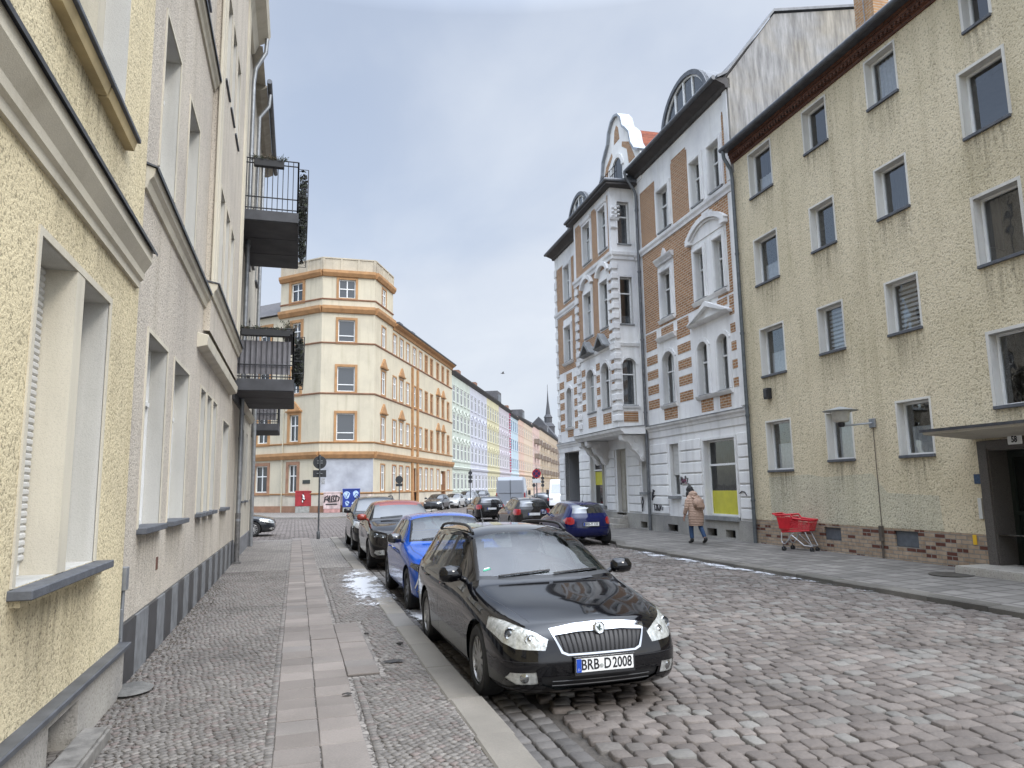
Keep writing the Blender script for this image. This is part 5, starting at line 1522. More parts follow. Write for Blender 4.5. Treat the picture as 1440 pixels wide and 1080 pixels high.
# ================================================================ the row along the far street
row = [  # u0,u1,eave,colour,trim,bays,label
 (28.2, 39.0, 16.0, (.50, .57, .46), (.64, .68, .60), 5, 'pale green stucco row house beside the cream corner house', 1),
 (39.0, 51.8, 16.0, (.50, .51, .60), (.62, .63, .70), 5, 'pale lilac white row house between the green and the yellow one', 1),
 (51.8, 63.1, 16.0, (.62, .55, .25), (.66, .62, .42), 5, 'yellow stucco row house halfway down the far street', 1),
 (63.1, 76.0, 15.9, (.47, .40, .46), (.66, .62, .66), 5, 'mauve row house with crimson and white striped edge', 1),
 (76.0, 86.5, 15.5, (.42, .60, .70), (.66, .72, .76), 4, 'light blue row house far down the street', 0),
 (86.5, 95.3, 16.0, (.66, .37, .24), (.68, .46, .34), 3, 'salmon orange row house beyond the blue one', 0),
 (95.3, 111., 16.0, (.66, .46, .28), (.68, .52, .36), 5, 'peach row house with a big grey dormer', 0),
 (111., 126., 16.6, (.68, .40, .32), (.7, .5, .42), 5, 'rose pink row house with balconies', 0),
 (126., 150., 16.9, (.52, .35, .17), (.56, .42, .26), 7, 'tan row house with many small balconies', 0),
 (150., 180., 17.0, (.42, .27, .12), (.5, .36, .2), 7, 'brown row house at the far end of the street', 0)]
RDK = simple('row_roof', (.085, .082, .085), .75, amt=.3, sc=1)
RDR = simple('row_roof_edge', (.05, .048, .048), .7, amt=.2)
pane_r = simple('row_glass', (.045, .05, .056), .25, amt=.3, sc=1.0)
for ri, (u0, u1, ze, col, trc, nb, lab, orn) in enumerate(row):
    t = thing('row_house', lab, 'house', FS.p((u0 + u1) / 2, -5, 0), 0, 'row houses along the far street')
    col = tuple(x * .52 + y * .48 for x, y in zip(col, (.44, .44, .425)))
    wm = plaster('row_wall', col, 12, .004, .04, .14); tm_ = simple('row_trim', tuple(x * .74 for x in trc), .85, amt=.08)
    W_ = u1 - u0; ow = []
    pitch = W_ / nb
    for k in range(nb):
        uc = u0 + pitch * (k + .5); w2 = min(.62, pitch * .29)
        for c, e in ((12.35, 14.35), (8.85, 10.8), (5.2, 7.15), (1.6, 3.55)):
            ow.append((uc - w2, uc + w2, c, e))
    mb = M(); FS.wall(mb, u0, u1, -.1, ze, ow, .12); mb.mi = 0; back_hull(FS, mb, u0, u1, 11, -.1, ze); mb.build('wall', [wm, tm_], t)
    mb = M(); mb.prism([FS.p(u0, .35, ze), FS.p(u0, -3.5, ze + 2.2), FS.p(u0, -11, ze)], FS.U * W_); mb.build('roof', RDK, t)
    mb = M(); FS.run(mb, u0, u1, [(-.02, ze - .45), (.1, ze - .42), (.38, ze - .12), (.45, ze + .05), (-.02, ze + .08)]); mb.build('eaves', RDR, t)
    mb = M(); FS.run(mb, u0, u1, [(-.02, 4.05), (.12, 4.1), (.2, 4.35), (-.02, 4.45)]); FS.run(mb, u0, u1, [(-.02, 4.95), (.06, 4.97), (.08, 5.08), (-.02, 5.1)]); mb.build('string_course', tm_, t)
    mb = M(); FS.run(mb, u0, u1, [(-.02, 1.2), (.06, 1.22), (.08, 1.33), (-.02, 1.36)]); mb.build('string_course', tm_, t)
    for o in ow:
        a, b, c, e = o
        fm_ = M()
        FS.box(fm_, a, a + .09, -.06, -.022, c, e); FS.box(fm_, b - .09, b, -.06, -.022, c, e); FS.box(fm_, (a + b) / 2 - .04, (a + b) / 2 + .04, -.06, -.02, c, e); FS.box(fm_, a + .09, b - .09, -.06, -.022, e - .09, e); FS.box(fm_, a + .09, b - .09, -.06, -.021, c + (e - c) * .66, c + (e - c) * .66 + .08); FS.box(fm_, a + .09, b - .09, -.06, -.022, c, c + .09)
        w_ = fm_.build('window', WHITE if ri != 4 else simple('bluewin', (.10, .25, .42), .5), t)
        g_ = M(); g_.quad(FS.p(a, -.035, c), FS.p(b, -.035, c), FS.p(b, -.035, e), FS.p(a, -.035, e)); g_.build('pane', pane_r, w_)
        s_b = M()
        FS.box(s_b, a - .14, b + .14, -.01, .08, c - .14, c); 
        for q in (a - .14, b):
            FS.box(s_b, q, q + .14, -.01, .03, c, e + .02)
        FS.box(s_b, a - .14, b + .14, -.01, .05, e + .02, e + .18)
        if orn and c > 5 and c < 12:
            m = (a + b) / 2; arch_band(FS, s_b, a - .1, b + .1, e + .78, .4, .16, -.01, .12, 8)
            FS.plate(s_b, [(a - .1, e + .2), (b + .1, e + .2), (m, e + .7)], -.01, .10)
        s_b.build('window_surround', tm_, t)
    if ri == 3:
        for k in range(22):
            mb = M(); FS.box(mb, u1 - 1.3, u1 - .35, -.01, .14, 4.6 + k * .5, 4.85 + k * .5); mb.build('quoin', simple('crimson', (.38, .04, .10), .7), t)
    if ri in (6, 3, 9):
        mb = M(); FS.box(mb, u0 + 2.5, u0 + 6.5, -3, -.6, ze + .3, ze + 2.6); dm = mb.build('dormer', RDK, t)
        mb = M(); FS.box(mb, u0 + 3, u0 + 6, -.61, -.56, ze + .8, ze + 2.1); mb.build('dormer_window', pane_r, dm)
    if ri in (7, 8, 9):
        for k in (1, 3, 5):
            if k < nb:
                for z in (5.0, 8.6, 12.1):
                    uc = u0 + pitch * (k + .5)
                    mb = M(); FS.box(mb, uc - 1.2, uc + 1.2, 0, 1.2, z, z + .25); FS.box(mb, uc - 1.2, uc + 1.2, 1.14, 1.2, z + .25, z + 1.1); FS.box(mb, uc - 1.2, uc - 1.14, 0, 1.2, z + .25, z + 1.1); mb.build('balcony', simple('balcony_far', (.20, .16, .13), .8), t)
    if ri in (0, 1, 2, 4, 5):
        mb = M(); FS.box(mb, u0 + W_ * .3, u0 + W_ * .3 + 1.4, -3.2, -2.4, ze + 1.3, ze + 2.6); mb.build('chimney', simple('row_chimney', (.22, .12, .08), .9), t)
# house closing the street and church spire
tc = thing('church', 'slender dark church spire with clock above the far roofs', 'church', (128, 372, 0))
def at(px, py, depth):
    d = Fw * f_px + Rv * (px - 720) + Uv * (540 - py)
    return Vector((0, 0, HC)) + d * (depth / f_px)
cx = at(771.6, 620, 380)
DKS = simple('spire_slate', (.055, .055, .06), .7, amt=.2)
mb = M(); mb.lathe([(4.2, -5), (4.2, 26)], (cx.x, cx.y, 0), (0, 0, 1), 4); mb.build('nave_tower', DKS, tc)
mb = M(); mb.lathe([(3.6, 26), (3.6, 33), (4.0, 33.3), (3.2, 34.5), (2.2, 35.5), (2.2, 38), (2.5, 38.3), (1.4, 40), (.5, 47), (.12, 53), (.1, 56)], (cx.x, cx.y, 0), (0, 0, 1), 8); mb.build('spire', DKS, tc)
mb = M(); n_ = (Vector((0, 0, 0)) - Vector((cx.x, cx.y, 0))).normalized(); mb.lathe([(1.2, 0), (1.2, .3)], Vector((cx.x, cx.y, 30)) + n_ * 3.6, n_, 16); mb.build('clock_face', simple('clock', (.35, .35, .33), .6), tc)
th = thing('row_house', 'dark gabled house behind the brown row house under the spire', 'house', FS.p(190, -4, 0), 0, None)
mb = M(); FS.box(mb, 180.3, 200, -14, 0, 0, 17); mb.build('wall', simple('end_wall', (.20, .17, .15), .9, amt=.2, sc=.5), th)
mb = M(); mb.prism([FS.p(180.3, .5, 17), FS.p(180.3, -6, 25), FS.p(180.3, -14, 17)], FS.U * 20); mb.build('roof', DKS, th)
# ================================================================ cars
def hull(pts):
    pts = sorted(set((round(a, 5), round(b, 5)) for a, b in pts))
    def half(ps):
        h = []
        for p in ps:
            while len(h) >= 2 and (h[-1][0] - h[-2][0]) * (p[1] - h[-2][1]) - (h[-1][1] - h[-2][1]) * (p[0] - h[-2][0]) <= 1e-9:
                h.pop()
            h.append(p)
        return h
    a = half(pts); b = half(pts[::-1])
    return a[:-1] + b[:-1]          # counter-clockwise

def pw(keys, vals):
    def f(v):
        if v <= keys[0]: return vals[0] + (v - keys[0]) * ((vals[1] - vals[0]) / (keys[1] - keys[0]))
        for k in range(len(keys) - 1):
            if v <= keys[k + 1]:
                return vals[k] + (v - keys[k]) * (vals[k + 1] - vals[k]) / (keys[k + 1] - keys[k])
        return vals[-1] + (v - keys[-1]) * ((vals[-1] - vals[-2]) / (keys[-1] - keys[-2]))
    return f

# canonical estate car: rings from nose to tail, half sections bottom edge -> roof centre, (x, y, z)
RINGS = [
 [(.50, .16, .20), (.56, .03, .27), (.60, .00, .43), (.60, .035, .60), (.585, .075, .70), (.555, .14, .765), (.30, .115, .785), (0, .10, .79)],
 [(.72, .26, .20), (.78, .17, .27), (.805, .145, .43), (.795, .20, .62), (.765, .27, .725), (.67, .32, .80), (.36, .29, .825), (0, .27, .835)],
 [(.79, .52, .19), (.845, .48, .29), (.868, .47, .47), (.853, .50, .70), (.80, .54, .80), (.68, .58, .868), (.37, .56, .893), (0, .55, .90)],
 [(.81, .95, .19), (.862, .95, .30), (.883, .95, .50), (.872, .95, .765), (.815, .97, .868), (.70, 1.0, .925), (.38, .98, .95), (0, .97, .957)],
 [(.82, 1.42, .19), (.862, 1.42, .30), (.885, 1.42, .52), (.880, 1.44, .82), (.815, 1.50, .935), (.725, 1.47, .975), (.38, 1.37, .995), (0, 1.33, 1.0)],
 [(.82, 1.85, .19), (.862, 1.85, .30), (.885, 1.85, .52), (.880, 1.88, .86), (.805, 1.92, 1.00), (.655, 1.93, 1.215), (.36, 1.85, 1.25), (0, 1.82, 1.26)],
 [(.82, 2.3, .19), (.862, 2.3, .30), (.885, 2.3, .52), (.882, 2.3, .875), (.80, 2.32, 1.01), (.585, 2.34, 1.395), (.33, 2.29, 1.435), (0, 2.27, 1.44)],
 [(.82, 2.8, .19), (.862, 2.8, .30), (.886, 2.8, .52), (.884, 2.8, .885), (.80, 2.8, 1.015), (.59, 2.8, 1.415), (.33, 2.8, 1.462), (0, 2.8, 1.468)],
 [(.82, 3.48, .19), (.862, 3.48, .30), (.886, 3.48, .52), (.880, 3.48, .90), (.79, 3.5, 1.03), (.578, 3.52, 1.40), (.33, 3.52, 1.45), (0, 3.52, 1.455)],
 [(.79, 4.0, .21), (.845, 4.0, .31), (.872, 4.0, .53), (.862, 4.05, .91), (.765, 4.08, 1.04), (.555, 4.12, 1.365), (.32, 4.17, 1.41), (0, 4.2, 1.415)],
 [(.72, 4.36, .24), (.79, 4.38, .34), (.825, 4.40, .54), (.815, 4.40, .90), (.735, 4.36, 1.03), (.56, 4.30, 1.30), (.32, 4.35, 1.345), (0, 4.37, 1.35)],
 [(.55, 4.50, .27), (.60, 4.55, .35), (.64, 4.57, .54), (.64, 4.54, .88), (.60, 4.50, .99), (.50, 4.44, 1.19), (.30, 4.46, 1.25), (0, 4.47, 1.26)],
]
FCAP = [None, (0, -.02, .27), (0, -.055, .43), (0, -.02, .60), (0, .03, .70), (0, .085, .765)]
RCAP = [None, (0, 4.59, .35), (0, 4.615, .54), (0, 4.58, .88), (0, 4.54, .99), (0, 4.49, 1.19)]
KY = [0, .90, 1.40, 2.30, 3.52, 4.20, 4.57]
KZ = [.19, .50, .90, 1.01, 1.46]

def car_body(sp, lvl):
    fy = pw(KY, sp['y']); fz = pw(KZ, sp['z']); sx = sp['w'] / .885
    rf = sp.get('roofx', 1.0)
    def T(p):
        x = p[0] * sx
        if p[2] > 1.05: x *= 1 + (rf - 1) * min(1, (p[2] - 1.05) / .3)
        return (x, fy(p[1]), fz(p[2]))
    vs = []; fs = []; cr = {}
    ring_idx = []
    for ring in RINGS:
        r = [T(p) for p in ring]
        idx = []
        b0 = (0, r[0][1], r[0][2])
        full = [b0] + r[:7] + [r[7]] + [(-p[0], p[1], p[2]) for p in r[:7][::-1]]
        for p in full:
            idx.append(len(vs)); vs.append(p)
        ring_idx.append(idx)
    n = 16
    for a, b in zip(ring_idx[:-1], ring_idx[1:]):
        for k in range(n):
            fs.append((a[k], a[(k + 1) % n], b[(k + 1) % n], b[k]))
    for idx, cap, flip in ((ring_idx[0], FCAP, 1), (ring_idx[-1], RCAP, 0)):
        c = [idx[0]]
        for p in cap[1:]:
            c.append(len(vs)); vs.append(T(p))
        for side in (0, 1):
            L = [idx[k] for k in range(1, 8)] if side == 0 else [idx[n - k] for k in range(1, 8)]
            fl = [(c[0], L[0], L[1], c[1])]
            for k in range(1, 5):
                fl.append((c[k], L[k], L[k + 1], c[k + 1]))
            fl.append((c[5], L[5], L[6], idx[8]))
            fs += fl
    bm = bmesh.new()
    bv = [bm.verts.new(v) for v in vs]
    for f in fs:
        try: bm.faces.new([bv[k] for k in f])
        except ValueError: pass
    bmesh.ops.recalc_face_normals(bm, faces=bm.faces)
    cl = bm.edges.layers.float.new('crease_edge')
    bm.verts.ensure_lookup_table()
    def crease(i, j, v):
        e = bm.edges.get((bv[i], bv[j]))
        if e: e[cl] = v
    for a, b, ra in zip(ring_idx[:-1], ring_idx[1:], range(99)):
        for k in (5, n - 5): crease(a[k], b[k], .35)          # belt
        for k in (6, n - 6): crease(a[k], b[k], .45 if ra >= 4 else .3)   # roof edge / bonnet edge
        for k in (2, n - 2): crease(a[k], b[k], .35)
    for k in range(5, 11): crease(ring_idx[4][k], ring_idx[4][k + 1], .5)
    for k in range(6, 10): crease(ring_idx[9][k], ring_idx[9][k + 1], .35)
    me = bpy.data.meshes.new('cage'); bm.to_mesh(me); bm.free()
    o = bpy.data.objects.new('cage', me); COL.objects.link(o)
    md = o.modifiers.new('s', 'SUBSURF'); md.levels = lvl; md.render_levels = lvl
    bpy.context.view_layer.update()
    ev = o.evaluated_get(bpy.context.evaluated_depsgraph_get())
    bm = bmesh.new(); bm.from_mesh(ev.to_mesh())
    bpy.data.objects.remove(o); bpy.data.meshes.remove(me)
    return bm, T, fy, fz, sx

def cut(bm, lay, poly, axis, lab, pred=None, only=None):
    """split the faces seen along an axis by a convex outline and label those inside"""
    poly = hull(poly)
    ia, ib = {'x': (1, 2), 'y': (0, 2), 'z': (0, 1)}[axis[0]]
    ax = {'x': 0, 'y': 1, 'z': 2}[axis[0]]; sg = 1 if axis[1] == '+' else -1
    x0 = min(p[0] for p in poly); x1 = max(p[0] for p in poly); y0 = min(p[1] for p in poly); y1 = max(p[1] for p in poly)
    faces = []
    for f in bm.faces:
        if f.normal[ax] * sg < .04: continue
        if pred and not pred(f.calc_center_median()): continue
        a = [v.co[ia] for v in f.verts]; b = [v.co[ib] for v in f.verts]
        if max(a) < x0 or min(a) > x1 or max(b) < y0 or min(b) > y1: continue
        faces.append(f)
    m = len(poly)
    for k in range(m):
        p, q = poly[k], poly[(k + 1) % m]
        d = (q[0] - p[0], q[1] - p[1])
        no = [0, 0, 0]; no[ia] = d[1]; no[ib] = -d[0]     # outward for ccw
        co = [0, 0, 0]; co[ia] = p[0]; co[ib] = p[1]
        if not faces: return []
        es = {e for f in faces for e in f.edges}; vv = {v for f in faces for v in f.verts}
        r = bmesh.ops.bisect_plane(bm, geom=list(faces) + list(es) + list(vv), dist=1e-6, plane_co=co, plane_no=no)
        fs = {g for g in r['geom'] if isinstance(g, bmesh.types.BMFace)} | {g for g in faces if g.is_valid}
        L = math.hypot(*d)
        out = []
        for f in fs:
            c = f.calc_center_median()
            if (c[ia] - p[0]) * d[1] - (c[ib] - p[1]) * d[0] < 1e-7 * L:
                out.append(f)
        faces = out
    for f in faces:
        f[lay] = lab
    return faces

def strip(bm, lay, pts, w, axis, lab, pred=None):
    for (a, b) in zip(pts[:-1], pts[1:]):
        d = Vector((b[0] - a[0], b[1] - a[1])); L = d.length; d /= L; nn = Vector((-d.y, d.x)) * w / 2; e = d * w * .4
        P = Vector(a) - e; Q = Vector(b) + e
        cut(bm, lay, [tuple(P + nn), tuple(P - nn), tuple(Q - nn), tuple(Q + nn)], axis, lab, pred)

def make_wheel(root, c, r, wdt, side, rim_mat, spokes=10, near=True):
    """part wheel (hub and brake) > tyre, rim; axis along x, outer face at side"""
    cx, cy, cz = c; o = (cx, cy, cz); ax = (side, 0, 0)
    mb = M(); n = 28 if near else 18
    mb.lathe([(r * .30, -.02), (r * .62, -.02), (r * .62, -.05), (r * .2, -.06)], o, ax, n)
    w = mb.build('wheel', PLASTIC, root, smooth=40, local=True)
    WM[w.name] = WM[root.name]
    mb = M(); h = wdt / 2
    mb.lathe([(r * .66, h - .012), (r * .70, h), (r * .90, h), (r * .97, h - .02), (r, h - .045), (r, -h + .045), (r * .95, -h), (r * .66, -h)], o, ax, n, cap=False)
    mb.build('tyre', RUBBER, w, smooth=35, local=True)
    mb = M()
    mb.lathe([(r * .665, -h * .6), (r * .665, h - .02), (r * .62, h - .012), (r * .60, h - .03), (r * .60, -h * .6)], o, ax, n, cap=False)
    if spokes:
        X = Vector(ax)
        for k in range(spokes):
            t = 2 * pi * k / spokes; d = Vector((0, cos(t), sin(t))); e = Vector((0, -sin(t), cos(t)))
            O = Vector(o) + X * (h - .03)
            w0, w1 = r * .075, r * .055
            q = [O + d * r * .10 + e * w0, O + d * r * .10 - e * w0, O + d * r * .63 - e * w1, O + d * r * .63 + e * w1]
            mb.hexa([p - X * .03 for p in q] + [q[0] + X * .006, q[1] + X * .006, q[2] + X * .012, q[3] + X * .012])
        mb.lathe([(r * .17, -.02), (r * .17, .0), (r * .10, .012), (0, .014)], O, ax, 14)
    mb.build('rim', rim_mat, w, smooth=35, local=True)
    return w

def sep(bm, lay, labs, name, mats, root, smooth=30, push=0.0, local=True, parent=None):
    sel = [f for f in bm.faces if f[lay] in labs]
    if not sel: return None
    me = bpy.data.meshes.new(name)
    b2 = bmesh.new(); vm = {}
    for f in sel:
        vv = []
        for v in f.verts:
            if v not in vm:
                vm[v] = b2.verts.new(v.co + v.normal * push)
            vv.append(vm[v])
        try:
            g = b2.faces.new(vv); g.smooth = True; g.material_index = labs.index(f[lay])
        except ValueError:
            pass
    b2.to_mesh(me); b2.free()
    if not isinstance(mats, (list, tuple)): mats = [mats]
    for m in mats: me.materials.append(m)
    o = bpy.data.objects.new(name, me); COL.objects.link(o)
    me.set_sharp_from_angle(angle=R(smooth))
    p = parent or root
    o.parent = p; WM[o.name] = WM[p.name]
    return o

LAB = dict(body=0, gap=1, hole=2, wind=3, trim=4, fdoor=5, rdoor=6, fwin=7, rwin=8, qwin=9, lamp=10, grille=11, intake=12, fog=13, tail=14, back=15, roof=16, bonnet=17, fdoor2=18, rdoor2=19, fwin2=20, rwin2=21, qwin2=22, lamp2=23, tail2=24, fog2=25, chrome=26, lidp=27)

def build_car(name, label, cat, loc, rotz, sp, paint, lvl=2, group=None, glass=None, plate=None, rplate=None, rim=None, roofmat=None, rails=False, interior=False, trimlow=None, spokes=10, detail=1, drl=None, grille=True, lampm=None, chromeg=False, hoodgap=True, sc_=.955):
    t = thing(name, label, cat, loc, rotz, group)
    bm, T, fy, fz, sx = car_body(sp, lvl)
    lay = bm.faces.layers.int.new('lab')
    glass = glass or CGLASSD; rim = rim or ALLOY
    def SY(pts): return [(fy(a), fz(b)) for a, b in pts]
    def SF(pts): return [(a * sx, fz(b)) for a, b in pts]
    def TT(pts): return [(a * sx, fy(b)) for a, b in pts]
    full = bm.copy()
    bvh = BVHTree.FromBMesh(full)
    # --- doors and side glass, both sides
    FD = [(1.62, .27), (1.60, .86), (1.76, 1.0), (2.38, 1.372), (2.745, 1.392), (2.745, .27)]
    RD = [(2.755, .27), (2.755, 1.392), (3.44, 1.372), (3.62, 1.02), (3.58, .80), (3.40, .50), (3.20, .27)]
    if sp.get('doors', 4) == 2:
        FD = [(1.62, .27), (1.60, .86), (1.76, 1.0), (2.38, 1.372), (2.95, 1.392), (2.98, .27)]; RD = None
    FW = [(1.90, .995), (2.36, 1.328), (2.69, 1.348), (2.69, 1.0)]
    RW = [(2.80, 1.0), (2.80, 1.348), (3.40, 1.328), (3.54, 1.03)]
    QW = [(3.63, 1.04), (3.53, 1.318), (3.98, 1.285), (4.08, 1.23), (4.12, 1.07)]
    for s, ax in ((-1, 'x-'), (1, 'x+')):
        two = s > 0
        pr = (lambda c, s=s: c.x * s > .3)
        if detail >= 1:
            gex = .006
            for D, l in ((FD, 'fdoor'), (RD, 'rdoor')):
                if D is None: continue
                cy = sum(p[0] for p in D) / len(D); cz = sum(p[1] for p in D) / len(D)
                big = [(a + math.copysign(gex, a - cy), b + math.copysign(gex, b - cz)) for a, b in D]
                cut(bm, lay, SY(big), ax, LAB['gap'], pr)
                cut(bm, lay, SY(D), ax, LAB[l + ('2' if two else '')], pr)
        gl_big = [(1.84, .985), (2.36, 1.345), (2.8, 1.366), (3.46, 1.345), (4.0, 1.305), (4.18, 1.06), (3.5, 1.0)]
        cut(bm, lay, SY([(2.685, .99), (2.685, 1.352), (2.805, 1.352), (2.805, .99)]), ax, LAB['trim'], pr)
        cut(bm, lay, SY([(3.535, 1.02), (3.42, 1.33), (3.56, 1.325), (3.64, 1.035)]), ax, LAB['trim'], pr)
        for Wn, l in ((FW, 'fwin'), (RW, 'rwin'), (QW, 'qwin')):
            if l == 'qwin' and sp.get('noq'): continue
            cut(bm, lay, SY(Wn), ax, LAB[l + ('2' if two else '')], pr)
        if trimlow:
            cut(bm, lay, SY([(.35, .19), (.35, .34), (4.3, .34), (4.3, .19)]), ax, LAB['trim'], lambda c, s=s: c.x * s > .55)
        for yc, rr in ((sp['fa'], sp['rw']), (sp['ra'], sp['rw'])):
            q = rr + .045; cz = rr - .0
            cut(bm, lay, [(yc + q * cos(a), cz + q * sin(a)) for a in np.linspace(0, 2 * pi, 25)[:-1]], ax, LAB['hole'], lambda c, s=s: c.x * s > .45)
    # --- windscreen, rear window, lamps
    up = lambda c: c.z > fz(.93)
    cut(bm, lay, TT([(-.735, 1.56), (-.38, 1.42), (0, 1.385), (.38, 1.42), (.735, 1.56), (.60, 2.285), (.33, 2.262), (-.33, 2.262), (-.60, 2.285)]), 'z+', LAB['trim'], lambda c: c.z > fz(.93) and c.y < fy(2.5))
    cut(bm, lay, TT([(-.69, 1.60), (-.38, 1.475), (0, 1.44), (.38, 1.475), (.69, 1.60), (.575, 2.262), (.33, 2.24), (-.33, 2.24), (-.575, 2.262)]), 'z+', LAB['wind'], lambda c: c.z > fz(.93) and c.y < fy(2.5))
    bk = lambda c: c.y > fy(3.9)
    cut(bm, lay, SF([(-.585, 1.07), (-.50, 1.345), (.50, 1.345), (.585, 1.07)]), 'y+', LAB['back'], bk)
    fr = lambda c: c.y < fy(.85)
    if roofmat:
        cut(bm, lay, TT([(-.72, 1.9), (-.72, 4.3), (.72, 4.3), (.72, 1.9)]), 'z+', LAB['roof'], lambda c: c.z > fz(1.34))
        for f in bm.faces:
            if f[lay] == LAB['roof'] and f.normal.z < .3: f[lay] = LAB['roof']
    for s in (-1, 1):
        sl = 'lamp' if s < 0 else 'lamp2'
        hp = sp.get('lamp', [(.455, .66), (.49, .575), (.72, .585), (.80, .62), (.872, .72), (.85, .795), (.74, .785), (.56, .72)])
        cut(bm, lay, SF([(a * s, b) for a, b in hp]), 'y-', LAB[sl], lambda c, s=s: c.y < fy(.62) and c.x * s > 0)
        tp = sp.get('tail', [(.55, .78), (.56, .96), (.79, .97), (.84, .80), (.80, .70), (.60, .72)])
        cut(bm, lay, SF([(a * s, b) for a, b in tp]), 'y+', LAB['tail' if s < 0 else 'tail2'], lambda c, s=s: c.y > fy(4.1) and c.x * s > 0)
        if detail >= 2:
            cut(bm, lay, SF([(a * s, b) for a, b in ((.555, .315), (.575, .412), (.765, .40), (.795, .345), (.72, .305))]), 'y-', LAB['fog' if s < 0 else 'fog2'], fr)
    if grille:
        gp = sp.get('grille', [(-.415, .715), (-.20, .738), (.20, .738), (.415, .715), (.345, .565), (.30, .548), (-.30, .548), (-.345, .565)])
        if chromeg:
            cut(bm, lay, SF([(-.435, .735), (-.22, .765), (0, .775), (.22, .765), (.435, .735), (.42, .69), (.362, .548), (.31, .527), (-.31, .527), (-.362, .548), (-.42, .69)]), 'y-', LAB['chrome'], fr)
            gp = [(-.405, .685), (-.20, .705), (.20, .705), (.405, .685), (.345, .562), (.30, .542), (-.30, .542), (-.345, .562)]
        cut(bm, lay, SF(gp), 'y-', LAB['grille'], fr)
        cut(bm, lay, SF([(-.54, .375), (.54, .375), (.52, .31), (.40, .262), (-.40, .262), (-.52, .31)]), 'y-', LAB['intake'], fr)
    if detail >= 2 and hoodgap:
        for s in (-1, 1):
            strip(bm, lay, [(.735 * s * sx, fy(1.48)), (.735 * s * sx, fy(1.0)), (.66 * s * sx, fy(.55)), (.57 * s * sx, fy(.22))], .008, 'z+', LAB['gap'], lambda c: c.z > fz(.70) and c.y < fy(1.5))
        strip(bm, lay, [(-.80 * sx, fz(.485)), (-.4 * sx, fz(.485)), (.4 * sx, fz(.485)), (.80 * sx, fz(.485))], .006, 'y-', LAB['gap'], fr)
    if detail >= 1:
        strip(bm, lay, [(-.70 * sx, fz(.60)), (.70 * sx, fz(.60))], .008, 'y+', LAB['gap'], lambda c: c.y > fy(4.2))
    # --- separate
    gone = [f for f in bm.faces if f[lay] == LAB['hole']]
    bmesh.ops.delete(bm, geom=gone, context='FACES')
    bm.normal_update()
    body = sep(bm, lay, [LAB['body'], LAB['gap'], LAB['trim']], 'body', [paint, INK, PLASTIC], t)
    for a, b, nmn in (('fdoor', 'fdoor2', 'door'), ('rdoor', 'rdoor2', 'door')):
        for l in (a, b):
            d_ = sep(bm, lay, [LAB[l]], 'door', paint, t)
            if d_ is None: continue
            s = 1 if l.endswith('2') else -1
            wl = l.replace('door', 'win')
            sep(bm, lay, [LAB[wl]], 'window', glass, t, parent=d_)
            # handle
            yh = fy(2.58 if a == 'fdoor' else 3.40); zh = fz(.865)
            hit = bvh.ray_cast(Vector((s * 2, yh, zh)), Vector((-s, 0, 0)))
            if hit[0] is not None and lvl >= 2:
                mb = M(); x = hit[0].x; mb.box(x - .004 * 1, x + .004, yh - .10, yh + .08, zh - .018, zh + .014)
                q = x + s * .022; mb.tube([(x, yh - .09, zh + .002), (q, yh - .06, zh + .004), (q, yh + .04, zh + .002), (x, yh + .07, zh)], .011, 6)
                mb.build('handle', paint, d_, smooth=40, local=True)
    if detail < 1:
        for l in ('fwin', 'rwin', 'fwin2', 'rwin2'): sep(bm, lay, [LAB[l]], 'window', glass, t)
    for l in ('qwin', 'qwin2'): sep(bm, lay, [LAB[l]], 'window', glass, t)
    if sp.get('doors', 4) == 2 and detail >= 1:
        for l in ('rwin', 'rwin2'): sep(bm, lay, [LAB[l]], 'window', glass, t)
    sep(bm, lay, [LAB['wind']], 'windscreen', glass, t)
    sep(bm, lay, [LAB['back']], 'rear_window', glass if not interior else glass, t)
    if roofmat: sep(bm, lay, [LAB['roof']], 'roof', roofmat, t)
    sep(bm, lay, [LAB['chrome']], 'grille_frame', CHROME, t, push=.006)
    gm = sep(bm, lay, [LAB['grille']], 'grille', INK if not sp.get('nogr') else paint, t, push=-.012 if chromeg else 0)
    im = sep(bm, lay, [LAB['intake']], 'air_intake', PLASTIC, t, push=-.02)
    for l in ('fog', 'fog2'):
        fo = sep(bm, lay, [LAB[l]], 'fog_lamp', LAMPR, t, push=-.01)
        if fo: 
            sep(bm, lay, [LAB[l]], 'lens', LENS, t, push=.002, parent=fo)
            s = -1 if l == 'fog' else 1
            hit = bvh.ray_cast(Vector((s * .665 * sx, -2, fz(.36))), Vector((0, 1, 0)))
            if hit[0] is not None:
                mb = M(); mb.lathe([(.036, -.012), (.040, -.008), (.028, .0), (.0, .006)], hit[0] + Vector((0, .004, 0)), hit[1], 16); mb.build('reflector', CHROME, fo, smooth=50, local=True)
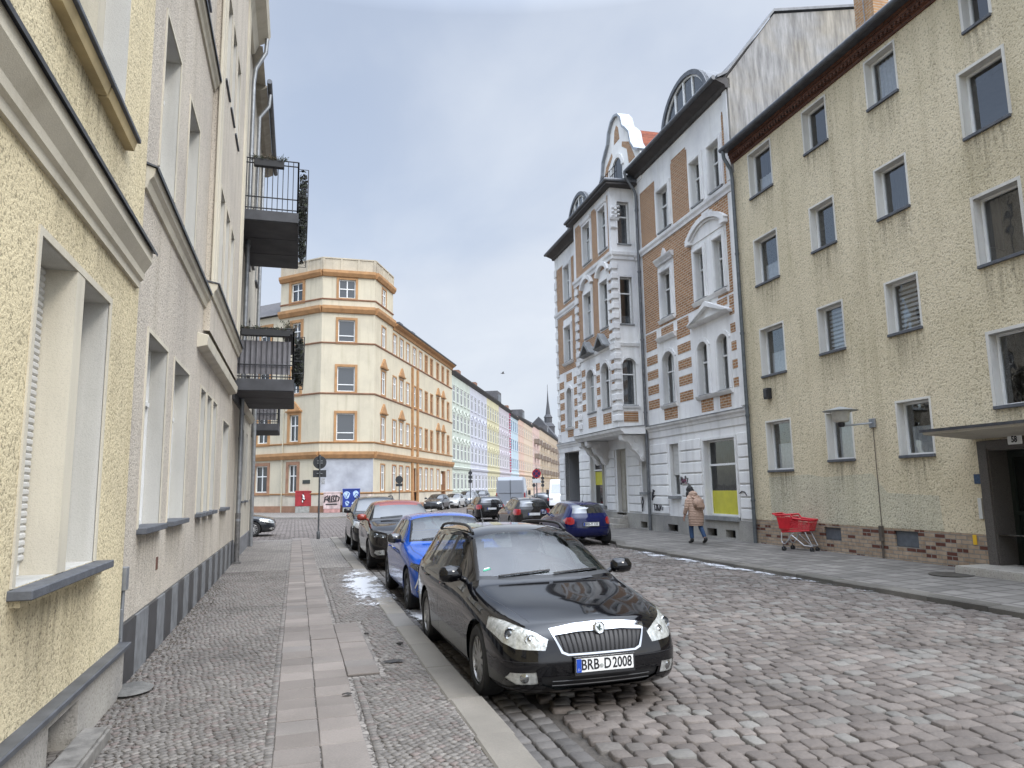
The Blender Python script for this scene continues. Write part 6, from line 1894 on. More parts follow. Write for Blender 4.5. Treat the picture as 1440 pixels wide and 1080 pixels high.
    for l in ('lamp', 'lamp2'):
        s = -1 if l == 'lamp' else 1
        hl = sep(bm, lay, [LAB[l]], 'headlight', lampm or LAMPR, t, push=-.006)
        if hl and detail >= 2:
            sep(bm, lay, [LAB[l]], 'lens', LENS, t, push=.002, parent=hl)
            for (xx, zz, r, mt) in ((.735, .69, .052, 1), (.60, .655, .042, 0)):
                hit = bvh.ray_cast(Vector((s * xx * sx, -2, fz(zz))), Vector((0, 1, 0)))
                if hit[0] is None: continue
                nrm = (hit[1] + Vector((0, -1.2, 0))).normalized()
                mb = M(); c = hit[0] + Vector((0, .012, 0))
                mb.lathe([(r, -.02), (r * 1.04, .0), (r * .92, .006), (r * .84, -.004), (r * .8, -.02)], c, nrm, 22, cap=False)
                mb.build('lamp_ring', CHROME, hl, smooth=40, local=True)
                mb = M(); mb.lathe([(r * .80, -.018), (r * .6, -.002), (r * .3, .008), (0, .011)], c, nrm, 18); mb.build('projector', PROJ if mt else CHROME, hl, smooth=60, local=True)
    for l in ('tail', 'tail2'):
        sep(bm, lay, [LAB[l]], 'tail_light', REDLAMP, t, push=.004)
    # --- wheel wells
    mb = M()
    for yc in (sp['fa'], sp['ra']):
        for s in (-1, 1):
            q = sp['rw'] + .05
            a0 = [(s * (sp['w'] - .05), yc + q * cos(a), sp['rw'] + q * sin(a)) for a in np.linspace(-.5, pi + .5, 15)]
            a1 = [(s * (sp['w'] - .38), p[1], p[2]) for p in a0]
            for k in range(14): mb.quad(a0[k], a0[k + 1], a1[k + 1], a1[k])
            mb.quad(*a1)
    build_split(mb, 'wheel_well', DARK, t, local=True, recalc=False)
    for yc in (sp['fa'], sp['ra']):
        for s in (-1, 1):
            make_wheel(t, (s * (sp['w'] - .125), yc, sp['rw']), sp['rw'], .205, s, rim, spokes, lvl > 1)
    # --- mirrors
    for s in (-1, 1):
        hit = bvh.ray_cast(Vector((s * 2, fy(1.82), fz(.985))), Vector((-s, 0, 0)))
        x = hit[0].x if hit[0] is not None else s * .8; y = fy(1.80); z = fz(1.0)
        mb = M()
        pr = []
        for k, (dx, ry, rz) in enumerate(((.035, .035, .045), (.06, .07, .078), (.15, .078, .092), (.235, .072, .084), (.268, .04, .05))):
            pr.append([(x + s * dx, y - .02 + ry * cos(a) * (1.0 if cos(a) < 0 else .65), z + .06 + rz * sin(a) * (1 if sin(a) > 0 else .85)) for a in np.linspace(0, 2 * pi, 13)[:-1]])
        vs_ = [p for r_ in pr for p in r_]; fs_ = [(k * 12 + j, k * 12 + (j + 1) % 12, (k + 1) * 12 + (j + 1) % 12, (k + 1) * 12 + j) for k in range(4) for j in range(12)]
        fs_ += [tuple(range(12)), tuple(range(48, 60))]
        mb.add(vs_, fs_)
        mb.tube([(x - s * .02, y + .01, z - .01), (x + s * .06, y, z + .03)], .028, 8)
        mr = mb.build('mirror', sp.get('mirror') or paint, t, smooth=50, local=True)
        mb = M(); mb.quad((x + s * .07, y + .026, z + .01), (x + s * .225, y + .026, z + .01), (x + s * .225, y + .026, z + .105), (x + s * .07, y + .026, z + .105)); mb.build('mirror_glass', CHROME, mr, local=True)
        if detail >= 2:
            mb = M(); mb.tube([(x + s * .07, y - .07, z + .02), (x + s * .22, y - .066, z + .025)], .007, 5); mb.build('mirror_trim', CHROME, mr, local=True)
    # --- plates
    def plate_at(zc, txt, yc_dir, name='number_plate', w=.52, h=.112):
        oy = -3 if yc_dir < 0 else 8
        hit = bvh.ray_cast(Vector((0, oy, zc)), Vector((0, -yc_dir, 0)))
        if hit[0] is None: return
        y = hit[0].y + yc_dir * .018; s = -yc_dir
        mb = M(); mb.box(-w / 2, w / 2, min(y, y + yc_dir * .012), max(y, y + yc_dir * .012), zc - h / 2, zc + h / 2)
        p = mb.build(name, PLATEW, t, local=True, bev=.003)
        yy = y + yc_dir * .0135
        mb = M()
        for (a, b, c, e) in ((-w / 2 - .012, w / 2 + .012, zc - h / 2 - .022, zc - h / 2 - .002), (-w / 2 - .012, w / 2 + .012, zc + h / 2 + .001, zc + h / 2 + .010), (-w / 2 - .012, -w / 2 - .001, zc - h / 2, zc + h / 2), (w / 2 + .001, w / 2 + .012, zc - h / 2, zc + h / 2)):
            mb.box(a, b, min(y - yc_dir * .01, yy), max(y - yc_dir * .01, yy), c, e)
        mb.build('plate_holder', PLASTIC, p, local=True)
        X = Vector((1, 0, 0)) if yc_dir < 0 else Vector((-1, 0, 0)); Z = Vector((0, 0, 1)); Nn = Vector((0, yc_dir, 0))
        def mt(cx, cz): 
            m = Matrix((X, Z, Nn)).transposed().to_4x4(); m.translation = Vector((0, yy, zc)) + X * cx + Z * cz; return m
        mb = M()
        q = [Vector((0, yy, zc)) + X * a + Z * b for a, b in ((-w / 2 + .003, -h / 2 + .003), (-w / 2 + .046, -h / 2 + .003), (-w / 2 + .046, h / 2 - .003), (-w / 2 + .003, h / 2 - .003))]
        mb.quad(*[v + Nn * .001 for v in q]); mb.build('euro_band', PLATEB, p, local=True)
        if txt:
            a, b, c = txt
            text('lettering', a, .118, INK, mt(-.135, 0), p, .80, .001, .0018)
            text('lettering', b, .118, INK, mt(.022 if len(b) == 1 else .03, 0), p, .80, .001, .0018)
            text('lettering', c, .118, INK, mt(.155, 0), p, .76, .001, .0018)
            text('lettering', 'D', .026, PLATEW, mt(-w / 2 + .024, -.032), p, 1, .001)
            mb = M()
            for k, zz in enumerate((.012,)):
                mb.lathe([(.0, 0), (.017, 0), (.017, .002), (.0, .002)], Vector((0, yy, zc)) + X * -.033 + Z * (-.012), Nn, 16)
            mb.build('seal', simple('seal_grey', (.35, .36, .34), .4, amt=.3, sc=60), p, local=True)
    if plate is not None: plate_at(fz(.455), plate, -1)
    if rplate is not None: plate_at(fz(sp.get('rpz', .74)), rplate or None, 1)
    # --- roof rails
    if rails:
        for s in (-1, 1):
            pts = []
            for yy in np.linspace(fy(2.42), fy(4.0), 12):
                h_ = bvh.ray_cast(Vector((s * .555 * sx * sp.get('roofx', 1), yy, 3)), Vector((0, 0, -1)))
                if h_[0] is not None: pts.append(h_[0] + Vector((0, 0, .058)))
            pts[0].z -= .05; pts[1].z -= .008; pts[-1].z -= .05; pts[-2].z -= .008
            mb = M(); mb.tube(pts, .017, 8)
            for k in (3, 6, 9):
                pass
            mb.build('roof_rail', PLASTIC if not sp.get('railm') else sp['railm'], t, smooth=50, local=True)
    h_ = bvh.ray_cast(Vector((0, fy(3.9), 3)), Vector((0, 0, -1)))
    if detail >= 1 and h_[0] is not None:
        mb = M(); b = h_[0]; mb.lathe([(.028, -.005), (.02, .02), (.006, .04)], b, (0, 0, 1), 10); mb.tube([b + Vector((0, 0, .02)), b + Vector((0, .14, .24))], .004, 5); mb.build('antenna', PLASTIC, t, smooth=50, local=True)
    # --- wipers
    if detail >= 2:
        for (x0, x1) in ((-.52, .02), (.05, .58)):
            pts = []
            for k in range(6):
                x = (x0 + (x1 - x0) * k / 5) * sx; yy = fy(1.445 + .05 * (k / 5) + .12 * (abs(x) / .7) ** 2)
                h_ = bvh.ray_cast(Vector((x, yy, 3)), Vector((0, 0, -1)))
                if h_[0] is not None: pts.append(h_[0] + Vector((0, -.004, .014)))
            mb = M(); mb.tube(pts, .010, 6); mb.build('wiper', PLASTIC, t, local=True)
    # --- interior
    if interior:
        mb = M()
        mb.box(-.70 * sx, .70 * sx, fy(1.62), fy(2.05), fz(.86), fz(.96)); mb.build('dashboard', SEATM, t, local=True, bev=.05, segs=2)
        for s in (-1, 1):
            mb = M(); mb.box(s * .36 - .24, s * .36 + .24, fy(2.5), fy(2.95), fz(.40), fz(.62)); st = mb.build('seat', SEATM, t, local=True, bev=.05, segs=2)
            mb = M(); mb.prism([(s * .36 - .22, fy(2.85), fz(.55)), (s * .36 + .22, fy(2.85), fz(.55)), (s * .36 + .20, fy(3.03), fz(1.10)), (s * .36 - .20, fy(3.03), fz(1.10))], (0, .11, 0)); mb.build('backrest', SEATM, st, local=True, bev=.04, segs=2)
            mb = M(); mb.box(s * .36 - .13, s * .36 + .13, fy(3.02), fy(3.1), fz(1.13), fz(1.28)); mb.build('headrest', SEATM, st, local=True, bev=.03, segs=2)
        mb = M(); mb.prism([(-.62, fy(3.7), fz(.5)), (.62, fy(3.7), fz(.5)), (.60, fy(3.86), fz(1.08)), (-.60, fy(3.86), fz(1.08))], (0, .12, 0)); mb.build('rear_seat', SEATM, t, local=True, bev=.05, segs=2)
        c = Vector((.36, fy(2.2), fz(.97))); tl = Vector((0, .45, -.9)).normalized(); a_ = Vector((1, 0, 0)); b_ = tl.cross(a_)
        mb = M(); mb.tube([c + a_ * (.185 * cos(w)) + b_ * (.185 * sin(w)) for w in np.linspace(0, 2 * pi, 25)[:-1]], .015, 8, closed=True)
        for w in (0, pi, 1.5 * pi): mb.tube([c, c + (a_ * cos(w) + b_ * sin(w)) * .18], .014, 6)
        mb.build('steering_wheel', PLASTIC, t, smooth=50, local=True)
        mb = M(); mb.box(-.10, .10, fy(2.17), fy(2.2), fz(1.325), fz(1.375)); mb.build('rear_view_mirror', PLASTIC, t, local=True, bev=.01)
    bm.free()
    t.scale = (sc_, sc_, sc_)
    return t, bvh, fy, fz, sx

# headlight reflector with facets, and a clear cover
LAMPR = simple('lamp_reflector', (.80, .80, .77), .22, .55, .35, 30, .006, 30)
LENS = glassy('lamp_cover', (.86, .87, .86), 1.45, 1.0)
PROJ = simple('projector_glass', (.05, .055, .06), .05, amt=0, coat=1)
DLAMP = simple('dark_lamp', (.10, .105, .11), .2, .6, .5, 30, .004, 30)

# ---- black estate in front
ESTATE = dict(y=[0, .90, 1.22, 2.10, 3.52, 4.20, 4.57], z=[.135, .46, .855, .955, 1.445], w=.885, fa=.90, ra=3.478, rw=.315, railm=PLASTIC)
car1, bvh1, fy1, fz1, sx1 = build_car('parked_car', 'black estate car with chrome grille parked nearest at the left kerb', 'car', (2.388, 5.566, -.09), .01, ESTATE, carpaint('black_paint', (.003, .003, .004), .08, .10, dcol=(.06, .055, .05)), 3, None, CGLASS, ('BRB', 'D', '2008'), '', ALLOY, None, True, True, None, 10, 2, chromeg=True)
# grille slats and emblem
mb = M()
for k in range(17):
    x = -.36 + k * .045
    pts = []
    for zz in (.550, .70):
        xx = x * (1 if zz > .6 else .90)
        h_ = bvh1.ray_cast(Vector((xx, -2, fz1(zz))), Vector((0, 1, 0)))
        if h_[0] is not None: pts.append(h_[0] + Vector((0, .010, 0)))
    if len(pts) > 1 and abs(x) > -.01: mb.tube(pts, .0085, 6)
mb.build('grille_slats', INK, car1, smooth=50, local=True)
h_ = bvh1.ray_cast(Vector((0, -2, fz1(.728))), Vector((0, 1, 0)))
ec = h_[0] + Vector((0, -.022, 0)); en = Vector((0, -1, .12)).normalized()
mb = M(); mb.lathe([(.052, -.02), (.052, .004), (.046, .010), (.040, .006), (.0, .004)], ec, en, 26); em = mb.build('emblem', CHROME, car1, smooth=40, local=True)
EMW = simple('emblem_white', (.60, .62, .62), .3, amt=0); EMK = simple('emblem_dark', (.02, .04, .03), .3, amt=0)
ea = Vector((1, 0, 0)); eb = en.cross(ea) * -1
if eb.z < 0: eb = -eb
def ep(x, y, d): return ec + ea * x + eb * y + en * d
mb = M(); mb.lathe([(.039, .0065), (.039, .008), (0, .008)], ec, en, 24); mb.build('emblem_field', EMW, em, local=True)
mb = M()
mb.prism([ep(a, b, .0085) for a, b in ((-.004, -.026), (.006, -.026), (.006, .004), (.016, .004), (.002, .028), (-.012, .004), (-.004, .004))], en * .002)
for k in range(3):
    mb.prism([ep(a, b, .0085) for a, b in ((-.006, .004 - k * .009), (-.028 + k * .004, .014 - k * .007), (-.027 + k * .004, .008 - k * .007), (-.006, -.002 - k * .009))], en * .002)
mb.prism([ep(a, b, .0085) for a, b in ((.010, -.006), (.024, -.016), (.018, -.020), (.008, -.012))], en * .002)
mb.build('emblem_arrow', EMK, em, local=True)
# bumper intake bars
mb = M()
for zz in (.335, .30):
    pts = []
    for x in np.linspace(-.44, .44, 9):
        h_ = bvh1.ray_cast(Vector((x, -2, fz1(zz))), Vector((0, 1, 0)))
        if h_[0] is not None: pts.append(h_[0] + Vector((0, .006, 0)))
    mb.tube(pts, .006, 6)
mb.build('intake_bars', INK, car1, smooth=50, local=True)
# small stickers low on the windscreen
for (x, y_, w_, hh, mt) in ((-.60, 1.66, .075, .03, simple('green_sticker', (.03, .30, .17), .5, amt=0)), (-.597, 1.675, .055, .012, PLATEW)):
    pts = []
    for dx, dy in ((-w_ / 2, -hh / 2), (w_ / 2, -hh / 2), (w_ / 2, hh / 2), (-w_ / 2, hh / 2)):
        h_ = bvh1.ray_cast(Vector((x + dx, fy1(y_ + dy), 3)), Vector((0, 0, -1)))
        pts.append(h_[0] + h_[1] * (.002 if hh > .02 else .004))
    mb = M(); mb.quad(*pts); mb.build('sticker', mt, car1, local=True)

# ---- blue hatchback
HATCH = dict(y=[0, .82, 1.28, 2.10, 3.05, 3.55, 4.03], z=[.19, .50, .88, 1.0, 1.44], w=.875, fa=.84, ra=3.38, rw=.325, mirror=simple('mirror_black', (.012, .012, .013), .2, amt=0, coat=1),
             lamp=[(.50, .66), (.53, .62), (.78, .64), (.86, .70), (.84, .76), (.60, .73)], grille=[(-.36, .70), (.36, .70), (.40, .52), (-.40, .52)])
blue = carpaint('blue_paint', (.010, .075, .38), .14, .22)
car2, b2, fy2, fz2, sx2 = build_car('parked_car', 'bright blue hatchback with three claw shaped light strips behind the black estate', 'car', (2.44, 10.35, -.085), 0, HATCH, blue, 3, None, CGLASS, ('BRB', 'A', '171'), None, simple('dark_alloy', (.10, .10, .105), .35, .7, .2, 10), None, False, True, None, 8, 2, lampm=DLAMP)
DRL = simple('light_strip', (.78, .79, .76), .25, amt=0, coat=1)
for s in (-1, 1):
    for k in range(3):
        pts = []
        for zz, xx in ((.60, .655), (.53, .672), (.46, .69), (.40, .708)):
            x = s * (xx + k * .052) * sx2
            h_ = b2.ray_cast(Vector((x, -2, fz2(zz))), Vector((0, 1, 0)))
            if h_[0] is not None: pts.append(h_[0] + Vector((0, -.004, 0)))
        if len(pts) > 2:
            mb = M(); mb.tube(pts, .013, 6); mb.build('light_strip', DRL, car2, smooth=50, local=True)
# ---- dark red crossover and black crossover further back
SUVS = dict(y=[0, .88, 1.32, 2.12, 3.15, 3.75, 4.20], z=[.22, .60, 1.02, 1.14, 1.60], w=.91, fa=.90, ra=3.50, rw=.345, lamp=[(.52, .70), (.54, .655), (.80, .68), (.87, .735), (.84, .78), (.62, .745)], grille=[(-.45, .72), (.45, .72), (.36, .56), (-.36, .56)])
redp = carpaint('copper_red', (.21, .030, .018), .16, .1)
SUVS['mirror'] = redp
car3, *_ = build_car('parked_car', 'black crossover with copper red roof and mirrors behind the blue hatchback', 'car', (2.46, 16.35, -.085), 0, SUVS, carpaint('dark_brown_paint', (.008, .0065, .0065), .12, .12), 2, None, CGLASSD, ('BRB', 'K', '64'), None, simple('dark_alloy2', (.12, .12, .125), .35, .7), redp, False, False, None, 8, 2, lampm=DLAMP)
SUVB = dict(y=[0, .88, 1.32, 2.12, 3.25, 3.95, 4.40], z=[.22, .60, 1.04, 1.16, 1.66], w=.92, fa=.92, ra=3.60, rw=.35, railm=BLACK)
car4, *_ = build_car('parked_car', 'black off road car with roof rails last in the left kerb row', 'car', (2.50, 21.9, -.085), 0, SUVB, carpaint('grey_black_paint', (.014, .014, .016), .14, .15), 2, None, CGLASSD, ('BRB', 'S', '90'), None, ALLOY, None, True, False, None, 8, 1)

def away(name, label, x, y, hd, sp, paint, **k):
    """a car seen from behind: hd = heading clockwise from +y; (x,y) = middle of its rear bumper"""
    L = sp['y'][-1]
    # local +y points from nose to tail: rotate so that local -y is the heading
    rz = pi - R(hd)
    nose = Vector((x, y, 0)) + Vector((sin(R(hd)), cos(R(hd)), 0)) * L
    return build_car(name, label, 'car', (nose.x, nose.y, k.pop('z', -.085)), rz, sp, paint, **k)
SMALL = dict(y=[0, .74, 1.10, 1.85, 2.72, 3.25, 3.82], z=[.19, .50, .86, .96, 1.40], w=.825, fa=.76, ra=3.20, rw=.295, doors=2, tail=[(.57, .72), (.55, .86), (.62, .95), (.76, .93), (.83, .84), (.80, .72), (.68, .68)], rpz=.70)
away('parked_car', 'dark blue small hatchback seen from behind at the right kerb by the steps', 8.58, 20.4, 4, SMALL, carpaint('navy_paint', (.0035, .007, .06), .14, .12), lvl=2, plate=None, rplate=('BRB', 'Y', '133'), rim=ALLOY, detail=1, glass=CGLASSD)
EST2 = dict(ESTATE); EST2['y'] = [0, .9, 1.4, 2.3, 3.4, 4.0, 4.45]; EST2['z'] = [.19, .5, .9, 1.0, 1.43]
away('parked_car', 'dark brown hatchback with silver roof rails ahead of the navy car', 9.28, 28.0, 5, EST2, carpaint('brown_black', (.014, .012, .011), .16, .3), lvl=2, plate=None, rplate='', rim=ALLOY, detail=1, rails=True)
away('parked_car', 'black estate with wide red tail lights in the middle of the far street', 9.95, 37.2, 5, EST2, carpaint('black_paint_far', (.006, .006, .007), .14, .2), lvl=2, plate=None, rplate='', rim=ALLOY, detail=1, rails=True)
# cars along the corner house
far = [('dark grey hatchback at the pavement of the corner house', (11.05, 61.4), -155, HATCH, (.03, .032, .036)),
       ('silver compact car parked beyond the grey hatchback', (13.5, 65.9), -155, HATCH, (.36, .36, .35)),
       ('silver grey off road car parked beyond the silver compact', (16.0, 71.0), -155, SUVB, (.20, .21, .22)),
       ('dark van shaped car farthest in the row along the corner house', (19.0, 77.5), -155, SUVB, (.018, .018, .022))]
for lab, (x, y), hd, sp, c in far:
    k = R(25); d = Vector((sin(k), cos(k), 0))
    build_car('parked_car', lab, 'car', (x, y, -.1), -k, sp, carpaint('far_paint', c, .2, .1), lvl=2, plate=('', '', '') if 0 else None, detail=1, rim=ALLOY, glass=CGLASSD)
away('parked_car', 'dark saloon car beyond the grey van under the round sign', 18.9, 55.5, 24, EST2, carpaint('far_dark', (.03, .031, .034), .2, .1), lvl=2, plate=None, rplate='', detail=1, z=-.1)
# dark estate whose nose sticks out of the side street
SAL = dict(ESTATE); SAL['z'] = [.16, .47, .86, .96, 1.40]
build_car('parked_car', 'dark car nose poking out of the side street behind the left house', 'car', (-.80, 32.3, -.1), pi / 2, SAL, carpaint('slate_paint', (.014, .017, .022), .15, .25), lvl=2, plate=None, detail=2, rim=ALLOY, spokes=12)

# ---- vans
def van(label, pos_, rz, paint, seed, L=5.9, w=1.0, H=2.55):
    t = thing('van', label, 'van', pos_, rz)
    prof = [(.0, .35), (.0, .75), (.10, 1.0), (.75, 1.22), (1.45, 2.05), (1.75, 2.40), (2.3, H - .03), (L * .6, H), (L - .25, H - .02), (L - .06, H - .25), (L, 1.2), (L, .35)]
    secs = [(0, 1), (.90, 1.0)]
    mb = M(); n = len(prof)
    xs = [(-w, 0.0), (-w * .97, .0), (w * .97, 0), (w, 0)]
    def sec(x, ins): return [(x * (1 - .10 * max(0, (z - 1.1) / 1.45)), y + (ins if y < L * .5 else -ins), z - (ins if z > 1.3 else 0)) for y, z in prof]
    A = [sec(-w, .07), sec(-w * .93, .0), sec(w * .93, .0), sec(w, .07)]
    vs = [p for a in A for p in a]; fs = []
    for i in range(3):
        for j in range(n):
            fs.append((i * n + j, i * n + (j + 1) % n, (i + 1) * n + (j + 1) % n, (i + 1) * n + j))
    fs += [tuple(range(n)), tuple(range(3 * n, 4 * n))]
    mb.add(vs, fs); mb.build('body', paint, t, smooth=35, local=True)
    mb = M(); mb.quad((-.80, .80, 1.26), (.80, .80, 1.26), (.74, 1.44, 2.02), (-.74, 1.44, 2.02)); q = mb.v; mb.v = [(x, y - .02, z + .02) for x, y, z in q]; mb.build('windscreen', CGLASSD, t, local=True)
    for s in (-1, 1):
        mb = M(); mb.quad((s * (w * .975 + .004), 1.25, 1.25), (s * (w * .975 + .004), 2.2, 1.25), (s * (w * .935 + .012), 2.2, 1.9), (s * (w * .935 + .012), 1.65, 1.9)); mb.build('window', CGLASSD, t, local=True)
        mb = M(); mb.box(s * w * .96 - .06, s * w * .96 + .02, L - .03, L + .012, .85, 1.45); mb.build('tail_light', REDLAMP, t, local=True)
        mb = M(); mb.box(s * w * .8 - .14, s * w * .8 + .14, -.02, .06, .78, .98); mb.build('headlight', LAMPR, t, local=True, bev=.02)
        mb = M(); mb.box(s * (w + .02), s * (w + .22), .95, 1.05, 1.25, 1.6); mb.build('mirror', PLASTIC, t, local=True, bev=.03)
    mb = M(); mb.box(-.012, .012, L - .02, L + .004, .5, 2.35); mb.box(-.8, .8, L - .02, L + .003, 1.42, 1.44)
    mb.build('door_seam', INK, t, local=True)
    mb = M(); mb.box(-w * .95, w * .95, L - .05, L + .06, .38, .56); mb.build('bumper', PLASTIC, t, local=True, bev=.02)
    mb = M(); mb.box(-.26, .26, L + .004, L + .014, .78, .90); mb.build('number_plate', PLATEW, t, local=True)
    for yc in (.95, L - 1.1):
        for s in (-1, 1): make_wheel(t, (s * (w - .12), yc, .34), .34, .22, s, ALLOY, 6, False)
    return t
k = R(20)
ps = Vector((14.0, 47.5, -.1)) + Vector((sin(k), cos(k), 0)) * 5.9
van('grey high roof panel van seen from behind on the far street', ps, pi - k, carpaint('van_grey', (.27, .285, .31), .3, .2), 1)
van('white van partly hidden beside the white brick house corner', (20.3, 54.6, -.1), -k, carpaint('van_white', (.62, .63, .64), .3, .2), 2, 5.0, .95, 2.1)
# ================================================================ person
pg = thing('person', 'person in a long beige quilted coat with backpack walking away on the right pavement', 'person', (10.95, 18.45, .035), R(4))
DENIM = simple('denim', (.028, .058, .125), .9, amt=.25, sc=25, bump=.002, bsc=200)
COAT = nm('beige_coat'); m_, n_, o_ = COAT; p_ = objc(n_)
wv = nd(n_, 'TexWave', {'Vector': p_, 'Scale': 7.0, 'Distortion': 1.2, 'Detail': 1.0}, wave_type='BANDS', bands_direction='Z').outputs['Fac']
cc_ = mixc(n_, noise(n_, p_, 12, 4), (.36, .245, .18), (.46, .32, .245))
finish(n_, o_, cc_, .7, wv, .02, .8, 0, .3); COAT = m_
SKINM = simple('skin', (.45, .27, .20), .6, amt=.05)
HAIR = simple('dark_hair', (.012, .010, .009), .7, amt=.4, sc=40, bump=.01, bsc=60)
SHOE = simple('black_boot', (.012, .012, .012), .6, amt=.2)
# local frame: +y = walking direction, x = right. pelvis first
J = [((0, 0, .84), (.13, .10)), ((0, .02, 1.0), (.12, .09)), ((0, .06, 1.18), (.13, .10)), ((0, .10, 1.30), (.12, .09)), ((0, .14, 1.37), (.05, .05)), ((0, .18, 1.43), (.05, .05)),
     ((-.09, 0, .80), (.085, .085)), ((-.10, .13, .46), (.06, .06)), ((-.10, .10, .09), (.042, .042)), ((-.10, .22, .05), (.038, .032)),
     ((.09, 0, .80), (.085, .085)), ((.10, -.05, .45), (.06, .06)), ((.10, -.26, .13), (.042, .042)), ((.10, -.20, .06), (.038, .032)),
     ((-.17, .09, 1.28), (.06, .06)), ((-.25, .06, 1.03), (.045, .045)), ((-.27, .16, .80), (.034, .034)), ((-.27, .20, .73), (.030, .020)),
     ((.17, .09, 1.28), (.06, .06)), ((.25, .0, 1.04), (.045, .045)), ((.22, .16, .86), (.034, .034)), ((.21, .22, .82), (.030, .020))]
E_ = [(0, 1), (1, 2), (2, 3), (3, 4), (4, 5), (0, 6), (6, 7), (7, 8), (8, 9), (0, 10), (10, 11), (11, 12), (12, 13), (3, 14), (14, 15), (15, 16), (16, 17), (3, 18), (18, 19), (19, 20), (20, 21)]
# five fingers each hand
for side, wr in ((-1, 17), (1, 21)):
    b = Vector(J[wr][0])
    for q in range(4):
        r0 = len(J); dx = (q - 1.5) * .017; ln = (.062, .072, .068, .052)[q]
        J.append(((b.x + side * .004, b.y + .010 + dx, b.z - .035), .0085)); J.append(((b.x - side * .002, b.y + .018 + dx, b.z - .035 - ln * .55), .008)); J.append(((b.x - side * .016, b.y + .026 + dx, b.z - .035 - ln), .007))
        E_ += [(wr, r0), (r0, r0 + 1), (r0 + 1, r0 + 2)]
    r0 = len(J)
    J.append(((b.x - side * .018, b.y + .035, b.z - .015), .0095)); J.append(((b.x - side * .026, b.y + .05, b.z - .045), .008)); E_ += [(wr, r0), (r0, r0 + 1)]
skin('body', J, E_, SKINM, pg, 2)
def head(parent):
    mb = M(); c = Vector((-.02, .245, 1.50)); vs = []; fs = []; nu, nv = 16, 12
    for i in range(nv + 1):
        ph = pi * i / nv
        for j in range(nu):
            th = 2 * pi * j / nu
            x, y, z = .075 * sin(ph) * cos(th), .095 * sin(ph) * sin(th), .115 * cos(ph)
            if y > .07 and -.03 < z < .01 and abs(x) < .03: y += .02       # nose
            if z < -.05: x *= .85
            vs.append(c + Vector((x, y, z)))
    for i in range(nv):
        for j in range(nu): fs.append((i * nu + j, i * nu + (j + 1) % nu, (i + 1) * nu + (j + 1) % nu, (i + 1) * nu + j))
    mb.add(vs, fs)
    for s in (-1, 1): mb.lathe([(.0, 0), (.022, .004), (.018, .012), (0, .014)], c + Vector((s * .075, -.005, 0)), (s, 0, 0), 10)
    hd = mb.build('head', SKINM, parent, smooth=0, local=True)
    mb = M()
    for s in (-1, 1): mb.lathe([(.0, .0), (.011, .003), (.0, .008)], c + Vector((s * .03, .088, .012)), (0, 1, 0), 8)
    mb.build('eyes', INK, hd, local=True)
    mb = M(); mb.box(c.x - .022, c.x + .022, c.y + .088, c.y + .096, c.z - .056, c.z - .048); mb.build('mouth', simple('lips', (.30, .09, .08), .5), hd, local=True)
head(pg)
def loft(rings, n=20):
    mb = M(); vs = []; fs = []
    for (cx, cy, cz, rx, ry) in rings:
        for j in range(n):
            a = 2 * pi * j / n; vs.append((cx + rx * cos(a), cy + ry * sin(a), cz))
    for i in range(len(rings) - 1):
        for j in range(n): fs.append((i * n + j, i * n + (j + 1) % n, (i + 1) * n + (j + 1) % n, (i + 1) * n + j))
    fs.append(tuple(range((len(rings) - 1) * n, len(rings) * n)))
    mb.add(vs, fs); return mb
rg_ = []
hs = [(.50, .200, .165, .015), (.58, .215, .175, .01), (.70, .225, .18, .005), (.82, .225, .175, .0), (.93, .218, .16, .01), (1.03, .215, .155, .03), (1.14, .225, .16, .055), (1.24, .225, .155, .08), (1.32, .19, .135, .10), (1.38, .12, .10, .13), (1.41, .085, .08, .15)]
for a, b in zip(hs[:-1], hs[1:]):
    n = max(2, int((b[0] - a[0]) / .03))
    for q in range(n):
        t = q / n; z = a[0] + (b[0] - a[0]) * t; bl = 1 + .035 * abs(sin(z * pi / .085))
        rg_.append((0, a[3] + (b[3] - a[3]) * t, z, (a[1] + (b[1] - a[1]) * t) * bl, (a[2] + (b[2] - a[2]) * t) * bl))
coat = loft(rg_, 26).build('coat', COAT, pg, smooth=0, local=True)
for s, pts in ((-1, [((-.18, .09, 1.27), .085), ((-.235, .07, 1.12), .075), ((-.262, .06, 1.02), .07), ((-.272, .12, .90), .062), ((-.275, .17, .80), .055)]), (1, [((.18, .09, 1.27), .085), ((.235, .04, 1.12), .075), ((.26, .0, 1.03), .07), ((.24, .09, .93), .062), ((.22, .15, .87), .055)])):
    skin('sleeve', pts, [(k, k + 1) for k in range(4)], COAT, coat, 2)
mb = M()
def blob(mb, c, r, n=14, m=9, f=None):
    vs = []; fs = []
    for i in range(m + 1):
        ph = pi * i / m
        for j in range(n):
            th = 2 * pi * j / n
            d = Vector((sin(ph) * cos(th), sin(ph) * sin(th), cos(ph)))
            k = f(d) if f else 1
            vs.append(Vector(c) + Vector((d.x * r[0], d.y * r[1], d.z * r[2])) * k)
    for i in range(m):
        for j in range(n): fs.append((i * n + j, i * n + (j + 1) % n, (i + 1) * n + (j + 1) % n, (i + 1) * n + j))
    mb.add(vs, fs)
blob(mb, (0, .10, 1.385), (.135, .12, .10)); mb.build('hood', COAT, coat, smooth=0, local=True)
mb = M(); rf = random.Random(8); blob(mb, (-.02, .225, 1.515), (.098, .115, .125), 18, 12, lambda d: 1 + .06 * sin(d.x * 17 + d.z * 13) if d.y < .45 else .75)
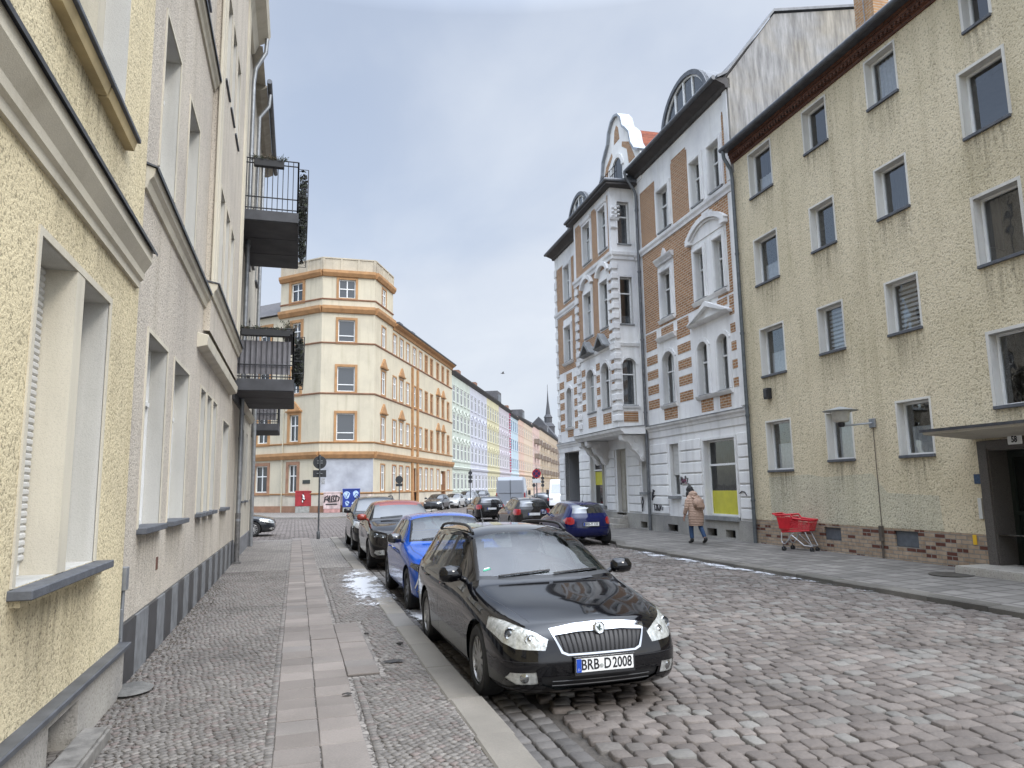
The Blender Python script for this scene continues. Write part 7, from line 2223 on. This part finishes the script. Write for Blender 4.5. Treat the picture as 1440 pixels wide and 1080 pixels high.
blob(mb, (-.10, .20, 1.37), (.055, .07, .13), 12, 8, lambda d: 1 + .1 * sin(d.z * 14 + d.x * 9)); blob(mb, (.0, .16, 1.46), (.09, .07, .10)); hr_ = mb.build('hair', HAIR, pg, smooth=0, local=True)
mb = M(); mb.box(-.15, .15, -.235, -.075, .98, 1.30); bp = mb.build('backpack', COAT, pg, smooth=0, local=True, bev=.055, segs=3)
bpm = simple('backpack_fabric', (.37, .25, .185), .7, amt=.15, sc=14, bump=.006, bsc=20); bp.data.materials[0] = bpm
mb = M(); mb.box(-.12, .12, -.275, -.22, 1.0, 1.14); mb.build('backpack_pocket', bpm, bp, local=True, bev=.025, segs=2)
for s in (-1, 1):
    mb = M(); mb.tube([(s * .11, -.08, 1.27), (s * .13, .02, 1.35), (s * .13, .14, 1.33), (s * .12, .22, 1.2)], .017, 6); mb.build('strap', bpm, bp, smooth=0, local=True)
lg = {-1: [((-.09, 0, .84), .10), ((-.098, .08, .64), .085), ((-.10, .13, .46), .072), ((-.10, .115, .26), .064), ((-.10, .10, .13), .06)], 1: [((.09, 0, .84), .10), ((.097, -.02, .64), .085), ((.10, -.05, .45), .072), ((.10, -.16, .29), .064), ((.10, -.235, .17), .06)]}
for s in (-1, 1): skin('trouser_leg', lg[s], [(k, k + 1) for k in range(4)], DENIM, pg, 2)
for s, pts in ((-1, [((-.10, .095, .17), .062), ((-.10, .10, .07), (.058, .058)), ((-.10, .19, .045), (.05, .045)), ((-.10, .27, .035), (.042, .033))]), (1, [((.10, -.245, .20), .062), ((.10, -.28, .115), (.058, .056)), ((.10, -.20, .065), (.05, .045)), ((.10, -.13, .04), (.042, .033))])):
    skin('boot', pts, [(0, 1), (1, 2), (2, 3)], SHOE, pg, 2)

# ================================================================ shopping cart
ct = thing('shopping_cart', 'red plastic shopping cart on grey wheels standing at the brick base', 'shopping cart', (11.92, 15.35, .035), 0)
hdg = Vector((.40, -.92, 0)).normalized(); rt_ = Vector((hdg.y, -hdg.x, 0)) * -1
CO = Vector((11.92, 15.35, .035))
def cp_(f, r, z): return CO + (hdg * f + rt_ * r + Vector((0, 0, z))) * .90
REDP = simple('red_plastic', (.50, .012, .022), .45, amt=.12, sc=9)
STEEL = simple('cart_steel', (.50, .51, .52), .3, .8, .1)
def cart_panel(name, c4_, nu, nv, mat=REDP, rr=.006):
    """lattice wall of the basket between four corners"""
    a, b, c, d = [Vector(x) for x in c4_]
    mb = M()
    for i in range(nu + 1):
        t = i / nu; mb.tube([a.lerp(b, t), d.lerp(c, t)], rr, 4)
    for j in range(nv + 1):
        t = j / nv; mb.tube([a.lerp(d, t), b.lerp(c, t)], rr * (2.2 if j in (0, nv) else 1.1), 5)
    return mb.build(name, mat, ct)
bb = [cp_(-.36, -.20, .50), cp_(-.36, .20, .50), cp_(.42, .15, .56), cp_(.42, -.15, .56)]
tt = [cp_(-.46, -.27, .96), cp_(-.46, .27, .96), cp_(.50, .19, .84), cp_(.50, -.19, .84)]
cart_panel('basket_side', (bb[0], bb[3], tt[3], tt[0]), 22, 8); cart_panel('basket_side', (bb[1], bb[2], tt[2], tt[1]), 22, 8)
cart_panel('basket_front', (bb[3], bb[2], tt[2], tt[3]), 9, 7); cart_panel('basket_back', (bb[0], bb[1], tt[1], tt[0]), 12, 8); cart_panel('basket_floor', (bb[0], bb[1], bb[2], bb[3]), 12, 18)
mb = M(); ml = [tt[0], tt[0].lerp(tt[3], .42) + Vector((0, 0, .07)), tt[0].lerp(tt[3], .5) + Vector((0, 0, -.02)), tt[3], tt[2], tt[1].lerp(tt[2], .5) + Vector((0, 0, -.02)), tt[1].lerp(tt[2], .42) + Vector((0, 0, .07)), tt[1]]
mb.tube(ml, .022, 8, closed=True); mb.build('rim', REDP, ct, smooth=50)
mb = M()
for s in (-1, 1):
    mb.prism([cp_(-.40, s * .235, .60), cp_(-.10, s * .215, .60), cp_(-.08, s * .25, .90), cp_(-.43, s * .262, .90)], rt_ * .008 * s)
build_split(mb, 'side_panel', REDP, ct)
mb = M(); mb.tube([cp_(-.56, -.26, 1.0), cp_(-.56, .26, 1.0)], .022, 10)
for s in (-1, 1): mb.tube([cp_(-.56, s * .25, 1.0), cp_(-.46, s * .265, .965)], .018, 6)
mb.build('handle', REDP, ct, smooth=50)
mb = M()
for s in (-1, 1):
    mb.tube([cp_(-.36, s * .20, .50), cp_(-.37, s * .22, .30), cp_(-.34, s * .235, .22), cp_(-.26, s * .235, .19), cp_(-.16, s * .22, .30), cp_(-.08, s * .20, .44), cp_(0, s * .19, .49)], .014, 8)
    mb.tube([cp_(-.08, s * .20, .44), cp_(.26, s * .17, .16), cp_(.48, s * .15, .15)], .014, 8); mb.tube([cp_(.30, s * .16, .52), cp_(.48, s * .15, .15)], .013, 8)
mb.tube([cp_(.48, -.15, .15), cp_(.48, .15, .15)], .013, 6); mb.tube([cp_(-.35, -.235, .24), cp_(-.35, .235, .24)], .013, 6)
mb.build('frame', STEEL, ct, smooth=50)
for f, r, r_ in ((-.30, -.235, .06), (-.30, .235, .06), (.46, -.15, .055), (.46, .15, .055)):
    mb = M(); mb.lathe([(r_ * .4, -.016), (r_, -.014), (r_, .014), (r_ * .4, .016)], cp_(f, r, r_), rt_, 16); cw = mb.build('caster', RUBBER, ct, smooth=40)
    mb = M(); mb.tube([cp_(f, r - .022, r_), cp_(f - .01, r - .018, r_ * 2 + .02), cp_(f - .02, r, r_ * 2 + .06)], .008, 5); mb.tube([cp_(f, r + .022, r_), cp_(f - .01, r + .018, r_ * 2 + .02), cp_(f - .02, r, r_ * 2 + .06)], .008, 5); mb.build('fork', simple('fork_grey', (.12, .12, .13), .5, .5), cw)

# ================================================================ signs
SBK = simple('sign_back', (.035, .037, .04), .55, .2, .3, 12)
POST = simple('sign_post', (.10, .105, .11), .5, .5, .3, 10)
tp = thing('traffic_sign', 'round and rectangular sign backs on a thin post at the pavement corner', 'sign', (.80, 27.35, 0))
mb = M(); mb.tube([(.80, 27.35, -.05), (.80, 27.35, 3.02)], .032, 10); mb.build('post', POST, tp, smooth=40)
mb = M(); mb.lathe([(.055, -.02), (.065, 0), (.065, .22), (.04, .26)], (.80, 27.35, 0), (0, 0, 1), 12); mb.build('post_foot', POST, tp, smooth=40)
sd_ = Vector((-.18, -1, 0)).normalized(); sr_ = Vector((1, -.18, 0)).normalized()
mb = M(); mb.lathe([(.0, 0), (.235, 0), (.24, .006), (.235, .012), (0, .012)], Vector((.80, 27.40, 2.74)), (0, 1, 0), 28); s1 = mb.build('sign_disc', SBK, tp)
mb = M(); mb.box(.565, 1.035, 27.40, 27.412, 2.20, 2.46); mb.build('sign_plate', SBK, tp, bev=.003)
mb = M(); mb.box(.70, .90, 27.37, 27.40, 2.70, 2.73); mb.box(.70, .90, 27.37, 27.40, 2.78, 2.81); mb.box(.70, .90, 27.37, 27.40, 2.32, 2.35); mb.build('clamp', ZINCL, tp)
mb = M(); mb.box(.86, .99, 27.385, 27.40, 1.94, 2.16); mb.build('sticker', simple('grey_sticker', (.33, .34, .35), .6, amt=.4, sc=20), s1)
REDS = simple('sign_red', (.42, .012, .02), .4, amt=.05); BLUS = simple('sign_blue', (.01, .05, .33), .4, amt=.05)
def round_sign(label, x, y, z, r, h, face, n=(0, -1, 0), extra=None, name='traffic_sign'):
    t = thing(name, label, 'sign', (x, y, -.05)); N_ = Vector(n).normalized()
    mb = M(); mb.tube([(x, y, -.1), (x, y, h)], .04, 8); mb.build('post', POST, t, smooth=40)
    c = Vector((x, y, z)) + N_ * .05
    mb = M(); mb.lathe([(0, 0), (r, 0), (r, .02), (0, .02)], c, N_, 24); dsk = mb.build('sign_disc', SBK if face == 'back' else REDS, t)
    if face == 'nostop':
        mb = M(); mb.lathe([(0, .021), (r * .78, .021), (r * .78, .024), (0, .024)], c, N_, 24); mb.build('sign_field', simple('sign_navy', (.012, .02, .10), .4, amt=.05), dsk)
        mb = M(); X_ = N_.cross(Vector((0, 0, 1)))
        for s in (-1, 1):
            a = (X_ + Vector((0, 0, s))).normalized(); b = N_.cross(a) * r * .08
            mb.prism([c + N_ * .026 + a * r * .8 + b, c + N_ * .026 - a * r * .8 + b, c + N_ * .026 - a * r * .8 - b, c + N_ * .026 + a * r * .8 - b], N_ * (.002 + .001 * s))
        mb.build('sign_cross', REDS, dsk)
    if extra:
        X_ = N_.cross(Vector((0, 0, 1)))
        for (dz, w, hh, mt) in extra:
            mb = M(); q = c + Vector((0, 0, dz)); mb.prism([q - X_ * w - Vector((0, 0, hh)), q + X_ * w - Vector((0, 0, hh)), q + X_ * w + Vector((0, 0, hh)), q - X_ * w + Vector((0, 0, hh))], N_ * .02); mb.build('sign_plate', mt, t, bev=.004)
    return t
q = at(755, 690, 45); vd = (Vector((0, 0, 0)) - Vector((q.x, q.y, 0))).normalized()
round_sign('round no stopping sign with a white plate below on a post behind the van', q.x, q.y, 2.55, .28, 2.9, 'nostop', vd, [(-.46, .26, .12, PLATEW)])
q = at(561.5, 690, 62); round_sign('dark round sign back with small plate before the corner house door', q.x, q.y, 2.55, .33, 2.95, 'back', vd, [(-.45, .30, .12, SBK)])
def stack_sign(label, px, depth, z0):
    q = at(px, 690, depth); t = thing('traffic_light', label, 'traffic light', (q.x, q.y, -.05)); N_ = (Vector((0, 0, 0)) - Vector((q.x, q.y, 0))).normalized()
    mb = M(); mb.tube([(q.x, q.y, -.1), (q.x, q.y, z0 + 1.1)], .05, 8); mb.build('post', POST, t)
    mb = M(); X_ = N_.cross(Vector((0, 0, 1)))
    for k in range(3):
        c = Vector((q.x, q.y, z0 + .38 * k)) + N_ * .06
        mb = M(); mb.lathe([(0, -.05), (.17, -.05), (.18, .06), (.15, .07), (.14, .02), (0, .02)], c, N_, 16); mb.build('signal_head', SBK, t)
stack_sign('black three head traffic light before the pale green house', 661.5, 66, 2.35)
stack_sign('dark three head traffic light near the tan house, left of a pair', 751, 74, 1.9)
stack_sign('dark three head traffic light near the tan house, right of a pair', 763.5, 78, 1.9)

# ================================================================ cabinets by the corner house
def cabinet(label, px, depth, w, h, hb, d, body, base, art):
    q = at(px, 720, depth); c = Vector((q.x, q.y, 0)); vd = Vector((-.12, -1, 0)).normalized(); X_ = Vector((1, -.12, 0)).normalized()
    F_ = Fac((c.x, c.y), X_, vd)
    t = thing('utility_cabinet', label, 'utility cabinet', (c.x, c.y, 0))
    mb = M(); F_.box(mb, -w / 2 + .02, w / 2 - .02, -d, 0, 0, hb); mb.build('base', base, t, bev=.01)
    mb = M(); F_.box(mb, -w / 2, w / 2, -d - .02, .02, hb, h - .05); b = mb.build('case', body, t, bev=.012)
    mb = M(); F_.run(mb, -w / 2 - .03, w / 2 + .03, [(.05, h - .05), (.05, h - .01), (-d * .5, h + .03), (-d - .05, h - .01), (-d - .05, h - .05)]); mb.build('lid', body, t)
    mb = M(); F_.box(mb, -.006, .006, .015, .024, hb + .05, h - .1); mb.build('door_seam', INK, b)
    art(F_, b, hb, h)
    return t
def star(F, b, hb, h):
    mb = M(); scribble(F, mb, [[(0, 0), (-.1, .5), (.2, .8), (-.2, .9), (.1, 1.3)], [(-.2, .2), (.3, .5), (-.1, .7)]], .0, hb + .25, .6, .045, .035, 1); mb.build('graffiti', INK, b)
    mb = M(); scribble(F, mb, [[(-.1, .9), (.1, 1.1)], [(-.2, .5), (.05, .65)], [(.05, .1), (.1, .35)], [(.05, .85), (-.15, .75)]], .0, hb + .25, .6, .06, .05); mb.build('graffiti', PLATEW, b)
def tagb(F, b, hb, h):
    mb = M(); x = [[(0, 0), (.1, .7), (.5, 1), (.6, .5), (.1, .4)], [(.45, .4), (.8, 0)], [(.8, 1), (.7, .1), (1.0, 0), (1.1, .9)], [(1.1, .9), (1.5, 1), (1.3, .5), (1.6, .1), (1.2, .1)], [(1.7, 1), (1.7, .1), (2.1, .2), (2.2, .7), (1.7, 1)], [(.2, -.3), (1.9, -.3)]]
    scribble(F, mb, x, -.58, hb + .52, .52, .035, .05, 1); mb.build('graffiti', INK, b)
def faces(F, b, hb, h):
    mb = M(); rg = random.Random(4)
    for (cx, cz, rx, rz) in ((-.35, .95, .24, .3), (.35, 1.0, .2, .3), (-.3, .3, .15, .2), (.25, .25, .18, .18)):
        F.plate(mb, [(cx + rx * cos(t) * (1 + .2 * sin(3 * t)), hb + cz + rz * sin(t)) for t in np.linspace(0, 2 * pi, 17)[:-1]], .02, .027)
    o = mb.build('mural_shape', simple('mural_pale', (.38, .50, .68), .7, amt=.4, sc=7), b)
    mb = M(); scribble(F, mb, [[(-.6, .9), (-.4, 1.1), (-.2, .8), (-.45, .6)], [(.2, 1.1), (.4, .7), (.5, 1.0)], [(-.4, .2), (-.2, .5)], [(.1, .2), (.4, .4)]], 0, hb, 1.0, .03, .03); mb.build('mural_line', simple('mural_dark', (.012, .02, .12), .7), b)
CBASE = simple('cabinet_base', (.26, .26, .24), .85, amt=.25, sc=6)
cabinet('red utility cabinet on a grey base with a small stencil at the corner house', 426, 57.2, 1.26, 1.72, .52, .5, simple('cabinet_red', (.26, .015, .02), .6, amt=.25, sc=4), CBASE, star)
cabinet('pink washed utility cabinet with a black graffiti tag', 466.5, 56.3, 1.3, 1.6, .30, .5, simple('cabinet_pink', (.46, .36, .345), .75, amt=.35, sc=3), simple('pinkbase', (.40, .22, .20), .8, amt=.3, sc=4), tagb)
cabinet('dark blue utility cabinet painted with pale faces', 493.5, 56.5, 1.32, 1.82, .40, .5, simple('cabinet_blue', (.010, .03, .20), .6, amt=.25, sc=4), CBASE, faces)

# ================================================================ small things on the ground
MHM = nm('cast_iron'); mm, nn, oo = MHM; pp = pos(nn)
ck = nd(nn, 'TexChecker', {'Vector': pp, 'Scale': 22.0}).outputs['Fac']
finish(nn, oo, vary(nn, pp, (.075, .07, .062), .3, 8), .6, ck, .004, 1, .4)
def cross_z(x, y): return .0 + .06 * max(0, min(1, (x - 9.3) / (wx(y) + .3 - 9.3)))
mzz = cross_z(11.2, 10.35)
mb = M(); mb.lathe([(0, 0), (.36, 0), (.36, .012), (0, .012)], (11.2, 10.35, mzz - .004), (0, 0, 1), 28)
mh = mb.build('manhole_cover', mm); tag(mh, 'round cast iron manhole cover in the right pavement before the door step', 'manhole cover')
def litter(label, x, y, z, kind, s, seed):
    rg = random.Random(seed); mb = M()
    if kind == 'leaf':
        n = 9; ring = [(x + s * cos(t) * (1 + .25 * rg.uniform(-1, 1)), y + s * .5 * sin(t) * (1 + .25 * rg.uniform(-1, 1)), z + rg.uniform(.004, .02)) for t in np.linspace(0, 2 * pi, n + 1)[:-1]]
        mb.add(ring + [(x, y, z + .025)], [(k, (k + 1) % n, n) for k in range(n)])
    else:
        blob(mb, (x, y, z + s * .35), (s, s * .55, s * .4), 10, 7, lambda d: 1 + .25 * sin(d.x * 7 + seed) * sin(d.y * 5 + seed * 2))
    o = mb.build('litter', LIT[seed % 2], None, smooth=40)
    tag(o, label, 'litter', 'dark crumbs on the left pavement'); return o
LIT = [simple('wet_leaf', (.018, .015, .012), .6, amt=.4, sc=40), simple('dark_crumb', (.03, .027, .024), .9, amt=.4, sc=40)]
litter('flat dark wet leaf in the middle of the mosaic strip', .97, 7.5, .004, 'leaf', .10, 2)
litter('small dark crumb beside the slabs opposite the black car', .84, 9.0, .004, 'lump', .03, 3)
litter('dark lump close to the kerb opposite the rear wheel', 1.14, 8.3, .004, 'lump', .035, 5)
litter('pale brown dry leaf lying on the paving slabs', .45, 6.45, .006, 'leaf', .05, 7)
mb = M(); blob(mb, (-1.33, 7.25, .02), (.16, .24, .03), 16, 6, lambda d: 1 + .08 * sin(d.x * 9)); o_ = mb.build('stone_lid', simple('broken_lid', (.12, .115, .105), .9, amt=.3, sc=14, bump=.006), None, smooth=40); tag(o_, 'flat broken stone lid on the pavement under the house joint', 'stone lid')
# a bird high over the far street
bq = at(707, 525, 90)
br = thing('bird', 'small bird gliding in the sky above the far row houses', 'bird', bq)
mb = M(); blob(mb, bq, (.26, .09, .08), 10, 7); mb.build('body', simple('bird_grey', (.20, .20, .21), .8), br, smooth=0)
for s in (-1, 1):
    mb = M(); mb.prism([bq + Vector((.10, s * .05, .02)), bq + Vector((.06, s * .40, .16)), bq + Vector((-.10, s * .72, .10)), bq + Vector((-.12, s * .38, .13)), bq + Vector((-.12, s * .05, .02))], (0, 0, .015)); mb.build('wing', bpy.data.materials['bird_grey'], br)
